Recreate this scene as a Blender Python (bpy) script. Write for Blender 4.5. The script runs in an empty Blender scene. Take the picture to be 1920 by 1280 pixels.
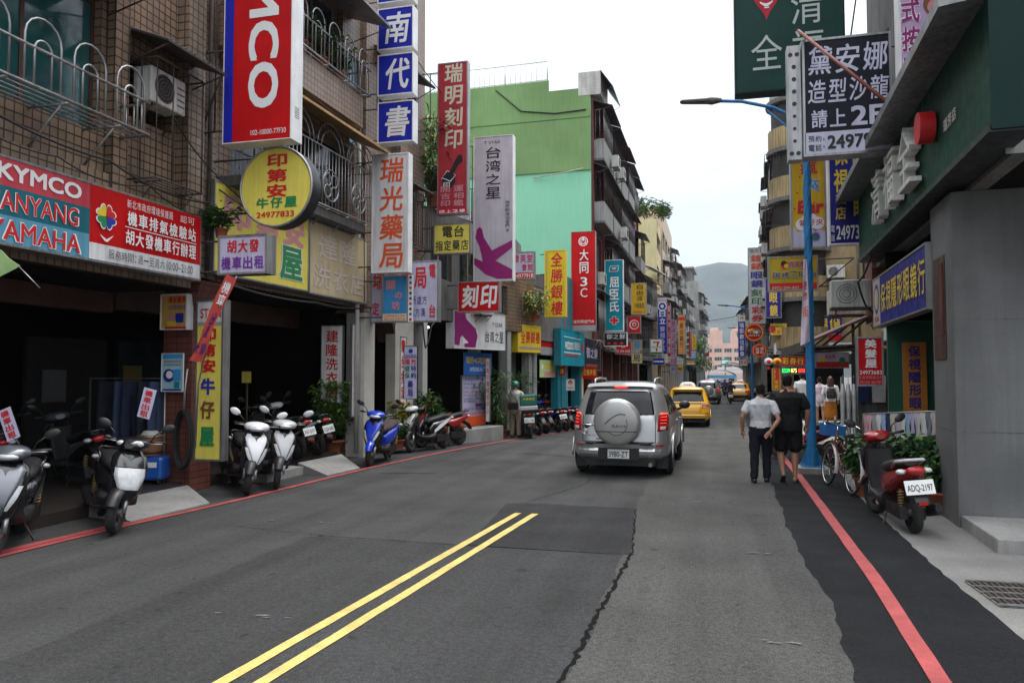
import bpy, bmesh, math, random
from mathutils import Vector, Matrix
R = math.radians
rnd = random.Random(7)
SC = bpy.context.scene
COL = SC.collection

# ------------------------------------------------------------------ camera, world, sun, exposure
cam_d = bpy.data.cameras.new("camera")
cam = bpy.data.objects.new("camera", cam_d)
COL.objects.link(cam)
cam_d.sensor_width = 36.0
cam_d.lens = 36.0 * 1400 / 1920
cam_d.clip_start = 0.05
cam_d.clip_end = 9000
cam.location = (0, 0, 1.8)
cam.rotation_euler = (R(90) + math.atan(63 / 1400), 0, math.atan(360 / 1400))
SC.camera = cam
SC.view_settings.view_transform = "Standard"
SC.view_settings.look = "None"
SC.view_settings.exposure = 0.42
SC.view_settings.gamma = 1.0
SC.cycles.use_denoising = True
SC.cycles.max_bounces = 7
SC.cycles.diffuse_bounces = 3
SC.cycles.glossy_bounces = 3
SC.cycles.transparent_max_bounces = 6
SC.cycles.volume_bounces = 0

SUN_EL, SUN_AZ = 74.0, 40.0
world = bpy.data.worlds.new("World")
SC.world = world
world.use_nodes = True
wn, wl = world.node_tree.nodes, world.node_tree.links
wn.clear()
w_out = wn.new("ShaderNodeOutputWorld")
w_sky = wn.new("ShaderNodeTexSky")
w_sky.sky_type = "NISHITA"
w_sky.sun_disc = False
w_sky.sun_elevation = R(SUN_EL)
w_sky.sun_rotation = R(SUN_AZ)
w_bg = wn.new("ShaderNodeBackground")
w_bg.inputs[1].default_value = 0.05
wl.new(w_sky.outputs[0], w_bg.inputs[0])
w_tc = wn.new("ShaderNodeTexCoord")
w_sep = wn.new("ShaderNodeSeparateXYZ")
wl.new(w_tc.outputs["Generated"], w_sep.inputs[0])
w_map = wn.new("ShaderNodeMapping")
w_map.inputs["Scale"].default_value = (1.6, 1.6, 4.5)
wl.new(w_tc.outputs["Generated"], w_map.inputs[0])
w_noise = wn.new("ShaderNodeTexNoise")
w_noise.inputs["Scale"].default_value = 2.2
w_noise.inputs["Detail"].default_value = 7
w_noise.inputs["Roughness"].default_value = 0.55
wl.new(w_map.outputs[0], w_noise.inputs["Vector"])
w_ramp = wn.new("ShaderNodeValToRGB")          # radiance of the overcast by height
cr = w_ramp.color_ramp
cr.elements[0].position = 0.0
cr.elements[0].color = (0.110, 0.118, 0.128, 1)
cr.elements[1].position = 1.0
cr.elements[1].color = (0.95, 0.96, 0.97, 1)
for p, c in ((0.14, (0.15, 0.156, 0.165)), (0.24, (0.203, 0.208, 0.215)), (0.40, (0.29, 0.293, 0.298)), (0.6, (0.47, 0.475, 0.48))):
    e = cr.elements.new(p)
    e.color = (*c, 1)
wl.new(w_sep.outputs[2], w_ramp.inputs[0])
w_mr = wn.new("ShaderNodeMapRange")
w_mr.inputs[1].default_value = 0.3
w_mr.inputs[2].default_value = 0.7
w_mr.inputs[3].default_value = 0.74
w_mr.inputs[4].default_value = 1.22
wl.new(w_noise.outputs[0], w_mr.inputs[0])
w_mul = wn.new("ShaderNodeMix")
w_mul.data_type = "RGBA"
w_mul.blend_type = "MULTIPLY"
w_mul.inputs[0].default_value = 1.0
wl.new(w_ramp.outputs[0], w_mul.inputs[6])
wl.new(w_mr.outputs[0], w_mul.inputs[7])
w_bg2 = wn.new("ShaderNodeBackground")
w_bg2.inputs[1].default_value = 3.0
wl.new(w_mul.outputs[2], w_bg2.inputs[0])
w_add = wn.new("ShaderNodeAddShader")
wl.new(w_bg.outputs[0], w_add.inputs[0])
wl.new(w_bg2.outputs[0], w_add.inputs[1])
wl.new(w_add.outputs[0], w_out.inputs[0])

sun_d = bpy.data.lights.new("sun", "SUN")
sun_d.energy = 1.5
sun_d.angle = R(25)
sun_d.color = (1.0, 0.97, 0.92)
sun = bpy.data.objects.new("sun", sun_d)
COL.objects.link(sun)
sun.rotation_euler = (R(90 - SUN_EL), 0, R(180 - SUN_AZ))

# ------------------------------------------------------------------ ground profile and small helpers
def smooth(t):
    t = max(0.0, min(1.0, t))
    return t * t * (3 - 2 * t)

def gz(y):                                      # the road dips a little beyond the parked scooters
    return -0.25 * smooth((y - 15) / 16.0)

def tag(o, label=None, cat=None, group=None, kind=None):
    if label: o["label"] = label
    if cat: o["category"] = cat
    if group: o["group"] = group
    if kind: o["kind"] = kind
    return o

def thing(name, label, cat, loc=(0, 0, 0), rz=0.0, group=None):
    o = bpy.data.objects.new(name, None)
    COL.objects.link(o)
    o.location = loc
    o.rotation_euler = (0, 0, rz)
    o.empty_display_size = 0.2
    return tag(o, label, cat, group)

# ------------------------------------------------------------------ materials (all node based)
_mats = {}
def mat(name, color, rough=0.5, metal=0.0, var=0.12, scale=2.5, bump=0.0, bscale=40.0, streak=0.0, spec=0.5, coat=0.0, emit=0.0, speck=0.0):
    if name in _mats:
        return _mats[name]
    m = bpy.data.materials.new(name)
    m.use_nodes = True
    n, l = m.node_tree.nodes, m.node_tree.links
    b = n["Principled BSDF"]
    b.inputs["Roughness"].default_value = rough
    b.inputs["Metallic"].default_value = metal
    b.inputs["Specular IOR Level"].default_value = spec
    b.inputs["Coat Weight"].default_value = coat
    b.inputs["Coat Roughness"].default_value = 0.06
    tc = n.new("ShaderNodeTexCoord")
    src = None
    def mul(prev, fac_socket):
        x = n.new("ShaderNodeMix")
        x.data_type = "RGBA"
        x.blend_type = "MULTIPLY"
        x.inputs[0].default_value = 1
        if prev is None:
            x.inputs[6].default_value = (*color, 1)
        else:
            l.new(prev, x.inputs[6])
        l.new(fac_socket, x.inputs[7])
        return x.outputs[2]
    def noise(sc, detail, lo, hi, vec=None, a=0.3, c=0.7):
        t = n.new("ShaderNodeTexNoise")
        t.inputs["Scale"].default_value = sc
        t.inputs["Detail"].default_value = detail
        l.new(vec or tc.outputs["Object"], t.inputs["Vector"])
        r = n.new("ShaderNodeMapRange")
        r.inputs[1].default_value = a
        r.inputs[2].default_value = c
        r.inputs[3].default_value = lo
        r.inputs[4].default_value = hi
        l.new(t.outputs[0], r.inputs[0])
        return r.outputs[0]
    if var:
        src = mul(src, noise(scale, 5, 1 - var, 1 + var))
    if streak:
        mp = n.new("ShaderNodeMapping")
        mp.inputs["Scale"].default_value = (9, 9, 0.5)
        l.new(tc.outputs["Object"], mp.inputs[0])
        src = mul(src, noise(1.6, 6, 1 - streak, 1.03, mp.outputs[0], 0.36, 0.55))
    if speck:
        src = mul(src, noise(160, 2, 1 - speck, 1 + speck, None, 0.35, 0.65))
    if src is None:
        b.inputs["Base Color"].default_value = (*color, 1)
    else:
        l.new(src, b.inputs["Base Color"])
    if rough < 0.9 and var:
        l.new(noise(scale * 3, 4, max(0.02, rough - 0.08), min(1, rough + 0.1)), b.inputs["Roughness"])
    if bump:
        t = n.new("ShaderNodeTexNoise")
        t.inputs["Scale"].default_value = bscale
        t.inputs["Detail"].default_value = 5
        l.new(tc.outputs["Object"], t.inputs["Vector"])
        bp = n.new("ShaderNodeBump")
        bp.inputs["Strength"].default_value = bump
        bp.inputs["Distance"].default_value = 0.01
        l.new(t.outputs[0], bp.inputs["Height"])
        l.new(bp.outputs[0], b.inputs["Normal"])
    if emit:
        b.inputs["Emission Color"].default_value = (*color, 1)
        b.inputs["Emission Strength"].default_value = emit
    _mats[name] = m
    return m

def tile_mat(name, c1, c2, mortar, w, h, ms=0.012, rough=0.45, offset=0.0, stain=0.35):
    if name in _mats:
        return _mats[name]
    m = bpy.data.materials.new(name)
    m.use_nodes = True
    n, l = m.node_tree.nodes, m.node_tree.links
    b = n["Principled BSDF"]
    b.inputs["Roughness"].default_value = rough
    tc = n.new("ShaderNodeTexCoord")
    br = n.new("ShaderNodeTexBrick")
    br.offset = offset
    br.inputs["Color1"].default_value = (*c1, 1)
    br.inputs["Color2"].default_value = (*c2, 1)
    br.inputs["Mortar"].default_value = (*mortar, 1)
    br.inputs["Scale"].default_value = 1.0
    br.inputs["Mortar Size"].default_value = ms
    br.inputs["Mortar Smooth"].default_value = 0.2
    br.inputs["Brick Width"].default_value = w
    br.inputs["Row Height"].default_value = h
    l.new(tc.outputs["UV"], br.inputs["Vector"])
    t = n.new("ShaderNodeTexNoise")
    t.inputs["Scale"].default_value = 1.3
    t.inputs["Detail"].default_value = 8
    t.inputs["Roughness"].default_value = 0.65
    mp = n.new("ShaderNodeMapping")
    mp.inputs["Scale"].default_value = (1.6, 0.45, 1)
    l.new(tc.outputs["UV"], mp.inputs[0])
    l.new(mp.outputs[0], t.inputs["Vector"])
    r = n.new("ShaderNodeMapRange")
    r.inputs[1].default_value = 0.32
    r.inputs[2].default_value = 0.6
    r.inputs[3].default_value = 1 - stain
    r.inputs[4].default_value = 1.06
    l.new(t.outputs[0], r.inputs[0])
    x = n.new("ShaderNodeMix")
    x.data_type = "RGBA"
    x.blend_type = "MULTIPLY"
    x.inputs[0].default_value = 1
    l.new(br.outputs[0], x.inputs[6])
    l.new(r.outputs[0], x.inputs[7])
    l.new(x.outputs[2], b.inputs["Base Color"])
    bp = n.new("ShaderNodeBump")
    bp.inputs["Strength"].default_value = 0.5
    bp.inputs["Distance"].default_value = 0.006
    bp.invert = True
    l.new(br.outputs["Fac"], bp.inputs["Height"])
    l.new(bp.outputs[0], b.inputs["Normal"])
    _mats[name] = m
    return m

def leaf_mat(name, c):
    m = mat(name, c, 0.5, var=0.45, scale=9, spec=0.35)
    b = m.node_tree.nodes["Principled BSDF"]
    b.inputs["Subsurface Weight"].default_value = 0.0
    return m

# ------------------------------------------------------------------ mesh collector
_txt_cu = bpy.data.curves.new("glyphs", "FONT")
_txt_ob = bpy.data.objects.new("glyphs", _txt_cu)
_txt_cu.resolution_u = 3
_gl = {}
def glyph(s, bold):
    """outline of a string; heavier weights are shifted copies, each a hair further forward"""
    k = (s, round(bold, 4))
    if k not in _gl:
        _txt_cu.body = s
        m = _txt_ob.to_mesh()
        v0 = [(p.co.x, p.co.y) for p in m.vertices] or [(0, 0)]
        f0 = [tuple(p.vertices) for p in m.polygons]
        _txt_ob.to_mesh_clear()
        d = bold * .5
        sh = [(0, 0)] if bold < .012 else [(d, d), (-d, d), (d, -d), (-d, -d)]
        v, f = [], []
        for c, (a, b) in enumerate(sh):
            o = len(v)
            v += [(x + a, y + b, c) for x, y in v0]
            f += [tuple(o + q for q in g) for g in f0]
        xs, ys = [p[0] for p in v], [p[1] for p in v]
        _gl[k] = (v, f, (min(xs), max(xs), min(ys), max(ys)))
    return _gl[k]

class MB:
    def __init__(s, M=None):
        s.v, s.f, s.mi, s.sm, s.mats, s.M = [], [], [], [], [], M
    def idx(s, m):
        if m not in s.mats:
            s.mats.append(m)
        return s.mats.index(m)
    def add(s, vs, fs, m, smooth=False, M=None):
        o = len(s.v)
        if M is not None:
            vs = [M @ Vector(p) for p in vs]
        s.v.extend(tuple(p) for p in vs)
        i = s.idx(m)
        for f in fs:
            s.f.append(tuple(o + k for k in f))
            s.mi.append(i)
            s.sm.append(smooth)
        return s
    def box(s, x0, x1, y0, y1, z0, z1, m, M=None):
        vs = [(x0, y0, z0), (x1, y0, z0), (x1, y1, z0), (x0, y1, z0), (x0, y0, z1), (x1, y0, z1), (x1, y1, z1), (x0, y1, z1)]
        return s.add(vs, [(0, 3, 2, 1), (4, 5, 6, 7), (0, 1, 5, 4), (1, 2, 6, 5), (2, 3, 7, 6), (3, 0, 4, 7)], m, False, M)
    def bbox(s, x0, x1, y0, y1, z0, z1, m, b=0.01, M=None):      # box with its edges eased
        bm = bmesh.new()
        bmesh.ops.create_cube(bm, size=1)
        for v in bm.verts:
            v.co = ((x0 + x1) / 2 + v.co.x * (x1 - x0), (y0 + y1) / 2 + v.co.y * (y1 - y0), (z0 + z1) / 2 + v.co.z * (z1 - z0))
        bmesh.ops.bevel(bm, geom=bm.edges[:], offset=b, segments=2, affect="EDGES", profile=0.5)
        bm.verts.index_update()
        s.add([v.co[:] for v in bm.verts], [[v.index for v in f.verts] for f in bm.faces], m, False, M)
        bm.free()
        return s
    def cyl(s, p0, p1, r0, r1=None, seg=10, m=None, caps=True, smooth=True, M=None):
        r1 = r0 if r1 is None else r1
        p0, p1 = Vector(p0), Vector(p1)
        d = (p1 - p0).normalized()
        a = d.orthogonal().normalized()
        b = d.cross(a)
        vs, fs = [], []
        for p, r in ((p0, r0), (p1, r1)):
            for i in range(seg):
                t = 2 * math.pi * i / seg
                vs.append(p + a * (r * math.cos(t)) + b * (r * math.sin(t)))
        for i in range(seg):
            j = (i + 1) % seg
            fs.append((i, j, seg + j, seg + i))
        s.add(vs, fs, m, smooth, M)
        if caps:
            s.add(vs, [tuple(range(seg))[::-1], tuple(range(seg, 2 * seg))], m, False, M)
        return s
    def tube(s, pts, r, seg=6, m=None, M=None, taper=None):
        pts = [Vector(p) for p in pts]
        vs, fs = [], []
        up = None
        for i, p in enumerate(pts):
            d = (pts[min(i + 1, len(pts) - 1)] - pts[max(i - 1, 0)]).normalized()
            a = d.orthogonal().normalized() if up is None else (up - d * up.dot(d)).normalized()
            up = a
            b = d.cross(a)
            rr = r if taper is None else r + (taper - r) * i / (len(pts) - 1)
            for k in range(seg):
                t = 2 * math.pi * k / seg
                vs.append(p + a * (rr * math.cos(t)) + b * (rr * math.sin(t)))
        for i in range(len(pts) - 1):
            for k in range(seg):
                j = (k + 1) % seg
                fs.append((i * seg + k, i * seg + j, (i + 1) * seg + j, (i + 1) * seg + k))
        fs.append(tuple(range(seg))[::-1])
        fs.append(tuple(range((len(pts) - 1) * seg, len(pts) * seg)))
        return s.add(vs, fs, m, True, M)
    def loft(s, rings, m, caps=True, smooth=True, closed=True, M=None):
        k = len(rings[0])
        vs = [p for r in rings for p in r]
        fs = []
        for i in range(len(rings) - 1):
            for j in range(k if closed else k - 1):
                q = (j + 1) % k
                fs.append((i * k + j, i * k + q, (i + 1) * k + q, (i + 1) * k + j))
        s.add(vs, fs, m, smooth, M)
        if caps:
            s.add(vs, [tuple(range(k))[::-1], tuple(range((len(rings) - 1) * k, len(rings) * k))], m, False, M)
        return s
    def ell(s, c, rx, ry, rz, m, seg=14, rows=9, M=None, z0=-1.0, z1=1.0):
        rings = []
        a0, a1 = math.asin(z0), math.asin(z1)
        for i in range(rows):
            t = a0 + (a1 - a0) * i / (rows - 1)
            q = max(math.cos(t), 0.02)
            rings.append([(c[0] + rx * q * math.cos(2 * math.pi * j / seg), c[1] + ry * q * math.sin(2 * math.pi * j / seg), c[2] + rz * math.sin(t)) for j in range(seg)])
        return s.loft(rings, m, True, True, True, M)
    def poly(s, pts, m, M=None):
        return s.add(pts, [tuple(range(len(pts)))], m, False, M)
    def prism(s, pts, off, m, M=None):
        off = Vector(off)
        a = [Vector(p) for p in pts]
        k = len(a)
        fs = [tuple(range(k))[::-1], tuple(range(k, 2 * k))] + [(i, (i + 1) % k, k + (i + 1) % k, k + i) for i in range(k)]
        return s.add(a + [p + off for p in a], fs, m, False, M)
    def torus(s, c, axis, R0, r, m, seg=28, rs=10, M=None, sq=1.0):
        axis = Vector(axis).normalized()
        a = axis.orthogonal().normalized()
        b = axis.cross(a)
        c = Vector(c)
        vs, fs = [], []
        for i in range(seg):
            t = 2 * math.pi * i / seg
            d = a * math.cos(t) + b * math.sin(t)
            for k in range(rs):
                u = 2 * math.pi * k / rs
                vs.append(c + d * (R0 + r * math.cos(u)) + axis * (r * sq * math.sin(u)))
        for i in range(seg):
            for k in range(rs):
                fs.append((i * rs + k, ((i + 1) % seg) * rs + k, ((i + 1) % seg) * rs + (k + 1) % rs, i * rs + (k + 1) % rs))
        return s.add(vs, fs, m, True, M)
    def text(s, st, x0, x1, z0, z1, m, y=-0.004, bold=0.02, M=None, shear=0.0):   # one string fitted to a box in the local X-Z plane
        v, f, (a0, a1, b0, b1) = glyph(st, bold)
        if not f:
            return s
        sx, sz = (x1 - x0) / max(1e-6, a1 - a0), (z1 - z0) / max(1e-6, b1 - b0)
        return s.add([(x0 + (p - a0) * sx + shear * (q - b0) * sz, y - .0003 * c, z0 + (q - b0) * sz) for p, q, c in v], f, m, False, M)
    def chars(s, st, x0, x1, z0, z1, m, way="h", y=-0.004, bold=0.02, fill=0.86, M=None, shear=0.0):
        n = len(st)
        for i, ch in enumerate(st):
            if ch == " ":
                continue
            if way == "h":
                a, b, c, d = x0 + (x1 - x0) * i / n, x0 + (x1 - x0) * (i + 1) / n, z0, z1
            else:
                a, b, c, d = x0, x1, z1 - (z1 - z0) * (i + 1) / n, z1 - (z1 - z0) * i / n
            w, h = (b - a) * fill, (d - c) * fill
            if ch in "一":
                h *= 0.16
            elif ch in "-之":
                h *= 0.9
            elif ch in ":~1I":
                w *= 0.45
            cx, cz = (a + b) / 2, (c + d) / 2
            s.text(ch, cx - w / 2, cx + w / 2, cz - h / 2, cz + h / 2, m, y, bold, M, shear)
        return s
    def build(s, name, parent=None, uv=False, kind=None, smooth_all=False):
        me = bpy.data.meshes.new(name)
        vs = s.v if s.M is None else [tuple(s.M @ Vector(p)) for p in s.v]
        me.from_pydata(vs, [], s.f)
        for m in s.mats:
            me.materials.append(m)
        me.polygons.foreach_set("material_index", s.mi)
        me.polygons.foreach_set("use_smooth", [True] * len(s.f) if smooth_all else s.sm)
        if uv:
            me.update()
            ul = me.uv_layers.new(name="UVMap")
            for p in me.polygons:
                nx, ny, nz = (abs(q) for q in p.normal)
                for li in p.loop_indices:
                    c = vs[me.loops[li].vertex_index]
                    if nz >= nx and nz >= ny:
                        t = (c[0], c[1])
                    elif nx > ny:
                        t = (c[1], c[2])
                    else:
                        t = (c[0], c[2])
                    ul.data[li].uv = t
        o = bpy.data.objects.new(name, me)
        COL.objects.link(o)
        if parent is not None:
            o.parent = parent
        if kind:
            o["kind"] = kind
        return o

def single(name, label, cat, loc, mb, group=None, rot=None, uv=False):
    """a thing that is one mesh"""
    o = mb.build(name, None, uv)
    o.location = loc
    if rot is not None:
        o.rotation_euler = rot
    return tag(o, label, cat, group)

def blocks(name, parent, boxes, m, uv=False):
    """like blocks, each a part of its own"""
    for b in boxes:
        part(name, parent, MB().box(*b, m), uv)

def part(name, parent, mb, uv=False, label=None):
    o = mb.build(name, parent, uv)
    if label:
        o["label"] = label
    return o

def rring(cx, cy, cz, rx, rz, n=16, p=2.5, axis="y", M=None):
    """superellipse ring; axis is the direction the ring faces"""
    out = []
    for i in range(n):
        t = 2 * math.pi * i / n
        c, q = math.cos(t), math.sin(t)
        a = rx * math.copysign(abs(c) ** (2 / p), c)
        b = rz * math.copysign(abs(q) ** (2 / p), q)
        out.append((cx + a, cy, cz + b) if axis == "y" else (cx + a, cy + b, cz) if axis == "z" else (cx, cy + a, cz + b))
    return out

# common materials
M_black = mat("black_plastic", (0.012, 0.012, 0.013), 0.45)
M_rubber = mat("tyre_rubber", (0.014, 0.014, 0.014), 0.8, var=0.3, scale=20)
M_chrome = mat("chrome", (0.75, 0.76, 0.78), 0.15, 1.0, var=0.05)
M_steel = mat("dull_steel", (0.38, 0.38, 0.38), 0.4, 0.8, streak=0.3)
M_iron = mat("rusty_iron", (0.06, 0.045, 0.038), 0.65, 0.3, var=0.4, scale=14)
M_white = mat("white_paint", (0.74, 0.74, 0.74), 0.35, streak=0.08)
M_cream = mat("cream_plate", (0.46, 0.445, 0.40), 0.5, streak=0.1)
M_glass = mat("dark_window_glass", (0.02, 0.03, 0.032), 0.06, var=0.2, spec=0.6)
M_tealglass = mat("teal_window_glass", (0.015, 0.075, 0.075), 0.06, var=0.2, spec=0.6)
M_blueglass = mat("blue_window_glass", (0.2, 0.42, 0.5), 0.08, var=0.1, spec=0.6)
M_carglass = mat("car_glass", (0.006, 0.007, 0.009), 0.04, var=0.0, spec=0.3)
M_lens = mat("lamp_lens", (0.52, 0.53, 0.54), 0.14, 0.1, var=0.15, scale=20, spec=0.8)
M_redlens = mat("red_lens", (0.35, 0.012, 0.012), 0.12, var=0.1)
M_redlamp = mat("lit_tail_lamp", (1.0, 0.035, 0.02), 0.3, var=0, emit=2.2)
M_orangelens = mat("amber_lens", (0.7, 0.2, 0.02), 0.15)
M_plate = mat("number_plate", (0.72, 0.72, 0.70), 0.35, var=0.05)
M_ink = mat("black_ink", (0.012, 0.012, 0.014), 0.5, var=0)
M_concrete = mat("concrete", (0.235, 0.23, 0.22), 0.85, var=0.25, scale=1.6, bump=0.25, streak=0.12, speck=0.12)
M_ac = mat("air_conditioner_white", (0.52, 0.52, 0.49), 0.5, streak=0.3)
M_dark = mat("dark_interior", (0.018, 0.016, 0.015), 0.7)
M_pot = mat("terracotta", (0.30, 0.085, 0.04), 0.75, var=0.25, scale=6)
M_soil = mat("soil", (0.02, 0.014, 0.01), 0.95)
M_stem = mat("plant_stem", (0.05, 0.055, 0.02), 0.7)
M_leaf = leaf_mat("leaf_green", (0.040, 0.105, 0.018))
M_leaf2 = leaf_mat("leaf_bright", (0.11, 0.2, 0.03))
M_leaf3 = leaf_mat("leaf_deep", (0.022, 0.065, 0.018))
M_yleaf = leaf_mat("leaf_yellow", (0.35, 0.27, 0.03))
def paint(name, c, rough=0.22, coat=0.6):
    return mat("paint_" + name, c, rough, 0.0, var=0.0, coat=coat)
def ink(name, c):
    return mat("ink_" + name, c, 0.45, var=0.04)
RED = ink("red", (0.56, 0.012, 0.014)); WHT = ink("white", (0.78, 0.78, 0.78)); YEL = ink("yellow", (0.72, 0.52, 0.03))
BLU = ink("blue", (0.02, 0.03, 0.33)); BLK = ink("black", (0.012, 0.012, 0.016)); GRN = ink("green", (0.012, 0.22, 0.07))
NAVY = ink("navy", (0.025, 0.02, 0.20)); PUR = ink("purple", (0.16, 0.03, 0.30)); ORG = ink("orange", (0.70, 0.09, 0.02)); GRY = ink("grey", (0.3, 0.3, 0.31))
MAG = ink("magenta", (0.27, 0.004, 0.15)); SKY = ink("sky", (0.05, 0.30, 0.62)); TEAL = ink("teal", (0.0, 0.23, 0.30)); CRM = ink("cream", (0.66, 0.6, 0.45)); BRN = ink("brown", (0.2, 0.07, 0.03)); LIL = ink("lilac", (0.50, 0.48, 0.66)); PINK = ink("pink", (0.62, 0.25, 0.28))
def face_mat(name, c, streak=0.14, rough=0.38):
    return mat("face_" + name, c, .5, var=0.12, scale=1.7, streak=min(.3, streak), spec=.2)
# ------------------------------------------------------------------ where a point seen in the photograph stands at a known distance
_yaw, _pit = math.atan(360 / 1400), math.atan(63 / 1400)
_fw = Vector((-math.sin(_yaw) * math.cos(_pit), math.cos(_yaw) * math.cos(_pit), math.sin(_pit)))
_rt = Vector((math.cos(_yaw), math.sin(_yaw), 0))
_up = _rt.cross(_fw)
def ray(px, py):
    return _fw + _rt * ((px - 960) / 1400) + _up * ((640 - py) / 1400)
def at(px, py, Y):
    d = ray(px, py)
    return Vector((0, 0, 1.8)) + d * (Y / d.y)
def atx(px, py, x):
    d = ray(px, py)
    return Vector((0, 0, 1.8)) + d * (x / d.x)
def gnd(px, py):
    d = ray(px, py)
    z = 0.0
    for _ in range(6):
        p = Vector((0, 0, 1.8)) + d * ((z - 1.8) / d.z)
        z = gz(p.y)
    return p

# ------------------------------------------------------------------ ground, road, markings
def interp(tab, y):
    for (y0, a), (y1, b) in zip(tab, tab[1:]):
        if y <= y1:
            return a + (b - a) * max(0.0, (y - y0) / (y1 - y0))
    return tab[-1][1]

def strip(name, ys, xl, xr, dz, m, jit=0.0, kind="structure", seed=1, nx=1):
    q = random.Random(seed)
    vs, fs = [], []
    for y in ys:
        a, b = xl(y) + q.uniform(-jit, jit), xr(y) + q.uniform(-jit, jit)
        for i in range(nx + 1):
            vs.append((a + (b - a) * i / nx, y, gz(y) + dz))
    k = nx + 1
    for j in range(len(ys) - 1):
        for i in range(nx):
            fs.append((j * k + i, j * k + i + 1, (j + 1) * k + i + 1, (j + 1) * k + i))
    mb = MB()
    mb.add(vs, fs, m)
    return mb.build(name, kind=kind)

def steps(a, b, d):
    n = max(1, int(round((b - a) / d)))
    return [a + (b - a) * i / n for i in range(n + 1)]

def asphalt(name, c, contrast=0.22, speck=0.35):
    if name in _mats:
        return _mats[name]
    m = mat(name, c, 0.86, var=contrast, scale=0.55, bump=0.55, bscale=95, speck=speck, spec=0.15)
    n, l = m.node_tree.nodes, m.node_tree.links
    b = n["Principled BSDF"]
    src = b.inputs["Base Color"].links[0].from_socket
    tc = n.new("ShaderNodeTexCoord")
    mp = n.new("ShaderNodeMapping")
    mp.inputs["Scale"].default_value = (2.4, 0.10, 1)
    l.new(tc.outputs["Object"], mp.inputs[0])
    t = n.new("ShaderNodeTexNoise")
    t.inputs["Scale"].default_value = 1.0
    t.inputs["Detail"].default_value = 4
    l.new(mp.outputs[0], t.inputs["Vector"])
    r = n.new("ShaderNodeMapRange")
    r.inputs[1].default_value, r.inputs[2].default_value = 0.3, 0.7
    r.inputs[3].default_value, r.inputs[4].default_value = 0.82, 1.16
    l.new(t.outputs[0], r.inputs[0])
    t2 = n.new("ShaderNodeTexNoise")                     # scattered oil spots and pale stones
    t2.inputs["Scale"].default_value = 7.0
    t2.inputs["Detail"].default_value = 3
    l.new(tc.outputs["Object"], t2.inputs["Vector"])
    r2 = n.new("ShaderNodeMapRange")
    r2.inputs[1].default_value, r2.inputs[2].default_value = 0.24, 0.36
    r2.inputs[3].default_value, r2.inputs[4].default_value = 0.5, 1.0
    l.new(t2.outputs[0], r2.inputs[0])
    v = n.new("ShaderNodeTexVoronoi")
    v.inputs["Scale"].default_value = 30
    l.new(tc.outputs["Object"], v.inputs["Vector"])
    r3 = n.new("ShaderNodeMapRange")
    r3.inputs[1].default_value, r3.inputs[2].default_value = 0.05, 0.13
    r3.inputs[3].default_value, r3.inputs[4].default_value = 1.9, 1.0
    l.new(v.outputs["Distance"], r3.inputs[0])
    t4 = n.new("ShaderNodeTexNoise")
    t4.inputs["Scale"].default_value = 24.0
    t4.inputs["Detail"].default_value = 6
    t4.inputs["Roughness"].default_value = 0.75
    l.new(tc.outputs["Object"], t4.inputs["Vector"])
    r4 = n.new("ShaderNodeMapRange")
    r4.inputs[1].default_value, r4.inputs[2].default_value = 0.32, 0.68
    r4.inputs[3].default_value, r4.inputs[4].default_value = 0.70, 1.32
    l.new(t4.outputs[0], r4.inputs[0])
    for k in (r, r2, r3, r4):
        x = n.new("ShaderNodeMix")
        x.data_type = "RGBA"
        x.blend_type = "MULTIPLY"
        x.inputs[0].default_value = 1
        l.new(src, x.inputs[6])
        l.new(k.outputs[0], x.inputs[7])
        src = x.outputs[2]
    l.new(src, b.inputs["Base Color"])
    return m

A_road = asphalt("asphalt", (0.050, 0.050, 0.0495), 0.24, 0.5)
A_new = asphalt("asphalt_new", (0.0115, 0.0115, 0.013), 0.25, 0.5)
A_worn = asphalt("asphalt_worn", (0.061, 0.060, 0.057), 0.2, 0.5)
A_patch = asphalt("asphalt_patch", (0.027, 0.027, 0.028), 0.16, 0.4)
A_patch2 = asphalt("asphalt_patch_grey", (0.039, 0.039, 0.039), 0.16, 0.4)
A_crack = mat("crack_filler", (0.007, 0.007, 0.007), 0.95, spec=.1)
A_red = mat("kerb_red_paint", (0.33, 0.055, 0.055), 0.7, var=0.22, scale=5, bump=0.3, bscale=95, speck=0.35)
A_yel = mat("road_yellow_paint", (0.54, 0.40, 0.12), 0.7, var=0.2, scale=5, bump=0.3, bscale=95, speck=0.35)
A_gut = mat("gutter_concrete", (0.175, 0.17, 0.16), 0.9, var=0.25, scale=1.2, bump=0.4, bscale=50, speck=0.3)
A_ground = mat("ground_dust", (0.10, 0.10, 0.095), 0.95, var=0.2, scale=0.4)

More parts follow.
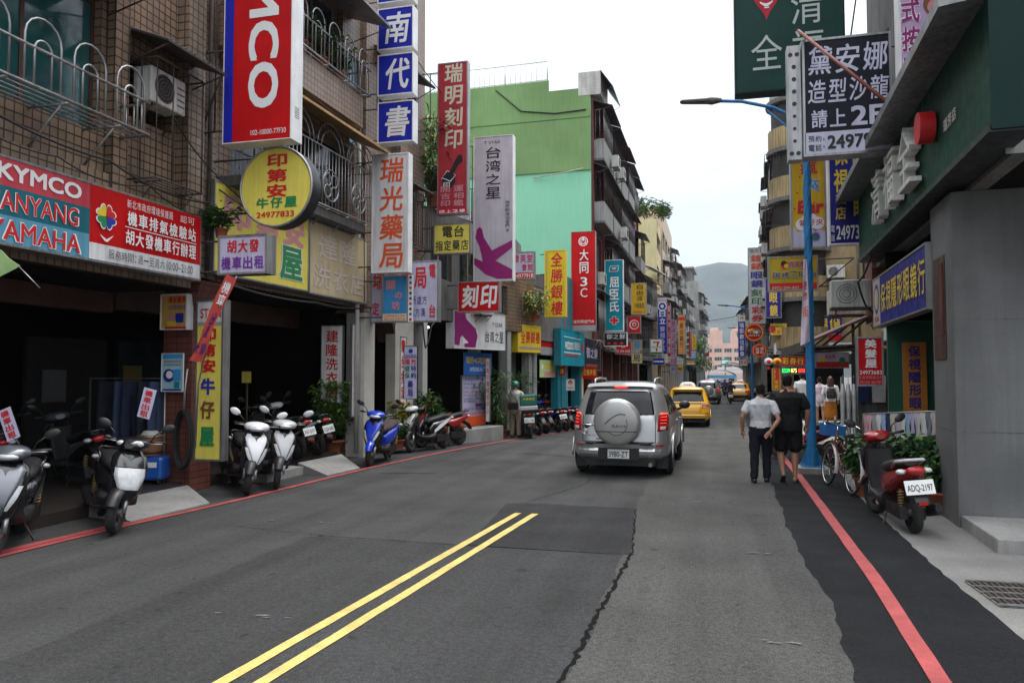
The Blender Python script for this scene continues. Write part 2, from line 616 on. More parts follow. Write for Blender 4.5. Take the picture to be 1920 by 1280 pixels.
RED_L = [(0, -6.92), (6.3, -6.80), (7.7, -6.71), (9.2, -6.55), (10.7, -6.46), (13.2, -6.33), (18.8, -5.71), (26.6, -4.78), (31, -4.25), (40, -3.75), (60, -3.0), (90, -2.2), (150, -0.3), (260, 2)]
RED_R = [(0, 1.16), (4.9, 1.32), (7.3, 1.44), (14, 1.61), (19.5, 1.69), (30, 1.95), (60, 3.4), (110, 7.0), (260, 16)]
ys_all = steps(-12, 60, 1.0) + steps(63, 330, 6)
strip("ground", steps(-60, 60, 2) + steps(70, 4000, 70), lambda y: -3000, lambda y: 3000, -0.05, A_ground)
strip("road", ys_all, lambda y: -13, lambda y: 9.5 if y > 15 else 5.5, 0.0, A_road, nx=4)
strip("road_section", steps(1.5, 42, 0.16), lambda y: interp([(0, 0.62), (4.8, 0.83), (6.2, 0.95), (8.5, 0.91), (12.6, 1.05), (16, 1.15), (42, 2.0)], y) + 0.015 * math.sin(y * 3.1) + 0.012 * math.sin(y * 9), lambda y: interp([(0, 1.9), (5.9, 2.09), (7.9, 2.08), (12.7, 2.23), (16, 2.5), (42, 4)], y), 0.004, A_new, 0.013)
strip("road_section", steps(7.62, 10.25, 0.15), lambda y: -2.45 - 0.1 * (y - 7.6), lambda y: -0.72 - 0.075 * (y - 7.6), 0.004, A_patch, 0.012, seed=4)
strip("road_section", steps(2.0, 7.6, 0.2), lambda y: -4.3, lambda y: -0.80 + 0.02 * math.sin(5 * y), 0.0035, A_patch2, 0.02, seed=5)
strip("road_section", steps(2.0, 30, 0.25), lambda y: -0.80 + 0.02 * math.sin(5 * y) - .012 * y, lambda y: interp([(0, 0.7), (6.2, 1.0), (12.6, 1.1), (16, 1.2), (30, 1.6)], y), 0.0025, A_worn, 0.015, seed=15)
strip("kerb_line", steps(-6, 40, 0.4) + steps(44, 120, 6), lambda y: interp(RED_L, y) - 0.055, lambda y: interp(RED_L, y) + 0.055, 0.009, A_red, 0.004)
strip("kerb_line", steps(5.0, 8.2, 0.3), lambda y: interp(RED_L, y) - 0.2, lambda y: interp(RED_L, y) - 0.075, 0.0085, A_red, 0.004, seed=9)
strip("kerb_line", steps(1.0, 40, 0.4) + steps(44, 100, 6), lambda y: interp(RED_R, y) - 0.06, lambda y: interp(RED_R, y) + 0.06, 0.012, A_red, 0.004, seed=3)
for a in (-0.0, 0.225):
    strip("road_line", steps(1.0, 9.53, 0.25), lambda y: -2.87 + 0.069 * (y - 2) + a * 1.0 - 0.015 - 0.045, lambda y: -2.87 + 0.069 * (y - 2) + a - 0.015 + 0.045, 0.010, A_yel, 0.003, seed=int(a * 99) + 2)

def crack(pts, w, seed, name="road_crack"):
    q = random.Random(seed)
    L, Rr = [], []
    for (x0, y0), (x1, y1) in zip(pts, pts[1:]):
        n = max(2, int(math.hypot(x1 - x0, y1 - y0) / 0.06))
        for i in range(n):
            t = i / n
            cx, cy = x0 + (x1 - x0) * t + q.uniform(-0.018, 0.018), y0 + (y1 - y0) * t
            ww = w * q.uniform(0.35, 1.2)
            dx, dy = (y1 - y0), -(x1 - x0)
            d = math.hypot(dx, dy)
            L.append((cx - dx / d * ww, cy - dy / d * ww, gz(cy) + 0.0075))
            Rr.append((cx + dx / d * ww, cy + dy / d * ww, gz(cy) + 0.0075))
    mb = MB()
    k = len(L)
    mb.add(L + Rr, [(i, i + 1, k + i + 1, k + i) for i in range(k - 1)], A_crack)
    return mb.build(name, kind="structure")
crack([(-0.85, 3.6), (-0.80, 5.6), (-0.73, 7.6), (-0.70, 7.75)], 0.021, 1)
crack([(-0.72, 7.62), (-0.92, 10.25), (-2.7, 10.3)], 0.010, 2)
crack([(-4.2, 7.66), (-2.4, 7.62), (-0.75, 7.6)], 0.007, 3)
crack([(-2.45, 10.4), (-1.9, 12.4), (-2.1, 16)], 0.006, 4)
crack([(-4.1, 17.0), (-2.6, 16.2)], 0.014, 5)
crack([(-5.75, 12.75), (-4.75, 13.05)], 0.02, 6)
crack([(-5.5, 7.9), (-4.1, 7.66)], 0.005, 7)
A_pale = mat("pale_scuff", (0.13, 0.13, 0.125), 0.85, var=0.3, scale=30)
q = random.Random(31)
for (sx, sy, sl) in ((0.58, 8.0, .16), (-4.9, 8.3, .5), (-3.3, 5.0, .3), (0.1, 11.0, .3), (-1.0, 20, .5), (0.5, 5.4, .14)):
    mb = MB()
    for k in range(5):
        a, b = q.uniform(-sl, sl), q.uniform(-.03, .03)
        w, h = q.uniform(.02, .07), q.uniform(.006, .018)
        mb.poly([(a - w, b - h * .3, 0), (a, b - h, 0), (a + w, b, 0), (a + .2 * w, b + h, 0)], A_pale)
    o = mb.build("road_scuff", kind="structure")
    o.location = (sx, sy, 0.0125)

# right verge: concrete gutter with an iron grate, then a paved forecourt
strip("pavement", steps(-2, 15.2, 0.22), lambda y: interp([(0, 1.86), (5.9, 2.05), (7.9, 2.04), (12.7, 2.19), (15.2, 2.4)], y), lambda y: 6.5, 0.002, A_gut, 0.0)
A_plaza = tile_mat("plaza_paving", (0.30, 0.29, 0.27), (0.26, 0.255, 0.24), (0.14, 0.14, 0.13), 0.45, 0.45, 0.01, 0.8)
mb = MB()
mb.box(2.75, 14, 16.6, 30.0, -0.3, 0.10, A_plaza)
mb.build("forecourt_pavement", uv=True, kind="structure")

# far: hills
M_hill = mat("hill_forest", (0.022, 0.036, 0.038), 0.95, var=0.5, scale=0.012)
def hills(name, y0, prof, seed, depth=900):
    q = random.Random(seed)
    xs = steps(prof[0][0], prof[-1][0], 26)
    rows = 16
    vs, fs = [], []
    ph = [(q.uniform(.002, .05), q.uniform(0, 6), q.uniform(.4, 1)) for _ in range(12)]
    for j in range(rows + 1):
        t = j / rows
        for x in xs:
            h = interp(prof, x)
            n = sum(a * math.sin(f * x + p + j * .9) / (1 + 60 * f) for f, p, a in ph)
            vs.append((x, y0 + depth * t, -5 + (h + 8 * n) * math.sin(min(1, t * 1.15) * math.pi / 2) + q.uniform(-4, 4) * t))
    k = len(xs)
    for j in range(rows):
        for i in range(k - 1):
            fs.append((j * k + i, j * k + i + 1, (j + 1) * k + i + 1, (j + 1) * k + i))
    mb = MB()
    mb.add(vs, fs, M_hill, True)
    return mb.build(name, kind="structure")
hills("hills", 1300, [(-1500, 120), (-600, 190), (-180, 235), (-60, 262), (20, 286), (90, 293), (150, 282), (300, 300), (700, 200), (1600, 120)], 3)
hills("hills", 800, [(-900, 30), (-200, 66), (0, 78), (160, 92), (400, 70), (900, 40)], 8, 400)

# ------------------------------------------------------------------ building kit (local frame: x along the front, -y towards the street, z up)
T_pink = tile_mat("tile_pink_beige", (0.262, 0.182, 0.122), (0.205, 0.14, 0.093), (0.042, 0.028, 0.019), 0.12, 0.12, 0.011, 0.4, stain=0.45)
T_tan = tile_mat("tile_tan", (0.31, 0.22, 0.16), (0.26, 0.185, 0.135), (0.09, 0.06, 0.045), 0.115, 0.115, 0.008, 0.4, stain=0.3)
T_brick = tile_mat("tile_brick_red", (0.21, 0.062, 0.042), (0.165, 0.048, 0.034), (0.05, 0.03, 0.025), 0.2, 0.1, 0.008, 0.5)
T_white = tile_mat("tile_white", (0.56, 0.55, 0.51), (0.5, 0.49, 0.46), (0.3, 0.29, 0.27), 0.2, 0.1, 0.006, 0.4)
T_yel = tile_mat("tile_yellow", (0.32, 0.24, 0.125), (0.28, 0.205, 0.10), (0.28, 0.2, 0.1), 0.1, 0.1, 0.006, 0.45)
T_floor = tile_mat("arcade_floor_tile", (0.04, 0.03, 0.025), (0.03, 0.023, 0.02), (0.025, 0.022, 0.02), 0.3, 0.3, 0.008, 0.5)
W_grey = mat("render_grey", (0.26, 0.26, 0.25), 0.85, var=0.2, scale=0.9, streak=0.3)
W_dkgrey = mat("render_dark_grey", (0.13, 0.125, 0.12), 0.85, var=0.25, scale=0.9, streak=0.35)
W_cream = mat("render_cream", (0.62, 0.50, 0.29), 0.85, var=0.1, scale=0.8, streak=0.12)
W_beige = mat("render_beige", (0.48, 0.40, 0.31), 0.85, var=0.1, scale=0.8, streak=0.2)
W_yell = mat("render_yellow_stained", (0.30, 0.225, 0.115), 0.85, var=0.25, scale=0.9, streak=0.45)
W_red = mat("render_oxblood", (0.11, 0.026, 0.022), 0.8, var=0.3, scale=1.5, streak=0.4)
W_green = mat("render_green", (0.175, 0.30, 0.115), 0.9, var=0.2, scale=0.35, streak=0.07)
W_mint = mat("render_mint", (0.25, 0.60, 0.40), 0.9, var=0.06, scale=0.35, streak=0.03)
W_pinkb = mat("render_pink", (0.62, 0.40, 0.33), 0.9, var=0.1, scale=0.3)
W_white = mat("render_white", (0.46, 0.45, 0.42), 0.8, var=0.12, scale=1.0, streak=0.12)
W_teal = mat("shop_teal", (0.005, 0.17, 0.22), 0.5, var=0.08)
W_wood = mat("dark_wood", (0.055, 0.022, 0.014), 0.5, var=0.3, scale=4)
A_tin = mat("corrugated_tin", (0.26, 0.26, 0.27), 0.45, 0.5, var=0.2, streak=0.35)
A_dkt = mat("weathered_awning", (0.055, 0.05, 0.045), 0.6, var=0.3, streak=0.35)
A_rtin = mat("red_brown_awning", (0.09, 0.035, 0.028), 0.6, var=0.3, streak=0.3)
A_ytin = mat("ochre_awning", (0.34, 0.19, 0.06), 0.55, var=0.25, streak=0.3)

def building(name, label, p0, p1, cat="building", z=0.0, group=None):
    rz = math.atan2(p1[1] - p0[1], p1[0] - p0[0])
    t = thing(name, label, cat, (p0[0], p0[1], z), rz, group)
    return t, math.hypot(p1[0] - p0[0], p1[1] - p0[1])

def wall(mb, u0, u1, z0, z1, m, ops=(), y=0.0, depth=0.18, th=0.3):
    """front wall with openings (a, b, c, d) cut through it, with reveals"""
    us = sorted({u0, u1, *[o[0] for o in ops], *[o[1] for o in ops]})
    zs = sorted({z0, z1, *[o[2] for o in ops], *[o[3] for o in ops]})
    for a, b in zip(us, us[1:]):
        for c, d in zip(zs, zs[1:]):
            cx, cz = (a + b) / 2, (c + d) / 2
            if any(o[0] < cx < o[1] and o[2] < cz < o[3] for o in ops):
                continue
            mb.poly([(a, y, c), (b, y, c), (b, y, d), (a, y, d)], m)
    for a, b, c, d in ops:
        for p, q2 in (((a, c), (b, c)), ((b, c), (b, d)), ((b, d), (a, d)), ((a, d), (a, c))):
            mb.poly([(p[0], y, p[1]), (p[0], y + depth, p[1]), (q2[0], y + depth, q2[1]), (q2[0], y, q2[1])], m)

def shell(mb, L, z0, z1, D, m, m2=None, near=True):
    """ends, back and roof of a block whose front is made by wall()"""
    m2 = m2 or m
    mb.poly([(0, 0, z0), (0, 0, z1), (0, D, z1), (0, D, z0)], m2)
    mb.poly([(L, 0, z0), (L, D, z0), (L, D, z1), (L, 0, z1)], m2)
    mb.poly([(0, D, z0), (0, D, z1), (L, D, z1), (L, D, z0)], m2)
    mb.poly([(0, 0, z1), (L, 0, z1), (L, D, z1), (0, D, z1)], m2)

def window(t, u0, u1, z0, z1, y=0.14, fm=None, gm=None, n=2, w=0.05, rows=1):
    fm, gm = fm or M_steel, gm or M_glass
    mb = MB()
    mb.box(u0, u1, y - 0.03, y + 0.03, z0, z0 + w, fm).box(u0, u1, y - 0.03, y + 0.03, z1 - w, z1, fm)
    for i in range(n + 1):
        x = u0 + (u1 - u0 - w) * i / n
        mb.box(x, x + w, y - 0.027, y + 0.027, z0 + w, z1 - w, fm)
    for j in range(1, rows):
        zz = z0 + (z1 - z0) * j / rows
        mb.box(u0 + w, u1 - w, y - 0.022, y + 0.022, zz - w / 2, zz + w / 2, fm)
    f = part("window", t, mb)
    part("pane", f, MB().box(u0 + .01, u1 - .01, y - 0.006, y + 0.006, z0 + .01, z1 - .01, gm))
    return f

def awning(t, u0, u1, z, out, drop, m, y=0.0, ribs=True, name="awning"):
    mb = MB()
    mb.prism([(u0, y, z), (u0, y - out, z - drop), (u0, y - out, z - drop - 0.03), (u0, y, z - 0.03)], (u1 - u0, 0, 0), m)
    if ribs:
        n = max(2, int((u1 - u0) / 0.09))
        for i in range(n):
            x = u0 + (u1 - u0) * (i + .5) / n
            mb.prism([(x - .02, y, z + .002), (x - .02, y - out - .004, z - drop + .002), (x, y - out - .004, z - drop + .02), (x, y, z + .02)], (0.03, 0, 0), m)
    for x in (u0 + .05, u1 - .05):
        mb.tube([(x, y, z - drop - .25), (x, y - out + .03, z - drop - .03)], 0.012, 5, M_iron)
    return part(name, t, mb)

def cage(t, u0, u1, z0, z1, out, m, y=0.0, dx=0.11, hoops=False, floor=True, top=None, r=0.009, name="balcony_railing"):
    """window cage or balcony railing with bars; hoops: inverted-U bars above the top rail"""
    mb = MB()
    yo = y - out
    for zz in (z0, z1):
        mb.tube([(u0, y, zz), (u0, yo, zz), (u1, yo, zz), (u1, y, zz)], r * 1.7, 5, m)
    n = max(2, int((u1 - u0) / dx))
    if hoops:
        k = max(1, int(round((u1 - u0) / 0.62)))
        p = (u1 - u0) / k
        for i in range(k):
            c = u0 + p * (i + .5)
            for rr, top_ in ((p * .36, z1 + .12), (p * .17, z1 + .0)):
                arc = [(c - rr, yo, z0), (c - rr, yo, top_)] + [(c - rr * math.cos(a), yo, top_ + rr * math.sin(a)) for a in [math.pi * q2 / 8 for q2 in range(1, 8)]] + [(c + rr, yo, top_), (c + rr, yo, z0)]
                mb.tube(arc, r * 1.25, 5, m)
    else:
        for i in range(n + 1):
            x = u0 + (u1 - u0) * i / n
            mb.tube([(x, yo, z0), (x, yo, z1)], r, 4, m)
    for x in (u0, u1):
        for i in range(1, max(2, int(out / dx))):
            yy = y - out * i / max(2, int(out / dx))
            mb.tube([(x, yy, z0), (x, yy, z1)], r, 4, m)
    if floor:
        for i in range(1, max(3, int(out / 0.1))):
            yy = y - out * i / max(3, int(out / 0.1))
            mb.tube([(u0, yy, z0), (u1, yy, z0)], r, 4, m)
        for i in range(int((u1 - u0) / .8) + 1):
            x = u0 + .1 + i * .8
            if x < u1:
                mb.tube([(x, y, z0 - .02), (x, yo, z0 - .02)], r * 1.5, 4, m)
                mb.tube([(x, y, z0 - .5), (x, yo * .8, z0 - .02)], r * 1.3, 4, m)
    return part(name, t, mb)

def ac_unit(t, x, z, y=0.0, w=0.72, h=0.5, d=0.3, side="front", name="air_conditioner"):
    mb = MB()
    mb.bbox(x, x + w, y - d - .12, y - .12, z, z + h, M_ac, 0.02)
    cx, cz = x + w * .38, z + h * .5
    for rr in (.19, .14, .09, .04):
        mb.torus((cx, y - d - .125, cz), (0, 1, 0), rr * h / .5, 0.006, W_dkgrey, 18, 4)
    mb.cyl((cx, y - d - .124, cz), (cx, y - d - .121, cz), .2 * h / .5, m=M_dark, seg=18)
    for k in range(4):
        mb.box(x + w * .74, x + w * .96, y - d - .123, y - d - .119, z + h * (.2 + .17 * k), z + h * (.25 + .17 * k), W_dkgrey)
    for xx in (x + .08, x + w - .08):
        mb.box(xx - .015, xx + .015, y - d - .1, y, z - .03, z - .002, M_iron)
        mb.tube([(xx, y, z - .35), (xx, y - d - .08, z - .03)], .01, 4, M_iron)
    return part(name, t, mb)

def pipe(t, pts, r, m, name="drain_pipe"):
    return part(name, t, MB().tube(pts, r, 8, m))
# ------------------------------------------------------------------ buildings along the near kerb side (x < 0)
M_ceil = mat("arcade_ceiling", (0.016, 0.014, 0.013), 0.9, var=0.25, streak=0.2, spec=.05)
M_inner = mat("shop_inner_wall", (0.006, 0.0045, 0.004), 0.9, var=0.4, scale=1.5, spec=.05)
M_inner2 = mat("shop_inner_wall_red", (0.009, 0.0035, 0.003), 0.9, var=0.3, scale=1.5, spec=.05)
M_shutter = mat("shutter_grey", (0.15, 0.15, 0.15), 0.5, 0.3, var=0.15, streak=0.2)

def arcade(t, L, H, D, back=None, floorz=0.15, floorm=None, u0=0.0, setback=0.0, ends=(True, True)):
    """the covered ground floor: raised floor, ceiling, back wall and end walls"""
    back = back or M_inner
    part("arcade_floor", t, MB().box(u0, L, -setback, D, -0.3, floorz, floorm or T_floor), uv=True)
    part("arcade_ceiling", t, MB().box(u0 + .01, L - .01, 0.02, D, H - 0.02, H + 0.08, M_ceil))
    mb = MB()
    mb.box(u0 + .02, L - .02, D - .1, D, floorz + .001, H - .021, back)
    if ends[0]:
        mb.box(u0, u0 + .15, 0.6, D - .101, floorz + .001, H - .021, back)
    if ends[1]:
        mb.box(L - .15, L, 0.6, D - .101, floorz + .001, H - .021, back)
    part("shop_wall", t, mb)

# --- motorcycle shop
t, L = building("tiled_building", "brown tiled block over the dark motorcycle shop with hooped window railing", (-7.6, 1.2), (-7.6, 9.8))
mb = MB()
ops = [(3.6, 6.75, 4.95, 6.7), (7.25, 8.1, 5.35, 6.2), (0.6, 2.8, 4.9, 6.7), (3.6, 6.7, 8.4, 10.2), (7.2, 8.1, 8.4, 9.8)]
wall(mb, 0, L, 3.12, 12.5, T_pink, ops)
shell(mb, L, 3.12, 12.5, 9, T_pink)
mb.box(6.85, 7.1, -.14, -.001, 4.2, 12.5, T_pink)
mb.box(8.2, 8.59, -.2, -.001, 4.2, 12.5, T_pink)
mb.box(0, L, -.1, -.001, 4.2, 4.42, T_pink)
part("wall", t, mb, uv=True)
for o in ops[:1] + ops[2:]:
    window(t, *o, gm=M_tealglass, fm=W_wood, n=3)
cage(t, 2.4, 6.95, 4.93, 5.35, 0.6, M_steel, hoops=True, r=0.012)
cage(t, 7.2, 8.15, 4.45, 6.1, 0.5, M_iron, dx=0.3, name="air_conditioner_cage")
ac_unit(t, 7.3, 5.55, y=0.1, w=.7, h=.5)
awning(t, 7.1, 8.35, 6.55, 0.75, 0.28, A_dkt)
awning(t, 3.3, 6.9, 7.1, 0.85, 0.3, A_dkt)
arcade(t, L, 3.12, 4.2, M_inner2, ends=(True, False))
mb = MB()
mb.box(0.2, 0.8, -.05, .55, .151, 3.1, T_brick)
part("pillar", t, mb, uv=True)
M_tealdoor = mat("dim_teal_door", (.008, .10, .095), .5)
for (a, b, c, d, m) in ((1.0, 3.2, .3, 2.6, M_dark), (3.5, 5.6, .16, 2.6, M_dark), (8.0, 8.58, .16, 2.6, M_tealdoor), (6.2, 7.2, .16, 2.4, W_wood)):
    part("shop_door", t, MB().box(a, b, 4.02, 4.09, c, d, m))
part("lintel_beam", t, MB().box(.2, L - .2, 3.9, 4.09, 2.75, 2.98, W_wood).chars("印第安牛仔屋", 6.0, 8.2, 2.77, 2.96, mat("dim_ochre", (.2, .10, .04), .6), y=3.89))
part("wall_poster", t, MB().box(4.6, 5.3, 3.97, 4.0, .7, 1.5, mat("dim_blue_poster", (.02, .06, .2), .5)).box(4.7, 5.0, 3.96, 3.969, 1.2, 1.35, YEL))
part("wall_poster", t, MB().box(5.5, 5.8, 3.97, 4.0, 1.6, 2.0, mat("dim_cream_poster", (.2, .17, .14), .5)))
part("ceiling_beam", t, MB().box(.2, L - .01, 1.4, 1.65, 2.78, 3.09, W_wood))
part("red_column", t, MB().box(5.72, 6.0, 3.6, 4.0, .16, 2.74, W_red))

# --- jeans shop and laundry
t, L = building("tiled_building", "brown tiled block over the jeans shop with ochre awning and plants on its upper balcony", (-7.6, 9.8), (-7.45, 15.3))
mb = MB()
ops = [(0.9, 4.9, 5.1, 6.75), (1.1, 4.6, 7.8, 9.7), (4.95, 5.4, 6.9, 8.9), (1.1, 4.6, 10.6, 12)]
wall(mb, 0, L, 3.3, 13, T_pink, ops, depth=.3)
shell(mb, L, 3.3, 13, 9, T_pink)
mb.box(0, .35, -.15, -.001, 3.3, 13, T_pink)
mb.box(.36, 4.6, -.5, -.001, 7.05, 7.72, T_tan)
mb.box(.5, 4.7, -.5, -.001, 4.82, 4.98, W_dkgrey)
part("wall", t, mb, uv=True)
for o in ops[:2] + ops[3:]:
    window(t, *o, y=.25, gm=M_glass, fm=M_steel, n=4)
window(t, *ops[2], y=.1, gm=M_blueglass, fm=M_steel, n=1, rows=3)
cage(t, 1.4, 4.75, 5.0, 6.1, 0.62, M_steel, dx=0.12, hoops=False, r=.01, floor=True)
mb = MB()
for i in range(3):                                  # big arches and scroll rings of the balcony grille
    cx = 1.95 + i * 1.12
    for rr in (.5, .36):
        mb.tube([(cx - rr * math.cos(a), -.625, 6.1 + rr * math.sin(a)) for a in [math.pi * k / 12 for k in range(13)]], .012, 5, M_steel)
    for k in range(4):
        mb.torus((cx - .12 + .24 * (k % 2), -.63, 5.3 + .22 * (k // 2)), (0, 1, 0), .12, .01, M_steel, 16, 5)
    mb.torus((cx, -.63, 5.42), (0, 1, 0), .3, .012, M_steel, 22, 5)
part("grille", t, mb)
awning(t, 1.0, 5.1, 7.0, 0.95, 0.42, A_ytin)
cage(t, .45, 4.7, 7.75, 8.3, 0.62, M_steel, hoops=True, r=.012)
awning(t, 1.8, 5.0, 9.7, 0.95, 0.35, A_tin)
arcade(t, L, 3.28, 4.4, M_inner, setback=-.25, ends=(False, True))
part("pillar", t, MB().box(.2, .68, .12, .65, -.1, 3.25, T_brick).prism([(.1, .05, 3.26), (.1, -.12, 3.26), (.199, .12, 2.8), (.199, .6, 2.8), (.1, .6, 3.26)], (.6, 0, 0), T_brick), uv=True)
blocks("shop_door", t, [(.9, 2.7, 4.2, 4.29, .16, 2.5)], M_dark)
blocks("shop_door", t, [(3.0, 4.8, 4.2, 4.29, .16, 2.5)], M_glass)
part("ceiling_beam", t, MB().box(.01, L - .2, 1.4, 1.65, 2.85, 3.25, W_wood))
part("shelf", t, MB().box(2.0, 2.9, 2.6, 3.1, .16, .9, W_wood).box(2.02, 2.88, 2.7, 3.0, .901, 1.15, mat("folded_denim", (.01, .015, .04), .9)))
part("wall_poster", t, MB().box(3.1, 3.6, 4.15, 4.18, 1.5, 2.0, mat("dim_yellow_poster", (.2, .15, .04), .6)))
part("wall_poster", t, MB().box(1.2, 1.7, 4.15, 4.18, 1.3, 1.9, mat("dim_grey_poster", (.13, .13, .13), .6)))
pipe(t, [(5.15, -.12, 0.1), (5.15, -.12, 3.3), (5.2, -.1, 4.6), (5.2, -.1, 7)], .05, M_cream)
pipe(t, [(.12, -.2, 3.3), (.12, -.2, 6), (.1, -.2, 12)], .03, M_iron)

# --- pharmacy tower
t, L = building("tiled_tower", "narrow tan tiled tower above the pharmacy with small dark awnings", (-7.35, 15.3), (-7.15, 18.45))
mb = MB()
ops = [(.5, 1.1, 5.2, 6.4), (.5, 1.1, 8.0, 9.2), (1.8, 2.6, 5.2, 6.4), (1.8, 2.6, 8, 9.2), (1.8, 2.6, 10.8, 12)]
wall(mb, 0, L, 3.2, 13.4, T_tan, ops)
shell(mb, L, 3.2, 13.4, 8, T_tan)
mb.box(1.25, 1.6, -.25, -.001, 4.4, 13.4, T_tan)
part("wall", t, mb, uv=True)
for o in ops:
    window(t, *o, n=2)
    awning(t, o[0] - .15, o[1] + .15, o[3] + .25, .5, .2, A_dkt)
cage(t, 1.7, 2.75, 5.0, 6.3, .4, M_iron, dx=.12)
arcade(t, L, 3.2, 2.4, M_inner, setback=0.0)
blocks("pillar", t, [(-.15, .32, -.1, .35, -.1, 3.18), (1.5, 2.5, -.02, .24, -.1, 3.18)], M_cream)
mb = MB()
mb.prism([(1.3, .0, 3.19), (2.7, .0, 3.19), (2.5, .0, 2.75), (1.6, .0, 2.6)], (0, .5, 0), W_wood)
part("corbel", t, mb)
part("led_strip", t, MB().box(.55, .95, 1.84, 1.86, 1.75, 1.85, mat("led_red_dim", (1, .08, .03), .5, var=0, emit=.8)).box(1.0, 1.15, 1.84, 1.86, 1.76, 1.84, mat("led_green_dim", (.1, 1, .1), .5, var=0, emit=.4)))
f = part("glass_door", t, MB().box(.4, .46, 1.9, 1.98, .15, 2.5, M_steel).box(1.3, 1.36, 1.9, 1.98, .15, 2.5, M_steel))
part("pane", f, MB().box(.46, 1.3, 1.93, 1.95, .15, 2.5, M_glass))
part("red_notice", t, MB().box(.65, 1.15, 1.86, 1.89, .7, 1.3, RED))

# --- telecom shop with the roof terrace
t, L = building("shop_building", "low shop house under the telecom signs with a palm on its terrace", (-7.15, 18.45), (-6.3, 21.6))
mb = MB()
wall(mb, 0, L, 3.3, 6.3, W_dkgrey, [(.3, 1.3, 4.4, 5.8), (1.7, 2.9, 4.4, 5.8)])
shell(mb, L, 3.3, 6.3, 8, W_dkgrey)
part("wall", t, mb)
window(t, .3, 1.3, 4.4, 5.8); window(t, 1.7, 2.9, 4.4, 5.8)
cage(t, 0.05, L - .05, 6.32, 7.2, .0, M_iron, floor=False)
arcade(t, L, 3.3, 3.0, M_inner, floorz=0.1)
blocks("pillar", t, [(-.01, .2, .02, .5, -.1, 3.28), (L - .2, L - .01, .25, .6, -.1, 3.28)], W_white)
ac_unit(t, 2.2, 3.55, w=.7, h=.55)
M_lamp = mat("fluorescent_tube", (0.9, 0.95, 1.0), 0.4, var=0, emit=2.5)
M_warm = mat("warm_lamp", (1.0, 0.62, 0.22), 0.4, var=0, emit=1.6)
part("ceiling_lamp", t, MB().box(.5, 1.5, .9, .96, 3.14, 3.2, M_lamp))
blocks("display_lamp", t, [(.4, 1.2, 2.6, 2.66, 1.3, 1.35), (.4, 1.2, 2.6, 2.66, .9, .95)], M_warm)
part("plinth", t, MB().bbox(.9, L - .1, -.6, -.01, -.3, .32, M_concrete, .02))
part("orange_base", t, MB().box(1.9, L - .05, .05, .4, .33, .6, ORG))

# --- restaurant and goldsmith
t, L = building("shop_building", "low brown tiled restaurant block carrying a grey tin roof room", (-6.3, 21.6), (-5.55, 24.6))
mb = MB()
wall(mb, 0, L, 3.2, 4.9, T_pink, [(.3, 1.2, 3.7, 4.6)])
shell(mb, L, 3.2, 4.9, 8, T_pink)
part("wall", t, mb, uv=True)
window(t, .3, 1.2, 3.7, 4.6)
mb = MB()
rf = [(.35, 5.0), (.35, 6.6), (.5, 6.95), (.8, 7.05), (2.9, 6.2), (2.9, 5.0)]
mb.prism([(a, .4, b) for a, b in rf], (0, 3.5, 0), A_tin)
part("tin_room", t, mb)
window(t, .9, 2.3, 5.2, 6.0, y=.38, n=3)
arcade(t, L, 3.2, 3.0, M_inner2, floorz=.05)
blocks("pillar", t, [(1.25, 1.5, .02, .3, -.3, 3.18), (2.75, 2.97, .02, .3, -.3, 3.18)], W_grey)
part("menu_wall", t, MB().box(.25, 1.2, 1.5, 1.54, .3, 2.0, YEL).chars("火烤", .35, 1.1, 1.0, 1.7, RED, y=1.495))
part("shutter", t, MB().box(1.55, 2.7, .5, .55, .06, 2.6, M_shutter))

# --- electrical shop, drug store and noodle shop fronts
t, L = building("shop_building", "narrow red fronted electrical shop under the tall red blade", (-5.55, 24.6), (-5.15, 27.4))
mb = MB()
wall(mb, 0, L, 3.0, 4.7, W_dkgrey)
shell(mb, L, 3.0, 4.7, 8, W_dkgrey)
part("wall", t, mb)
arcade(t, L, 3.0, 2.5, M_inner, floorz=.0)
blocks("pillar", t, [(.0, .3, .02, .3, -.3, 2.98)], W_grey)
blocks("pillar", t, [(2.5, 2.8, .02, .3, -.3, 2.98)], W_teal)
t, L = building("drug_store", "turquoise fronted drug store beneath its tall turquoise blade", (-5.15, 27.4), (-4.92, 30.6))
mb = MB()
wall(mb, 0, L, 2.9, 5.6, W_teal)
shell(mb, L, 2.9, 5.6, 8, W_dkgrey)
mb.box(0, .9, -.02, .35, -.3, 2.9, W_teal)
mb.box(L - .35, L, -.02, .35, -.3, 2.9, W_teal)
part("wall", t, mb)
arcade(t, L, 2.9, 2.5, M_inner, floorz=-.1)
t, L = building("noodle_shop", "dark fronted noodle shop beside the turquoise drug store", (-4.92, 30.6), (-4.76, 32.55))
mb = MB()
wall(mb, 0, L, 2.7, 5.2, W_dkgrey)
shell(mb, L, 2.7, 5.2, 8, W_dkgrey)
mb.box(0, .3, -.02, .35, -.3, 2.7, W_cream)
part("wall", t, mb)
arcade(t, L, 2.7, 2.5, M_inner2, floorz=-.1)

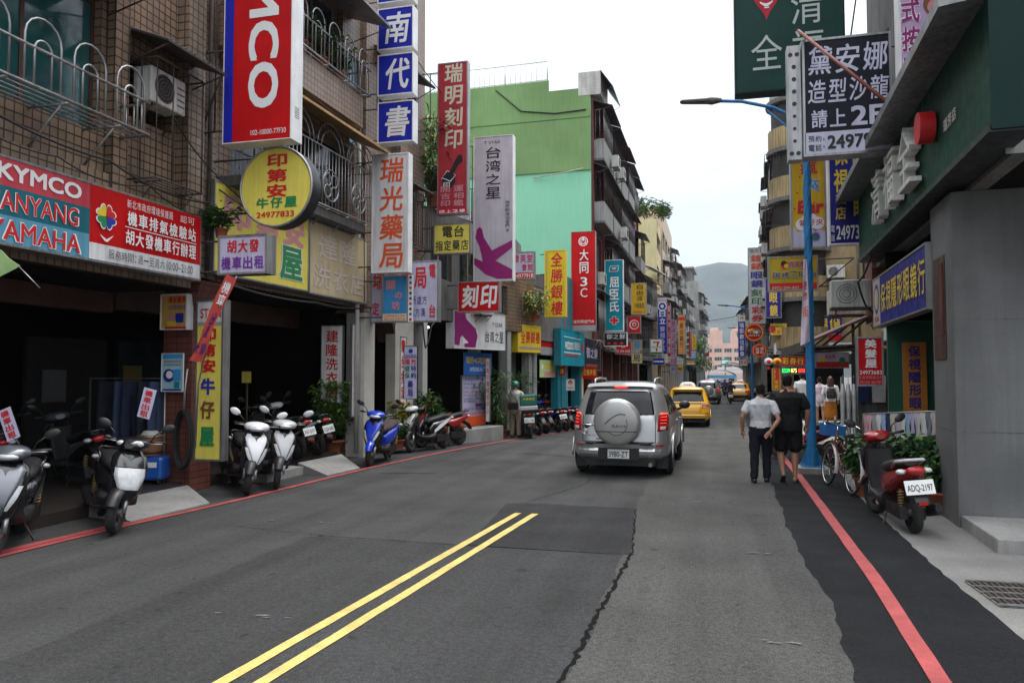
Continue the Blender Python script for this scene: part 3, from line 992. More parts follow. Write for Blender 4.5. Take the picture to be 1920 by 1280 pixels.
# --- the green flank
def flats(t, L, H, n, z0, fh, wm, seed, panel=None, D=9, near=None, bal=.7, rails=True, n_ac=.5, gf=True, trimm=None):
    q = random.Random(seed)
    mb = MB()
    ops = []
    k = max(1, int(L / 3.0))
    w = L / k
    for f in range(n):
        zz = z0 + fh * f
        for i in range(k):
            ops.append((i * w + .35, i * w + w - .35, zz + .85, zz + fh - .45))
    wall(mb, 0, L, z0 - (0 if gf else 3), H, wm, ops, depth=.25)
    shell(mb, L, z0 - .02, H, D, wm, near or wm)
    if trimm:
        for i in range(k + 1):
            x = min(max(i * w - .12, 0), L - .24)
            mb.box(x, x + .24, -.1, -.001, z0, H, trimm)
    part("wall", t, mb, uv=True)
    for (a, b, c, d) in ops:
        zz_ = c
        window(t, a, b, c, d, y=.18, n=3, fm=M_steel if q.random() < .6 else W_wood)
        r = q.random()
        if r < bal:
            pm = panel or W_grey
            out = .3 if zz_ < 6.5 else .55
            if q.random() < .55:
                mb = MB()
                mb.box(a - .15, b + .15, -out, -.001, c - .9, c - .8, W_dkgrey)
                mb.box(a - .15, b + .15, -out, -out + .08, c - .799, c + .05, pm)
                mb.box(a - .15, a - .07, -out + .081, -.001, c - .799, c + .05, pm)
                part("balcony", t, mb)
                if rails:
                    cage(t, a - .15, b + .15, c + .06, d - .1, out, M_steel if q.random() < .6 else M_iron, dx=.16, floor=False)
            else:
                cage(t, a - .1, b + .1, c - .5, d - .2, .28 if zz_ < 6.5 else .45, M_iron if q.random() < .6 else M_steel, dx=.15)
            awning(t, a - .3, b + .3, d + .35, (.35 if zz_ < 6.5 else .75) + q.random() * .25, .2 if zz_ < 6.5 else .35, q.choice([A_tin, A_dkt, A_dkt, A_rtin]), ribs=False)
        if q.random() < n_ac:
            ac_unit(t, q.uniform(a, max(a + .1, b - .8)), c - .75, y=0.0 if r >= bal or zz_ < 6.5 else -.55, w=.75, h=.55)
    if gf:
        arcade(t, L, z0 - .02, 2.6, M_inner, floorz=-.1)
        blocks("pillar", t, [(min(max(i * w - .2, 0.01), L - .41), min(max(i * w - .2, 0.01), L - .41) + .4, 0.02, .4, -.4, z0 - .021) for i in range(k + 1)], wm, True)

t, L = building("green_apartments", "five storey apartment block with a green and mint painted blank flank", (-4.76, 32.6), (-4.4, 52))
flats(t, L, 14.4, 4, 3.0, 2.8, W_red, 5, panel=W_grey, near=W_mint, bal=.92, D=16, trimm=W_red)
mb = MB()
gb = at(1000, 325, 32.55).z
mb.box(-.06, -.004, .02, 15.9, gb, 14.6, W_green)
mb.box(-.06, -.004, 1.9, 15.9, 14.601, 15.1, W_green)
mb.box(-.068, -.0601, .02, 15.9, gb + 2.35, gb + 2.39, mat("seam_green", (.06, .13, .04), .9))
part("flank_paint", t, mb)
mb = MB()
for yy in [2.0 + .25 * i for i in range(56)]:
    mb.tube([(.1, yy, 15.1), (.1, yy, 16.05)], .012 if int(yy * 4) % 8 else .03, 4, M_steel)
for zz in (15.2, 16.05):
    mb.tube([(.1, 2.0, zz), (.1, 15.9, zz)], .022, 4, M_steel)
part("roof_railing", t, mb)
mb = MB()
mb.box(-.07, 2.2, -.45, .55, 14.25, 15.3, T_white)
part("roof_hut", t, mb, uv=True)
awning(t, -.1, 2.6, 15.33, .55, .8, A_dkt, y=-.45, ribs=True)
mb = MB()
mb.tube([(-.08, 4.4, 14.9), (-.09, 3.2, 13.8), (-.09, 1.6, 13.55), (-.09, .2, 13.6)], .03, 5, M_ink)
mb.tube([(-.08, 2.6, 10.7), (-.25, 1.5, 10.75), (-.3, .3, 10.9)], .03, 5, M_cream)
part("cable", t, mb)

# --- further along the street
def far_block(name, label, pl, pr, Y0, Y1, top, wm, seed, **k):
    """block whose near corner is seen at column pl at distance Y0 and far corner at column pr at distance Y1"""
    a, b = at(pl, 690, Y0), at(pr, 690, Y1)
    t, L = building(name, label, (a.x, Y0), (b.x, Y1), z=-.25)
    flats(t, L, top, k.pop("n", 3), k.pop("z0", 3.1), k.pop("fh", 3.0), wm, seed, **k)
    return t, L
t, L = far_block("row_house", "pale three storey house with tin roof just past the green block", 1196, 1226, 52.2, 57, 9.3, W_grey, 21, n=2, bal=1, D=9, n_ac=.8)
awning(t, -.2, L, 9.9, 1.2, .5, A_tin)
far_block("cream_apartments", "cream blank sided apartment block with weeds growing on its roof", 1233, 1241, 57.2, 63, 13.9, W_cream, 22, n=4, fh=2.6, D=12, bal=.8)
far_block("beige_apartments", "beige apartment block with a rounded parapet and arched window", 1244, 1262, 63.2, 78, 16.2, W_beige, 23, n=4, fh=2.9, bal=.4, D=9)
far_block("grey_apartments", "grey apartment block stepping out with teal awnings and balconies", 1264, 1280, 78.3, 92, 14.9, W_white, 24, n=4, fh=2.7, bal=.9, D=9)
far_block("weathered_apartments", "weathered low apartment block beyond the bank blade", 1283, 1292, 92.3, 106, 12.6, W_grey, 25, n=3, fh=2.9, bal=.9, D=8)
t, L = far_block("concrete_apartments", "grey concrete apartment block with rows of air conditioners on its blank flank", 1311, 1322, 108, 126, 15.3, W_grey, 26, n=4, fh=2.7, bal=.9, D=9.5)
for f in range(4):
    for yy in (2.2, 6.0):
        mb = MB()
        mb.box(-.6, -.01, yy, yy + 1.0, 3.2 + 2.8 * f, 4.0 + 2.8 * f, M_ac)
        mb.box(-.9, -.01, yy - .4, yy + 1.5, 4.3 + 2.8 * f, 4.4 + 2.8 * f, W_white)
        part("air_conditioner", t, mb)
part("roof_hut", t, MB().box(.5, 8, 1, 5, 15.31, 17.2, W_dkgrey).box(.2, 8.4, .6, 5.4, 17.201, 17.4, W_grey))
# pink school like block closing the view
t, L = building("pink_building", "long pink building with stair towers closing the end of the street", (-38, 420), (48, 425), z=-.3)
mb = MB()
ops = [(2 + i * 5.2, 6.0 + i * 5.2, 5.2 + 4.6 * f, 7.4 + 4.6 * f) for i in range(16) for f in range(3)]
wall(mb, 0, L, -3, 19.5, W_pinkb, ops, depth=.6)
shell(mb, L, -3, 19.5, 14, W_pinkb)
for x in (28, 41, 53):
    mb.box(x, x + 7, .5, 9, 19.501, 26.5, W_pinkb)
    mb.box(x + 1, x + 5, 2, 7, 26.501, 28.2, W_pinkb)
part("wall", t, mb)
for o in ops:
    if 20 < o[0] < 66:
        window(t, *o, y=.4, n=3, fm=W_white, w=.15)
# ------------------------------------------------------------------ buildings along the far kerb side (x > 0)
W_shopgreen = mat("fascia_green", (0.0075, 0.046, 0.029), 0.5, var=0.08, streak=0.1, spec=.15)
W_shopgreen2 = mat("fascia_green_dark", (0.004, 0.022, 0.020), 0.5, var=0.05, spec=.15)
W_innergreen = mat("inner_green_wall", (0.008, 0.10, 0.055), 0.6, var=0.08)
W_pillar = mat("polished_cement_pillar", (0.135, 0.136, 0.136), 0.7, var=0.3, scale=.8, streak=0.05, speck=0.1, spec=.2)

t, L = building("corner_shop", "grey cement corner shop with a deep green fascia and dark arcade", (3.25, 16.5), (2.9, 9.95))
mb = MB()                                               # local: x runs from the far end to the near end, -y to the street
mb.box(L - 1.05, L, 0.0, 2.2, -.1, 4.0, W_pillar)
for zz in (1.12, 2.45):
    mb.box(L - 1.052, L + .002, -.002, 2.2, zz, zz + .012, W_dkgrey)
part("pillar", t, mb)
part("meter_recess", t, MB().box(L - .95, L - .35, -.012, -.003, 2.0, 3.3, W_wood).box(L - .55, L - .4, -.03, -.013, 2.3, 3.2, W_red))
mb = MB()
wall(mb, -.2, L + 1.6, 5.2, 13, W_dkgrey, [(.6, 2.2, 6.2, 8.0), (2.9, 4.6, 6.2, 8.0), (5.4, 7.2, 6.2, 8.0)], y=.12)
mb.poly([(L + 1.6, .12, 4.0), (L + 1.6, 9, 4.0), (L + 1.6, 9, 13), (L + 1.6, .12, 13)], W_grey)
mb.poly([(-.2, .12, 4.0), (-.2, 9, 4.0), (-.2, 9, 13), (-.2, .12, 13)], W_yell)
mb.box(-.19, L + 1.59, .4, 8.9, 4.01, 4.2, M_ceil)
mb.box(-.19, L + 1.59, .2, .39, 4.01, 5.19, W_dkgrey)
part("wall", t, mb, uv=True)
for a, b in ((.6, 2.2), (2.9, 4.6), (5.4, 7.2)):
    window(t, a, b, 6.2, 8.0, y=.2, n=3, rows=2)
mb = MB()
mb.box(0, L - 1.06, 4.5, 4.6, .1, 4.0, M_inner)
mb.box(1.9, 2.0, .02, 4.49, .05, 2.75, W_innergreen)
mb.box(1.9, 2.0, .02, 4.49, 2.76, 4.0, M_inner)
mb.box(L - 1.05, L - .9, 2.21, 4.49, .1, 4.0, W_innergreen)
part("shop_wall", t, mb)
part("doorstep", t, MB().bbox(L + .01, L + 1.35, .02, 2.2, -.1, .15, M_concrete, .012))
part("arcade_floor", t, MB().box(0, L - 1.06, .3, 4.5, -.2, .06, T_floor), uv=True)

# deep fascia box with cap
t, FL = building("shop_fascia", "long dark green fascia box with white raised letters and a red disc", (3.07, 16.3), (2.62, 7.75))
part("fascia_face", t, MB().box(0, FL, 0, .33, 4.13, 5.35, W_shopgreen))
part("end_panel", t, MB().box(FL + .001, FL + .025, -.01, .36, 4.08, 5.6, W_shopgreen2))
part("cap", t, MB().prism([(0, -.42, 5.30), (0, -.42, 5.42), (0, .6, 5.56), (0, .6, 5.351), (0, 0, 5.351)], (FL + .02, 0, 0), A_tin))
part("bottom_trim", t, MB().box(0, FL, -.03, .36, 4.06, 4.129, M_black))
M_letter = mat("channel_letter_white", (0.66, 0.65, 0.62), 0.45, streak=0.25)
for i, ch in enumerate("清福全"):
    mb = MB()
    v, f, (a0, a1, b0, b1) = glyph(ch, 0.0)
    x0, x1, z0, z1 = 2.7 + i * 1.15, 3.55 + i * 1.15, 4.3, 5.12
    P = [(x0 + (p - a0) / (a1 - a0) * (x1 - x0), z0 + (q2 - b0) / (b1 - b0) * (z1 - z0)) for p, q2, _ in v]
    mb.add([(a, -.17, b) for a, b in P], f, M_letter)
    ed = {}
    for g in f:
        for a, b in zip(g, g[1:] + g[:1]):
            k = (min(a, b), max(a, b))
            ed[k] = ed.get(k, 0) + 1
    for (a, b), c in ed.items():
        if c == 1:
            mb.poly([(P[a][0], -.17, P[a][1]), (P[b][0], -.17, P[b][1]), (P[b][0], -.03, P[b][1]), (P[a][0], -.03, P[a][1])], M_letter)
    part("raised_letter", t, mb)
part("red_disc", t, MB().cyl((6.45, -.03, 4.78), (6.45, -.2, 4.78), .19, m=RED, seg=24))
part("small_lettering", t, MB().chars("瑞芳店", 6.9, 7.45, 4.55, 4.72, M_letter, y=-.02))
mb = MB()
mb.tube([(5.7, -.4, 5.4), (3.9, -1.35, 7.3)], .025, 6, mat("rust_red_rod", (.16, .03, .015), .6))
part("brace_rod", t, mb)

# stained yellow block with the rounded corner
t, L = building("yellow_apartments", "stained yellow apartment block with rounded corner and domed water tower", (5.2, 62), (3.75, 38), z=-.25)
flats(t, L, 13.0, 4, 3.3, 2.4, W_yell, 41, bal=.95, D=14, rails=True, n_ac=.9, near=T_yel)
mb = MB()
for f in range(5):
    zz = 3.3 + f * 2.4
    ring = lambda r, z: [(L - .3 + r * math.cos(a), .75 + r * math.sin(a), z) for a in [2 * math.pi * k / 20 for k in range(20)]]
    mb.loft([ring(1.35, zz), ring(1.35, zz + 1.0)], W_yell)
    mb.loft([ring(1.2, zz + 1.001), ring(1.2, zz + 2.2)], M_dark)
    mb.loft([ring(1.45, zz + 2.201), ring(1.45, zz + 2.399)], W_dkgrey)
part("corner_tower", t, mb)
mb = MB()
mb.ell((L - .3, .75, 15.31), 1.3, 1.3, 1.5, W_grey, 20, 7, z0=0.0)
part("dome", t, mb)
for f in range(4):
    cage(t, L - 1.9, L + .75, 4.35 + f * 2.4, 5.4 + f * 2.4, .78, M_iron, dx=.12, floor=False)
blocks("flank_window", t, [(L + .001, L + .05, yy, yy + 1.1, 6.2 + 2.4 * f, 7.3 + 2.4 * f) for f in range(3) for yy in (3.5, 6.5, 9.5)], M_glass)
for f, yy, zz in ((0, 1.9, 6.6), (1, 4.6, 6.0), (2, 5.4, 9.2), (3, 2.0, 9.6), (4, 7.6, 6.4)):
    mb = MB().bbox(L + .12, L + .42, yy, yy + .8, zz, zz + .6, M_ac, .02).box(L + .001, L + .45, yy + .05, yy + .75, zz - .06, zz - .001, M_iron)
    mb.cyl((L + .42, yy + .3, zz + .3), (L + .43, yy + .3, zz + .3), .22, m=W_dkgrey, seg=18)
    part("air_conditioner", t, mb)
for yy in (1.4, 3.3, 7.2):
    pipe(t, [(L + .06, yy, 3.2), (L + .06, yy, 8), (L + .06, yy, 12.8)], .05, W_dkgrey)
awning(t, .5, L - 1, 6.0, .5, .2, A_dkt)
# low houses further down that side
t, L = far_block("row_house", "narrow three storey house past the stained yellow block", 1398, 1428, 86, 62.3, 9.5, W_grey, 43, n=2, bal=.9, D=9)
far_block("row_house", "pale two storey shop house with a green awning far along the kerb", 1392, 1400, 110, 86.3, 7.0, W_white, 44, n=1, bal=.9, D=9)
# set back house behind the forecourt
t, L = building("setback_house", "low cream house set back behind the forecourt", (8.2, 37.5), (7.0, 17.2))
flats(t, L, 9.2, 2, 3.2, 3.0, W_cream, 45, bal=.4, D=6)

# timber framed tin awning over the clothes stall
t = thing("stall_awning", "sloping red brown tin awning on posts beyond the pole", "awning", (0, 0, 0))
mb = MB()
mb.prism([(2.05, 16.8, 2.42), (3.85, 16.8, 3.22), (3.85, 16.8, 3.27), (2.05, 16.8, 2.47)], (0, 4.2, 0), A_rtin)
mb.prism([(2.0, 16.79, 2.3), (2.05, 16.79, 2.3), (2.05, 16.79, 2.5), (2.0, 16.79, 2.5)], (0, 4.22, 0), A_dkt)
part("roof", t, mb)
for yy in (16.85, 18.9, 20.9):
    part("truss", t, MB().tube([(2.06, yy, 2.38), (3.8, yy, 2.45)], .03, 5, M_iron).tube([(2.6, yy, 2.4), (3.3, yy, 2.98)], .025, 5, M_iron))
for x, yy in ((3.75, 16.9), (3.75, 20.9)):
    part("post", t, MB().tube([(x, yy, 0), (x, yy, 3.2)], .04, 6, M_iron))
part("side_wall", bpy.data.objects["corner_shop"], MB().box(-1.2, -.21, .12, 5, 2.9, 5.6, T_brick), uv=True)
for k in range(2):
    mb = MB()
    o = at(1567, 560, 17.5)
    tt = thing("air_conditioner", ["white outdoor air conditioner hung above the tin awning", "smaller white outdoor air conditioner at the far end of the tin awning"][k], "air conditioner", (2.62 + .25 * k, 16.9 + k * 2, 3.22), R(0), "outdoor air conditioners above the awning")
    mb.bbox(0, .8, 0, .3, 0, .58, M_ac, .02)
    part("case", tt, mb)
    mb = MB()
    for rr in (.2, .14, .08):
        mb.torus((.3, -.006, .29), (0, 1, 0), rr, .006, W_dkgrey, 18, 4)
    part("grille", tt, mb)
    part("bracket", tt, MB().box(.0, .8, .02, .28, -.05, -.002, M_iron).tube([(.1, .1, -.03), (.1, .1, -.4 + .1)], .015, 5, M_iron).tube([(.8, .15, -.03), (1.0, .15, -.35)], .015, 5, M_iron))
# ------------------------------------------------------------------ signs
FX_L = [(0, -7.6), (15.3, -7.45), (18.4, -7.15), (21.6, -6.3), (24.6, -5.55), (27.4, -5.15), (32.6, -4.76), (52, -4.4), (60, -3.4), (80, -3.1), (110, -2.2), (150, -.4)]
FX_R = [(0, 2.9), (16.5, 3.25), (16.6, 3.3), (38, 3.7), (62, 5.2), (110, 6)]

def lettering(mb, w, h, lets, y0=-0.004):
    for i, e in enumerate(lets):
        y = y0 - 0.0016 * (i + 1)
        k = e[0]
        if k == "rect":
            _, a, b, c, d, m = e
            mb.poly([(a * w, y, c * h), (b * w, y, c * h), (b * w, y, d * h), (a * w, y, d * h)], m)
        elif k == "disc":
            _, a, c, r, m = e[:5]
            ry = e[5] if len(e) > 5 else r
            mb.poly([(a * w + r * math.cos(t), y, c * h + ry * math.sin(t)) for t in [2 * math.pi * j / 28 for j in range(28)]], m)
        elif k == "poly":
            mb.poly([(a * w, y, c * h) for a, c in e[1]], e[2])
        elif k == "rot":
            _, s, a, b, c, d, m, bold = e
            v, f, (p0, p1, q0, q1) = glyph(s, bold)
            mb.add([(a * w + (b - a) * w * (q - q0) / (q1 - q0), y - .0003 * c_, d * h - (d - c) * h * (p - p0) / (p1 - p0)) for p, q, c_ in v], f, m)
        else:
            s, a, b, c, d, m = e[1:7]
            bold = e[7] if len(e) > 7 else 0.02
            sh = e[8] if len(e) > 8 else 0.0
            if k == "t":
                mb.text(s, a * w, b * w, c * h, d * h, m, y, bold, shear=sh)
            else:
                mb.chars(s, a * w, b * w, c * h, d * h, m, k, y, bold, shear=sh)

def sign(name, label, cat, o, rz, w, h, t, fm, lets, cm=None, rim=0.03, group=None, bracket=(), tilt=0.0, ends=None):
    g = thing(name, label, cat, o, rz, group)
    if tilt:
        g.rotation_euler = (tilt, 0, rz)
    cm = cm or M_steel
    mb = MB()
    mb.poly([(rim, 0, rim), (w - rim, 0, rim), (w - rim, 0, h - rim), (rim, 0, h - rim)], fm)
    lettering(mb, w, h, lets)
    part("sign_face", g, mb)
    mb = MB()
    mb.box(0, w, .006, t, 0, h, cm)
    if rim:
        mb.box(0, w, -.012, .0059, 0, rim, cm).box(0, w, -.012, .0059, h - rim, h, cm)
        mb.box(0, rim, -.012, .0059, rim, h - rim, cm).box(w - rim, w, -.012, .0059, rim, h - rim, cm)
    if t > 0.1:
        mb.poly([(w - rim, t + .004, rim), (rim, t + .004, rim), (rim, t + .004, h - rim), (w - rim, t + .004, h - rim)], fm)
    if ends:
        ends(mb, w, h, t)
    part("casing", g, mb)
    for seg in bracket:
        part("bracket", g, MB().tube(seg, .016, 5, M_iron))
    return g

def blade(name, label, l, r, t, b, Y, fm, lets, cat="sign", th=0.2, side=-1, cm=None, rim=0.03, group=None, reach=None, rz=0.0, ends=None, ladder=False):
    m = (t + b) / 2
    x0, x1 = at(l, m, Y).x, at(r, m, Y).x
    z0, z1 = at((l + r) / 2, b, Y).z, at((l + r) / 2, t, Y).z
    w, h = x1 - x0, z1 - z0
    fx = reach if reach is not None else (interp(FX_L, Y) - x0 if side < 0 else interp(FX_R, Y) - x0)
    br = []
    if side < 0 and fx < -.02:
        zs = [h * .12, h * .9] if h < 2.2 else [h * .06, h * .35, h * .65, h * .95]
        br = [[(fx, th / 2, z), (0, th / 2, z)] for z in zs]
        if ladder:
            br += [[(fx, th / 2, zs[0]), (0, th / 2, zs[1])], [(fx * .5, th / 2, zs[0]), (fx * .5, th / 2, zs[-1])]]
    elif side > 0 and fx > w:
        zs = [h * .12, h * .9]
        br = [[(w, th / 2, z), (fx, th / 2, z)] for z in zs] + [[(w + .05, th / 2, zs[0]), (fx, th / 2, zs[1])]]
    return sign(name, label, cat, (x0, Y, z0), rz, w, h, th, fm, lets, cm, rim, group, br, ends=ends)

F = face_mat
F_red, F_yel, F_blue, F_white = F("red", (0.50, 0.004, 0.006), .04), F("yellow", (0.72, 0.61, 0.11), .06), F("blue", (0.012, 0.02, 0.36), .06), F("white", (0.66, 0.66, 0.66), .15)
F_lil, F_palered, F_grey, F_teal = F("lilac", (0.52, 0.50, 0.66), .1), F("faded_red", (0.42, 0.035, 0.046), .1), F("pearl_grey", (0.50, 0.48, 0.54), .08), F("turquoise", (0.0, 0.235, 0.32), .06)
F_black, F_dgreen, F_orange, F_tan = F("black", (0.012, 0.013, 0.022), .05), F("deep_green", (0.006, 0.042, 0.034), .05), F("orange", (0.62, 0.28, 0.06), .1), F("faded_tan", (0.50, 0.41, 0.25), .14)
F_navy, F_pink, F_gold = F("navy", (0.02, 0.02, 0.20), .08), F("pale_pink", (0.52, 0.33, 0.44), .15), F("gold", (0.70, 0.42, 0.02), .1)
F_palegreen, F_salmon, F_sky, F_brightblue = F("pale_green", (0.45, .58, .25), .1), F("salmon", (0.50, .085, .10), .2), F("sky", (0.05, .26, .55), .1), F("bright_blue", (0.02, 0.12, 0.42), .1)

def board(name, label, p0, p1, z0, z1, fm, lets, off=.22, th=.2, **k):
    """sign flat along a shop front from p0 to p1 (read from p0 to p1)"""
    d = Vector((p1[0] - p0[0], p1[1] - p0[1], 0))
    L = d.length
    d.normalize()
    n = Vector((d.y, -d.x, 0))
    o = Vector((p0[0], p0[1], z0)) + n * off
    return sign(name, label, "sign", o, math.atan2(d.y, d.x), L, z1 - z0, th, fm, lets, **k)

# motorcycle shop board
F_kred, F_kteal, F_kpale = F("brand_red", (0.50, .055, .075), .12), F("brand_teal", (0.015, .125, .17), .12), F("brand_pale_blue", (0.11, .30, .42), .12)
rx = (7.52 - 4.2) / 5.4
lets = [("rect", 0, rx, .66, .985, F_kred), ("rect", 0, rx, .335, .66, F_kteal), ("rect", 0, rx, .015, .335, F_kpale), ("rect", rx, .995, .24, .985, F_red), ("rect", rx, .995, .015, .24, F_white),
        ("t", "KYMCO", .385, rx - .025, .73, .92, WHT, .05), ("t", "SANYANG", .372, rx - .03, .385, .615, WHT, .05), ("t", "SANYANG", .375, rx - .033, .39, .61, RED, .02),
        ("t", "YAMAHA", .365, rx - .022, .055, .295, WHT, .055), ("t", "YAMAHA", .369, rx - .026, .065, .285, RED, .025)]
gx = rx + .045
def petal(cu, cv, a, k, m):
    pts = []
    for q2 in range(20):
        u = 2 * math.pi * q2 / 20
        hx, hy = .016 * math.sin(u) ** 3, (13 * math.cos(u) - 5 * math.cos(2 * u) - 2 * math.cos(3 * u)) / 17 * .016 + .016
        x, y = hx * math.cos(a) - hy * math.sin(a), hx * math.sin(a) + hy * math.cos(a)
        pts.append((cu + x * k, cv + y * k * 5.5))
    return ("poly", pts, m)
for m, a in ((YEL, 45), (RED, -45), (GRN, 135), (BLU, -135)):
    lets += [petal(gx, .60, R(a), 1.12, WHT), petal(gx, .60, R(a), 1.0, m)]
lets += [("poly", [(gx - .02, .36), (gx, .31), (gx + .022, .38), (gx + .004, .28), (gx - .004, .28)], WHT),
         ("h", "新北市政府環境保護局", rx + .105, .88, .79, .92, WHT, .01), ("h", "認可", .905, .965, .80, .92, WHT, .01), ("h", "機車排氣檢驗站", rx + .105, .972, .55, .77, WHT, .035),
         ("rect", rx + .1, .972, .532, .542, WHT), ("h", "胡大發機車行辦理", rx + .1, .972, .29, .52, WHT, .035), ("h", "服務時間", rx + .05, rx + .13, .06, .2, BLK, .0), ("t", ":", rx + .134, rx + .137, .075, .18, BLK, .01),
         ("h", "週一至週六", rx + .142, rx + .236, .06, .2, BLK, .0), ("t", "10:00~21:00", rx + .242, rx + .342, .07, .19, BLK, .0)]
board("shop_sign", "long red, teal and white fascia board of the motorcycle shop", (-7.55, 4.2), (-7.5, 9.6), 3.2, 4.18, F_white, lets)

# blades of the first house
def vents(mb, w, h, t):
    mb.box(w, w + .004, .006, t, 0, h, M_white)
    for k in range(6):
        mb.box(w + .004, w + .006, t * .3, t * .7, .35 + .03 * k, .36 + .03 * k, W_dkgrey)
blade("blade_sign", "huge red blade sign with a blue stripe and sideways white letters", 422, 549, -260, 265, 9.68, F_red,
      [("rect", 0.01, .145, 0.005, .995, F_blue), ("rot", "KYMCO", .37, .81, .115, .838, WHT, .05), ("t", "102-10000-77F30", .42, .93, .022, .04, WHT, .0)], th=.3, rim=.012, cm=M_white, ends=vents, ladder=True)
g = thing("round_sign", "round yellow lightbox sign with a thick black rim", "sign", (at(517, 350, 9.99).x, 9.99, at(517, 350, 9.99).z))
rr = .62
mb = MB()
mb.poly([(rr * .955 * math.cos(a), 0, rr * .955 * math.sin(a)) for a in [2 * math.pi * k / 48 for k in range(48)]], F_yel)
lettering(mb, 2, 2, [("v", "印第安", -.09, .11, -.09, .26, RED, .06), ("h", "牛仔屋", -.17, .19, -.17, -.075, GRN, .06), ("t", "24977833", -.16, .16, -.235, -.19, RED, .03)])
part("sign_face", g, mb)
mb = MB()
mb.cyl((0, .004, 0), (0, .26, 0), rr, m=M_black, seg=48)
mb.torus((0, 0, 0), (0, 1, 0), rr * .98, .02, M_steel, 48, 6)
part("casing", g, mb)
part("bracket", g, MB().tube([(-1.35, .13, .5), (-.35, .13, .5)], .018, 5, M_iron).tube([(-1.35, .13, -.35), (-.5, .13, -.35)], .018, 5, M_iron).tube([(-1.3, .13, .2), (-.55, .13, -.3)], .014, 5, M_iron))
blade("small_sign", "small lilac lightbox with red and purple characters beneath the round sign", 409, 501, 440, 514, 9.48, F_lil, [("h", "胡大發", .17, .85, .52, .9, RED, .05), ("h", "機車出租", .06, .95, .1, .48, PUR, .045)], th=.24)
blade("standing_sign", "tall yellow upright sign with one column of coloured characters by the brick pillar", 366, 418, 562, 864, 9.9, F_yel,
      [("rect", .03, .97, .86, .99, F_white), ("t", "STON", .15, .9, .885, .945, RED, .03), ("rect", .03, .97, .84, .86, GRY), ("v", "印第安", .18, .78, .54, .83, RED, .07), ("v", "牛", .18, .78, .4, .52, BLU, .08), ("v", "仔", .18, .78, .25, .38, BRN, .07), ("v", "屋", .18, .78, .08, .22, GRN, .07)], th=.16, cm=M_steel, reach=0)
# jeans shop and laundry boards
lets = [("h", "印第安", .06, .96, .5, .92, PINK, .07), ("h", "牛仔", .02, .6, .06, .45, PINK, .07), ("h", "屋", .62, .95, .06, .56, WHT, .1), ("h", "屋", .63, .94, .07, .55, GRN, .06)]
board("shop_sign", "sun-bleached yellow fascia board of the jeans shop with a green last character", (-7.58, 10.0), (-7.52, 12.78), 3.38, 4.86, F_yel, lets)
M_fade = ink("faded_white", (0.56, 0.47, 0.42))
board("shop_sign", "blank looking tan fascia board with ghost characters of the laundry", (-7.52, 12.80), (-7.47, 15.25), 3.36, 4.8, F_tan, [("h", "達隆", .12, .8, .5, .9, M_fade, .02), ("h", "洗衣店", .05, .95, .08, .46, M_fade, .02)])
blade("panel_sign", "narrow white wall panel of the laundry with one column of red characters", 602, 643, 610, 755, 14.72, F_white, [("v", "建隆洗衣店", .18, .82, .05, .95, RED, .03)], th=.06, rim=.015, reach=0)
board("panel_sign", "slim faded white pillar panel next to the white pipe", (-7.42, 14.80), (-7.40, 15.15), .9, 2.9, F_white, [("v", "建隆洗衣", .2, .8, .1, .9, PINK, .0)], off=.03, th=.05, rim=.01)
board("panel_sign", "slim red lettered pharmacy panel on the pale tower pillar", (-7.4, 15.36), (-7.39, 15.62), .6, 2.75, F_salmon, [("v", "瑞光藥局健保", .12, .88, .04, .96, RED, .04)], off=.13, th=.04, rim=.01)
# pharmacy blades
for i, (ch, tt, bb, lab) in enumerate((("地", -75, 4, "topmost square blue lightbox on the tan tower, cut by the sky"), ("南", 14, 92, "square blue lightbox with a white character like a gate, above two others"), ("代", 101, 178, "middle square blue lightbox with a slanting white character"), ("書", 190, 267, "lowest square blue lightbox, just above the red lettered white blade"))):
    blade("square_sign", lab, 708, 775, tt, bb, 14.93, F_blue, [("h", ch, .12, .9, .08, .94, WHT, .035, .12)], th=.26, cm=M_white, rim=.025, group="stacked blue lightboxes", reach=-.5)
blade("blade_sign", "tall white pharmacy blade with four big orange red characters", 697, 766, 288, 511, 14.70, F_white, [("v", "瑞光藥局", .16, .88, .02, .98, ORG, .03, .08)], th=.22, cm=M_white)
blade("shop_sign", "wide white pharmacy board with red and blue lettering behind the small blue sign", 695, 822, 490, 604, 15.35, F_lil, [("h", "瑞光藥局", -.1 + .12, .84, .52, .92, RED, .04), ("h", "公保醫院所處方", .3, .84, .27, .44, NAVY, .01), ("h", "連續處方箋", .42, .82, .08, .24, NAVY, .01), ("v", "電", .86, .97, .7, .95, RED, .03), ("v", "台", .86, .97, .05, .3, RED, .03), ("h", "定", .02, .14, .1, .36, RED, .04)], th=.18)
def dots(mb, w, h, t):
    q = random.Random(4)
    mb.box(w, w + .1, .02, .06, 0, h, M_white)
    for k in range(9):
        mb.cyl((w + .05, .019, h * (k + .5) / 9), (w + .05, .015, h * (k + .5) / 9), .03, m=(RED, BLU, BLK)[k % 3], seg=10)
blade("small_sign", "small bright blue lightbox with pink characters and a dotted edge strip", 716, 765, 516, 604, 15.0, F_sky, [("h", "蘭", .12, .55, .68, .92, PINK, .05), ("t", "の", .5, .78, .5, .64, PINK, .06), ("h", "坊", .35, .72, .25, .46, PINK, .06), ("rect", .03, .97, .03, .18, CRM), ("t", "24960230", .1, .9, .11, .16, ORG, .02), ("t", "0912570918", .1, .9, .045, .09, ORG, .02)], th=.2, ends=dots, reach=-.6)
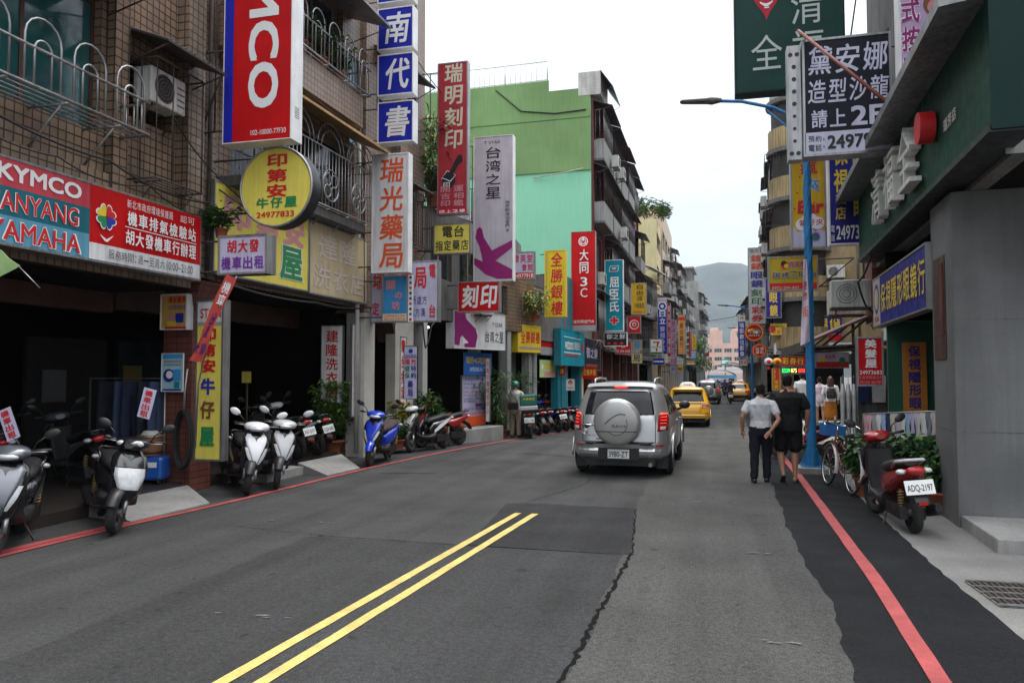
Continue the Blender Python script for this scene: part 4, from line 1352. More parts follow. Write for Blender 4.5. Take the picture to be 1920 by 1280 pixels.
blade("panel_sign", "white pharmacy panel with red, green and blue columns on the white pillar", 757, 783, 648, 748, 15.17, F_lil, [("rect", 0.02, .98, .775, .79, BLK), ("disc", .5, .9, .05, BLU), ("h", "特約藥局", .1, .9, .8, .84, NAVY, .02), ("v", "健保", .06, .48, .38, .64, GRN, .03), ("v", "瑞", .06, .48, .64, .77, RED, .04), ("v", "光", .5, .94, .64, .77, RED, .04), ("v", "特約", .5, .94, .38, .64, NAVY, .03), ("v", "藥局", .28, .72, .04, .36, NAVY, .03)], th=.03, rim=.012, cm=M_black, reach=0, rz=0)
board("panel_sign", "slim white panel with one red column on the pharmacy pillar side", (-7.28, 17.05), (-7.25, 17.4), .75, 2.75, F_white, [("v", "電台指定店", .14, .86, .03, .97, RED, .04)], off=.06, th=.04, rim=.012, cm=M_black)
# seal carver, radio pharmacy, telecom
seal = [("poly", [(.14, .235), (.44, .205), (.62, .255), (.33, .29)], WHT), ("poly", [(.17, .24), (.45, .212), (.45, .165), (.17, .19)], BLK), ("poly", [(.45, .212), (.6, .25), (.6, .205), (.45, .165)], BLK), ("poly", [(.18, .245), (.44, .22), (.6, .255), (.34, .283)], BLK), ("poly", [(.38, .262), (.5, .25), (.72, .325), (.84, .34), (.82, .385), (.7, .385), (.58, .345)], BLK), ("t", "印", .2, .42, .178, .212, WHT, .03)]
blade("blade_sign", "tall faded red blade of the seal carver with a black stamp drawing", 820, 877, 117, 402, 18.2, F_palered, [("v", "瑞明刻印", .18, .86, .42, 1.0, CRM, .04, .05)] + seal + [("v", "開吉印", .1, .46, .05, .19, PINK, .03), ("v", "運相鑑", .52, .9, .05, .19, PINK, .03), ("rect", .02, .98, .005, .035, RED), ("h", "請上2樓", .06, .94, .008, .032, WHT, .03)], th=.2, cm=M_steel, ladder=True)
blade("small_sign", "yellow lightbox with two rows of black brush characters", 813, 882, 419, 476, 18.3, F_yel, [("h", "電台", .22, .85, .52, .94, BLK, .03), ("h", "指定藥店", .04, .96, .08, .48, BLK, .02)], th=.2)
sk = [("poly", [(.05, .30), (.09, .36), (.16, .375), (.22, .36), (.27, .3), (.47, .21), (.98, .275), (.98, .225), (.56, .14), (.98, .075), (.98, .015), (.62, .015), (.30, .05), (.02, .12), (.02, .165), (.24, .135), (.16, .24)], MAG)]
blade("blade_sign", "tall pearl grey telecom blade with a large magenta K shape", 888, 962, 255, 527, 20.5, F_grey, [("t", "T STAR", .27, .68, .945, .965, BLK, .0), ("v", "台湾之星", .28, .72, .56, .93, BLK, .015)] + sk + [("v", "瑞芳明燈加盟門市", .8, .92, .33, .55, BLK, .0)], th=.28, rim=.02, cm=M_white, ladder=True)
blade("small_sign", "red lightbox with two bold white brush characters, tilted over the road", 858, 936, 527, 585, 19.4, F_red, [("h", "刻印", .06, .94, .08, .94, WHT, .05, .08)], th=.24, rz=R(3))
kk = [("poly", [(.0, .98), (.2, .98), (.22, .8), (.4, .55), (.44, .35), (.40, .04), (.2, .04), (.16, .36), (.12, .3), (.1, .08), (.0, .1)], MAG), ("poly", [(.155, .33), (.155, .12), (.27, .16)], WHT)]
a0, a1 = atx(846, 620, -6.85), atx(942, 640, -5.95)
board("shop_sign", "white telecom fascia board with a magenta running K shape", (a0.x, a0.y), (a1.x, a1.y), 2.55, 3.62, F_white, kk + [("h", "瑞芳明燈加盟門市", .3, .6, .86, .95, BLK, .0), ("t", "T STAR", .73, .94, .64, .76, BLK, .0), ("h", "台湾之星", .58, .97, .18, .54, BLK, .01)], off=.1, th=.3, rim=.01, cm=M_white)
# banner, price board and slim panel
a0, a1 = atx(860, 680, -6.85), atx(913, 680, -6.45)
sign("banner", "blue vinyl banner with yellow lettering tied under the telecom board", "banner", (a0.x + .15, a0.y, 1.8), math.atan2(a1.y - a0.y, a1.x - a0.x), (a1 - a0).length, .66, .01, F_brightblue, [("t", "瑞芳4G吃到飽", .08, .94, .5, .82, YEL, .02), ("t", "SAMSUNG No.1 $2,156", .2, .92, .14, .36, WHT, .0)], rim=0)
lets = [("t", "月租型資費方案", .1, .92, .86, .94, NAVY, .01)] + [("t", s_, .06, e_, v_, v_ + .05, m_, .0) for s_, e_, v_, m_ in (("499吃到飽 30個月", .95, .77, NAVY), ("599 上網 通話", .9, .68, NAVY), ("699 上網免費 98", .97, .58, MAG), ("799 送手機", .6, .50, MAG), ("399 學生方案專案 48", .96, .42, NAVY), ("送 行動電源", .55, .36, NAVY), ("續約門號 攜碼專案", .96, .18, NAVY), ("02-24977918", .96, .07, RED))] + [("rect", .55, .95, .26, .33, PUR)]
a0, a1 = atx(866, 740, -6.8), atx(910, 740, -6.42)
sign("price_board", "pale lilac price board full of purple lines beneath the blue banner", "sign", (a0.x, a0.y, .55), math.atan2(a1.y - a0.y, a1.x - a0.x), (a1 - a0).length, 1.25, .06, F_lil, lets, rim=.01)
blade("panel_sign", "slim white upright panel with tiny red characters beside the price board", 911, 918, 672, 790, 20.7, F_white, [("v", "各廠手機維修中心", .1, .9, .12, .97, RED, .02)], th=.1, rim=.005, reach=0)
# restaurant, goldsmith, electrical shop
blade("small_sign", "small lilac lightbox with red characters half hidden behind the grey blade", 960, 1002, 472, 524, 23.0, F_lil, [("h", "喬英堂", .05, .95, .6, .92, RED, .02), ("h", "會館", .42, .95, .3, .58, RED, .02), ("rect", .02, .98, .02, .25, RED), ("t", "24977918", .1, .95, .06, .21, WHT, .02)], th=.2)
blade("blade_sign", "tall yellow goldsmith blade with four red characters", 1021, 1061, 469, 594, 25.1, F("gold_yellow", (.72, .52, .02), .1), [("v", "全勝銀樓", .24, .88, .01, .98, RED, .035, .06), ("rect", .08, .11, .03, .97, GRY)], th=.25, cm=YEL)
a0, a1 = atx(966, 625, -5.95), atx(1009, 630, -5.45)
board("shop_sign", "small yellow goldsmith fascia box with red characters", (a0.x, a0.y), (a1.x, a1.y), 2.55, 3.45, F("gold_yellow2", (.7, .5, .04), .1), [("h", "全勝銀樓", .12, .97, .3, .82, RED, .03), ("rect", .05, .97, .12, .2, GRY)], off=.1, th=.35, cm=YEL)
ring = [("disc", .5, .9, .19, WHT), ("disc", .5, .9, .15, F_red), ("disc", .5, .9, .115, WHT), ("disc", .5, .9, .085, F_red), ("rect", .47, .53, .905, .945, WHT), ("poly", [(.36, .862), (.46, .885), (.46, .895), (.36, .875)], WHT), ("poly", [(.64, .862), (.54, .885), (.54, .895), (.64, .875)], WHT)]
blade("blade_sign", "tall red electrical shop blade with white ring emblem and grey foot", 1071, 1117, 434, 621, 29.2, F_red, ring + [("v", "大同", .32, .74, .57, .83, WHT, .02), ("t", "3", .38, .66, .45, .54, WHT, .02), ("t", "C", .38, .66, .34, .43, WHT, .01), ("h", "瑞芳明燈門市", .08, .94, .075, .115, WHT, .01), ("rect", .01, .99, .003, .06, GRY)], th=.25, rim=.01, ladder=True)
a0, a1 = atx(1008, 620, -5.6), atx(1055, 630, -5.2)
board("shop_sign", "red electrical shop fascia board with grey lower band", (a0.x, a0.y), (a1.x, a1.y), 2.5, 3.95, F_red, [("rect", .0, 1, .0, .2, GRY), ("disc", .12, .62, .2, WHT), ("disc", .12, .62, .13, F_red), ("h", "大同", .25, .55, .48, .8, WHT, .03), ("t", "3C", .57, .75, .48, .8, WHT, .02)], off=.1, th=.2)
leaf_ = [("poly", [(.24, .885), (.3, .915), (.76, .92), (.74, .85), (.68, .83), (.24, .83)], WHT), ("poly", [(.27, .882), (.32, .91), (.73, .913), (.71, .853), (.66, .835), (.27, .835)], F_teal), ("t", "W", .38, .64, .86, .895, WHT, .03), ("poly", [(.27, .835), (.66, .835), (.71, .85), (.27, .84)], RED)]
cross = [("rect", .4, .6, .09, .21, WHT), ("rect", .25, .75, .125, .175, WHT), ("rect", .42, .58, .095, .205, RED), ("rect", .27, .73, .13, .17, RED)]
blade("blade_sign", "tall turquoise drug store blade with rounded white characters and red cross", 1134, 1169, 487, 621, 35.0, F_teal, leaf_ + [("v", "屈臣氏", .22, .8, .26, .77, WHT, .035)] + cross, th=.25, cm=M_white, reach=-.3)
a0, a1 = atx(1046, 650, -5.1), atx(1091, 655, -4.85)
board("shop_sign", "turquoise drug store fascia board with white lettering in a white frame", (a0.x, a0.y), (a1.x, a1.y), 2.15, 3.5, F_teal, [("rect", .12, .82, .35, .38, WHT), ("rect", .12, .82, .78, .8, WHT), ("rect", .12, .74, .27, .31, RED), ("t", "watsons", .16, .5, .45, .7, WHT, .03), ("h", "屈臣氏", .53, .78, .45, .7, WHT, .02), ("rect", .9, .93, .4, .75, RED), ("rect", .86, .97, .52, .63, RED)], off=.1, th=.25, cm=W_teal)
blade("small_sign", "black lightbox with white characters and three small bowls under the turquoise blade", 1132, 1176, 623, 649, 34.6, F_black, [("h", "御之鮮", .1, .94, .48, .92, WHT, .01)] + [("disc", .22 + .27 * i, .22, .08, RED, .05) for i in range(3)], th=.25, cm=M_white, reach=-.3)
a0, a1 = atx(1091, 660, -4.85), atx(1122, 662, -4.7)
board("shop_sign", "charcoal noodle shop fascia board with pale characters", (a0.x, a0.y), (a1.x, a1.y), 2.0, 3.35, F_black, [("h", "御之鮮", .1, .8, .35, .75, LIL, .02), ("rect", .1, .8, .12, .2, BRN)], off=.1, th=.2)
blade("red_awning_sign", "small red cloth sign with yellow characters hung at the noodle shop door", 1092, 1119, 688, 710, 30.4, F_red, [("h", "拉麵丼飯", .05, .95, .25, .85, YEL, .02)], th=.05, rim=0, reach=0)
blade("wall_poster", "red poster with yellow characters on the turquoise shop front", 1046, 1060, 677, 704, 27.3, F_red, [("v", "特價", .2, .8, .1, .95, YEL, .05)], th=.02, rim=0, reach=0)
blade("wall_poster", "white poster with a dark face drawing on the turquoise pillar", 1061, 1078, 710, 732, 27.2, F_white, [("disc", .5, .7, .08, BRN), ("disc", .5, .62, .05, PINK), ("rect", .2, .8, .2, .3, GRY)], th=.02, rim=.008, reach=0)
a0, a1 = atx(1012, 680, -5.55), atx(1043, 676, -5.3)
sign("banner", "green and yellow cloth banner with a pink strip above the grey shutter", "banner", (a0.x, a0.y, 1.72), math.atan2(a1.y - a0.y, a1.x - a0.x), (a1 - a0).length, .62, .01, F_palegreen, [("h", "美容", .3, .75, .42, .92, YEL, .05), ("rect", .25, .95, .08, .34, PINK), ("disc", .14, .6, .09, WHT)], rim=0)
# pole mounted and small signs further along
blade("small_sign", "mustard yellow salon lightbox with black rounded characters", 1183, 1212, 530, 590, 40, F_gold, [("v", "自由派", .35, .8, .42, .96, BLK, .03), ("h", "沙龍造型", .2, .85, .2, .38, BLK, .02), ("t", "24965012", .15, .9, .04, .12, RED, .02)], th=.2)
blade("round_sign", "plain red round sign with white swirl beside the black characters", 1176, 1202, 592, 625, 39.5, F("round_red", (.5, .012, .02), .05), [("disc", .5, .5, .25, WHT), ("disc", .52, .5, .21, RED), ("disc", .5, .52, .1, WHT), ("disc", .51, .51, .07, RED)], th=.15)
blade("small_sign", "red telephone number board under the black bowl sign", 1153, 1184, 640, 664, 38.5, F_red, [("t", "02 2496 3628", .1, .9, .15, .35, WHT, .01), ("disc", .5, .68, .12, WHT), ("disc", .5, .68, .09, F_red)], th=.15)
blade("small_sign", "yellow lightbox with one blue black character for pharmacy", 1184, 1204, 662, 681, 40.5, F_yel, [("h", "局", .1, .9, .08, .92, NAVY, .04)], th=.2)
blade("small_sign", "pale lightbox with faded blue character above the yellow one", 1185, 1204, 636, 657, 41, F_tan, [("h", "藥", .1, .9, .08, .92, SKY, .03)], th=.2)
blade("blade_sign", "tall blue appliance blade with white cap and circular emblem", 1233, 1251, 557, 664, 52, F_blue, [("rect", .02, .98, .9, .99, F_white), ("t", "HITACHI", .1, .9, .925, .96, RED, .02), ("disc", .5, .84, .32, WHT), ("disc", .5, .84, .24, F_blue), ("disc", .5, .84, .12, WHT), ("v", "日立", .15, .88, .52, .77, WHT, .05), ("v", "變頻冷氣", .2, .8, .05, .5, LIL, .03)], th=.25)
blade("blade_sign", "slim bright red blade tucked beside the blue appliance blade", 1251, 1258, 568, 668, 53.5, F_red, [("v", "維修中心專業", .2, .85, .05, .97, WHT, .0)], th=.2)
g = blade("store_sign", "square white, green and red convenience store lightbox with a large numeral", 1218, 1243, 634, 664, 46, F("store_green", (.0, .20, .06), .04), [("rect", .08, .92, .14, .92, WHT), ("rect", .25, .75, .7, .8, ORG), ("poly", [(.6, .8), (.75, .8), (.62, .5), (.5, .5)], RED), ("t", "ELEVEN", .16, .84, .4, .5, GRN, .03), ("poly", [(.46, .38), (.6, .38), (.58, .18), (.48, .18)], RED)], th=.3)
for i, ch in enumerate("龍祥文具行印刷"):
    blade("square_sign", ["topmost pale pink square", "second pale pink square down", "third pale pink square, a stroke like a cross", "fourth pale pink square down", "fifth pale pink square down", "sixth pale pink square down", "dark lilac square at the very bottom"][i] + " of the stationer's stack", 1256, 1269, 599 + i * 14.4, 612 + i * 14.4, 60, F_pink if i < 6 else F_lil, [("h", ch, .12, .88, .1, .9, MAG if i < 6 else NAVY, .02)], th=.25, rim=.04, group="pale squares of the stationer's stack")
blade("blade_sign", "tall apricot bank blade with four thin black characters", 1271, 1285, 590, 664, 64, F("apricot", (.70, .33, .09), .05), [("rect", .02, .98, .86, .94, RED), ("v", "彰化銀行", .25, .78, .16, .8, BLK, .02)], th=.3)
blade("small_sign", "yellow box sign low beneath the apricot bank blade", 1270, 1280, 683, 698, 63, F_gold, [("rect", .1, .9, .3, .6, BRN)], th=.5)
blade("blade_sign", "half white and red clinic blade with bold black characters", 1286, 1296, 619, 671, 74, F_white, [("rect", .55, .98, .03, .97, RED), ("v", "家康診所", .05, .8, .05, .97, BLK, .06)], th=.3)
blade("blade_sign", "slim mustard blade with a small blue bird above the clinic's board", 1297, 1306, 617, 656, 78, F_gold, [("disc", .5, .85, .2, SKY), ("v", "金吉堂", .25, .75, .1, .7, BRN, .0)], th=.3)
blade("small_sign", "blue and white notice board below the mustard blade", 1293, 1305, 657, 673, 76, F_sky, [("rect", .1, .9, .2 + .2 * i, .28 + .2 * i, WHT) for i in range(4)], th=.2)
blade("small_sign", "dark green and red strip sign in front of the willow", 1286, 1304, 675, 684, 72, F_dgreen, [("rect", .02, .98, .05, .5, RED), ("rect", .1, .9, .6, .85, YEL), ("rect", .1, .9, .15, .4, WHT)], th=.2)
blade("small_sign", "blue and white pair of notices beside the round store sign", 1223, 1246, 671, 684, 50, F_blue, [("rect", .1, .9, .4, .6, WHT)], th=.2)
blade("flag_sign", "red and white street flag at the far end of the block", 1322, 1330, 655, 690, 125, F_red, [("poly", [(.02, .98), (.98, .98), (.02, .7)], WHT), ("v", "瑞芳街", .2, .8, .1, .65, WHT, .02)], th=.05, rim=0, reach=-.3)

# ---- signs on the other side
def hook(mb, w, h, t):
    mb.box(-.22, -.02, .05, t - .02, -.02, h - .05, M_steel)
    for k in range(9):
        for xx in ((-.12,) if 0 < k < 8 else (-.17, -.07)):
            mb.cyl((xx, .049, h * (k + .4) / 9.4), (xx, .045, h * (k + .4) / 9.4), .035 if k not in (1, 2, 3) else .028, m=BLK, seg=12)
F_lamp = F("lavender_white", (.56, .56, .70), .05)
blade("blade_sign", "black salon sign with white brush characters and a lavender phone strip", 1505, 1673, 67, 289, 12.4, F_black,
      [("h", "黛安娜", .04, .97, .67, .95, F_lamp, .02, .06), ("h", "造型沙龍", .04, .97, .43, .66, F_lamp, .02, .06), ("h", "請上", .08, .5, .225, .40, F_lamp, .03), ("t", "2F", .54, .9, .235, .40, F_lamp, .05), ("rect", .02, .98, .018, .20, F_lamp), ("h", "預約", .05, .21, .115, .175, BLK, .02), ("h", "電話", .05, .21, .035, .10, BLK, .02), ("t", ":", .225, .235, .06, .15, BLK, .03), ("t", "2497958", .27, .97, .05, .165, BLK, .05)], side=1, th=.3, cm=M_steel, rim=.035, ends=hook)
heart = [("poly", [(.30 + .135 * (math.sin(a) ** 3), .50 + .115 * (13 * math.cos(a) - 5 * math.cos(2 * a) - 2 * math.cos(3 * a) - math.cos(4 * a)) / 15) for a in [2 * math.pi * k / 30 for k in range(30)][::-1]], F("heart_red", (.42, .02, .04), 0)),
         ("poly", [(.24 + .012 * k, .475 - .014 * math.sin(k / 10 * math.pi)) for k in range(11)] + [(.36 - .012 * k, .467 - .022 * math.sin((10 - k) / 10 * math.pi)) for k in range(11)], WHT), ("rect", .28, .325, .436, .443, WHT)]
F_let = ink("sage_white", (.45, .52, .48))
blade("blade_sign", "very large deep green sign with rounded corners, a red heart and thin white characters", 1376, 1583, -190, 168, 15.4, F_dgreen, heart + [("v", "清福", .50, .83, .09, .54, F_let, -.005), ("h", "全", .13, .46, .10, .31, F_let, -.01)], side=1, th=.35, cm=W_shopgreen2, rim=.03)
blade("blade_sign", "lilac massage sign with wine red characters and a woman's portrait", 1684, 1775, -90, 175, 10.6, F("massage_lilac", (.50, .36, .56), .05), [("v", "泰式按摩", .02, .5, .08, .9, WHT, .12), ("v", "泰式按摩", .04, .48, .085, .895, MAG, .05), ("disc", .8, .62, .16, BRN), ("disc", .8, .6, .11, PINK)], side=1, th=.2, cm=M_white)
wave = [("poly", [(0.02, .2)] + [(.02 + .96 * k / 24, .215 + .035 * math.sin(k * 1.05)) for k in range(25)] + [(.98, .02), (.02, .02)], F_lil)]
blade("blade_sign", "bright yellow bar sign with red and blue lettering over a white cloud", 1483, 1549, 299, 466, 17.3, F_gold, wave + [("h", "瘋", .24, .8, .82, .99, RED, .03), ("h", "夾", .3, .86, .62, .8, WHT, .1), ("h", "夾", .3, .86, .625, .795, SKY, .05), ("t", "Bar", .18, .92, .39, .54, RED, .08, .06), ("disc", .3, .27, .13, WHT), ("disc", .52, .31, .17, WHT), ("disc", .74, .28, .14, WHT), ("h", "當好夾", .22, .92, .25, .33, RED, .02), ("disc", .68, .13, .09, GRN), ("disc", .7, .14, .06, PUR)] + [("disc", .1 + .8 * ((k * 37) % 10) / 10, .45 + .5 * ((k * 53) % 17) / 17, .018, RED) for k in range(7)], side=1, th=.25)
blade("blade_sign", "deep blue optician sign with large yellow characters and a white number", 1553, 1640, 270, 458, 16.35, F_navy, [("v", "保視", .1, .46, .5, 1.05, YEL, .04), ("v", "名店", .13, .40, .24, .54, YEL, .03), ("v", "隱形眼", .52, .88, .24, 1.0, YEL, .03), ("h", "電", .04, .13, .12, .2, WHT, .01), ("h", "話", .04, .13, .03, .11, WHT, .01), ("t", "24973683", .16, .96, .05, .19, WHT, .03)], side=1, th=.25, cm=M_white)
bee = [("disc", .34, .74, .09, RED), ("disc", .32, .8, .06, BLK), ("disc", .37, .72, .05, YEL)]
blade("small_sign", "mustard skewer stall sign with a red and black bird over a red strip", 1440, 1534, 480, 545, 18.2, F("mustard", (.48, .36, .03), .05), [("rect", .0, 1, .0, .23, RED)] + bee + [("h", "微笑廚", .42, .75, .64, .88, WHT, .08), ("h", "微笑廚", .42, .75, .65, .87, MAG, .04), ("h", "碳烤三明治", .08, .97, .34, .58, WHT, .08), ("h", "碳烤三明治", .08, .97, .35, .57, BLK, .03), ("t", "0972-244-862", .08, .62, .05, .13, CRM, .0)], side=1, th=.2)
clk = [("h", "瑞芳城", .08, .96, .925, .985, BLK, .01), ("v", "鐘錶", .1, .92, .70, .91, ORG, .04), ("v", "眼鏡", .1, .92, .47, .69, BLU, .04), ("v", "刻印", .1, .92, .24, .46, GRN, .04), ("v", "彩券", .1, .92, .02, .23, RED, .04)]
blade("blade_sign", "tall white clock and optician blade with orange, blue, green and red characters", 1403, 1435, 464, 607, 44, F_white, clk, side=1, th=.25)
blade("blade_sign", "dark blue optician blade with three golden characters", 1435, 1465, 520, 596, 37, F_navy, [("v", "高眼鏡", .22, .8, .02, 1.0, YEL, .03)], side=1, th=.2)
blade("blade_sign", "narrow blue photo shop blade with rainbow fan logo on white top", 1384, 1398, 590, 670, 62, F_blue, [("rect", .01, .99, .84, .99, F_white), ("poly", [(.25, .9), (.3, .94), (.42, .965), (.42, .9)], SKY), ("poly", [(.42, .9), (.42, .965), (.58, .965), (.58, .9)], YEL), ("poly", [(.58, .9), (.58, .965), (.7, .94), (.75, .9)], RED), ("v", "瑞影數位影像", .15, .85, .02, .82, WHT, .03)], side=1, th=.25, reach=2.0)
blade("small_sign", "little white and maroon photo sign beneath the narrow blue blade", 1386, 1402, 673, 686, 61, F_white, [("h", "照相", .05, .95, .2, .85, RED, .03)], side=1, th=.3, cm=M_black, reach=2.0)
for lab, l, r_, t_, b_, Y, ll in (("larger round red lightbox with cartoon dolls and a gold rim", 1396, 1432, 605, 641, 42.5, [("disc", .5, .5, .44, YEL), ("disc", .5, .5, .40, F_red)] + [("disc", .26 + .12 * i, .58 + .04 * (i % 2), .09, (WHT, YEL, PINK, GRN, ORG)[i]) for i in range(5)] + [("disc", .28 + .12 * i, .5, .08, (ORG, GRN, YEL, WHT, SKY)[i]) for i in range(5)] + [("h", "瑞芳美食街", .2, .8, .28, .37, WHT, .02)]),
                                  ("smaller round red lightbox with four white lottery characters", 1410, 1438, 643, 671, 41, [("disc", .5, .5, .40, YEL), ("disc", .5, .5, .37, F_red), ("h", "台灣", .22, .8, .5, .75, WHT, .02), ("h", "運彩", .22, .8, .25, .5, WHT, .02)])):
    a, b = at(l, (t_ + b_) / 2, Y), at(r_, (t_ + b_) / 2, Y)
    w = b.x - a.x
    g = thing("round_sign", lab, "sign", (a.x, Y, a.z - w / 2))
    mb = MB()
    lettering(mb, w, w, [(e[0], *e[1:3], e[3] * w / .97, *e[4:]) if e[0] == "disc" else e for e in ll])
    part("sign_face", g, mb)
    part("casing", g, MB().cyl((w / 2, 0, w / 2), (w / 2, .25, w / 2), w * .5, m=ORG, seg=32))
    part("bracket", g, MB().tube([(w * .9, .12, w * .6), (w + 1.0, .12, w * .45)], .03, 5, M_iron).tube([(w * .9, .12, w * .4), (w + 1.0, .12, w * .3)], .03, 5, M_iron))
blade("panel_sign", "small red hair salon panel with white characters and a phone number", 1606, 1657, 631, 724, 13.9, F_red, [("v", "美髮屋", .28, .78, .36, .96, WHT, .05), ("t", "24973683", .1, .92, .24, .32, WHT, .02), ("h", "在保視眼鏡店內", .06, .94, .14, .22, PINK, .0), ("h", "附設美甲", .1, .9, .04, .12, PINK, .0)], side=1, th=.1, reach=.4)
# optician sign under the fascia
a0, a1 = (3.12, 15.2), (2.93, 11.0)
lets = [("rect", .005, .17, .02, .98, F("logo_white", (.42, .40, .36), .1)), ("disc", .085, .56, .27, NAVY), ("disc", .085, .56, .2, F_tan), ("t", "BC06", .04, .14, .1, .2, RED, .02), ("h", "保視隱形眼鏡行", .19, .99, .2, .84, YEL, .02)]
board("shop_sign", "dark blue optician board with yellow characters under the green fascia", a0, a1, 2.68, 3.58, F_navy, lets, off=.03, th=.14)
o = at(1692, 760, 14.4)
sign("panel_sign", "orange upright panel with navy characters on the green inner wall", "sign", (at(1692, 700, 14.35).x, 14.32, .95), 0, at(1737, 700, 14.35).x - at(1692, 700, 14.35).x, 1.42, .03, F("amber_panel", (.55, .20, .03), .08), [("v", "保視隱形眼鏡", .2, .8, -.1 + .12, .97, NAVY, .06)], rim=0)
# shop front signs facing up the street on the yellow block
def front(name, label, l, r, t, b, fm, lets, Y=37.6, th=.12, rim=.02, **k):
    return blade(name, label, l, r, t, b, Y, fm, lets, side=1, th=th, rim=rim, reach=0, **k)
front("shop_sign", "navy optician board with large golden characters above the awnings", 1484, 1580, 592, 626, F_navy, [("h", "寶島眼鏡", .03, .97, .1, .9, YEL, .03)])
front("shop_sign", "plain red fascia strip above the white photo board", 1462, 1580, 627, 640, F_red, [])
front("shop_sign", "white photo shop board with a rainbow fan", 1450, 1640, 641, 664, F_white, [("poly", [(.04, .35), (.06, .75), (.1, .92), (.1, .35)], SKY), ("poly", [(.1, .35), (.1, .92), (.14, .75), (.16, .35)], ORG), ("t", "Konica", .03, .17, .08, .26, NAVY, .02), ("h", "家電數位影像館", .22, .96, .15, .85, BLU, .03)])
front("shop_sign", "red board with gold characters under the white photo board", 1462, 1512, 667, 686, F("signred", (.42, .02, .02), .1), [("h", "彩券行", .08, .92, .12, .88, YEL, .03)], Y=37.4)
front("small_sign", "bright yellow board with red characters near the round signs", 1444, 1482, 606, 628, F("signyel", (.7, .52, .04), .08), [("h", "公益彩券", .1, .95, .1, .5, RED, .02), ("disc", .1, .5, .16, RED)], Y=37.3)
front("panel_sign", "red and yellow upright couplet panel beside the shop door", 1447, 1464, 690, 732, F("signyel2", (.62, .38, .03), .08), [("rect", .18, .82, .05, .95, RED), ("v", "招財進寶", .22, .78, .06, .94, YEL, .03)], Y=37.2)
M_ledg, M_ledy, M_ledr = mat("led_green", (.05, 1, .2), .5, var=0, emit=1.3), mat("led_yellow", (1, .8, .2), .5, var=0, emit=1.3), mat("led_red", (1, .05, .03), .5, var=0, emit=1.3)
front("led_sign", "running LED display with green, yellow and red characters", 1465, 1512, 688, 701, M_ink, [("t", "E539", .04, .34, .2, .8, M_ledg, .02), ("t", "875", .38, .62, .2, .8, M_ledy, .02), ("t", "800", .68, .94, .2, .8, M_ledr, .02)], Y=37.0)
front("shop_sign", "snack shop board with blurred red and green artwork beneath the tin awning", 1529, 1592, 660, 690, F_lil, [("rect", .02, .98, .05, .4, RED), ("disc", .8, .5, .08, GRN), ("disc", .2, .55, .07, YEL), ("t", "BAR", .3, .6, .6, .85, RED, .03)], Y=21.2)
# ------------------------------------------------------------------ vehicles
def lerp_levels(tab, z):
    for a, b in zip(tab, tab[1:]):
        if z <= b[0]:
            t = max(0.0, (z - a[0]) / (b[0] - a[0]))
            return [p + (q2 - p) * t for p, q2 in zip(a, b)]
    return list(tab[-1])

class Shell:
    """car body as stacked rounded outlines: rows of (z, rear y, front y, half width, squareness)"""
    def __init__(s, tab):
        s.tab = tab
    def lv(s, z):
        return lerp_levels(s.tab, z)
    def ring(s, z, n=72):
        _, yr, yf, hw, p = s.lv(z)
        return [(q2[0], q2[1] + (yr + yf) / 2, z) for q2 in ((hw * math.copysign(abs(math.cos(t)) ** (2 / p), math.cos(t)), (yf - yr) / 2 * math.copysign(abs(math.sin(t)) ** (2 / p), math.sin(t))) for t in [2 * math.pi * (i + .5) / n for i in range(n)])]
    def rear(s, x, z, off=0.0):
        _, yr, yf, hw, p = s.lv(z)
        k = max(0.0, 1 - min(1, abs(x) / hw) ** p) ** (1 / p)
        return Vector((x, (yr + yf) / 2 - (yf - yr) / 2 * k - off, z))
    def front(s, x, z, off=0.0):
        v = s.rear(x, z, 0)
        _, yr, yf, hw, p = s.lv(z)
        return Vector((x, yr + yf - v.y + off, z))
    def side(s, y, z, sg, off=0.0):
        _, yr, yf, hw, p = s.lv(z)
        k = max(0.0, 1 - min(1, abs(y - (yr + yf) / 2) / ((yf - yr) / 2)) ** p) ** (1 / p)
        return Vector((sg * (hw * k + off), y, z))
    def patch(s, mb, fn, quad, m, off=0.012, nu=10, nv=8):
        """patch following the body; quad = four (u, z) corners; its rim turns back into the body"""
        (a, za), (b, zb), (c, zc), (d, zd) = quad
        vs, fs = [], []
        for j in range(nv + 1):
            t = j / nv
            for i in range(nu + 1):
                u = i / nu
                uu = (a + (b - a) * u) * (1 - t) + (d + (c - d) * u) * t
                zz = (za + (zb - za) * u) * (1 - t) + (zd + (zc - zd) * u) * t
                rim = i in (0, nu) or j in (0, nv)
                vs.append(fn(uu, zz, off if not rim else -0.01))
        k = nu + 1
        for j in range(nv):
            for i in range(nu):
                fs.append((j * k + i, j * k + i + 1, (j + 1) * k + i + 1, (j + 1) * k + i))
        return mb.add(vs, fs, m, False)

def car_wheel(t, x, y, r=.34, w=.22, rimm=None):
    f = part("wheel", t, MB().torus((x, y, r), (1, 0, 0), r - w * .36, w * .36, M_rubber, 32, 12, sq=1.35))
    mb = MB()
    sg = 1 if x > 0 else -1
    mb.cyl((x - sg * .06, y, r), (x + sg * .05, y, r), r * .68, m=M_black, seg=24)
    for k in range(7):
        a = 2 * math.pi * k / 7
        c, d = math.cos(a), math.sin(a)
        mb.tube([(x + sg * .075, y + .04 * c, r + .04 * d), (x + sg * .07, y + r * .66 * c, r + r * .66 * d)], .028, 6, rimm or M_steel)
    mb.torus((x + sg * .06, y, r), (1, 0, 0), r * .66, .018, rimm or M_steel, 28, 6)
    mb.cyl((x + sg * .05, y, r), (x + sg * .09, y, r), .06, m=rimm or M_steel, seg=12)
    part("rim", f, mb)
    return f

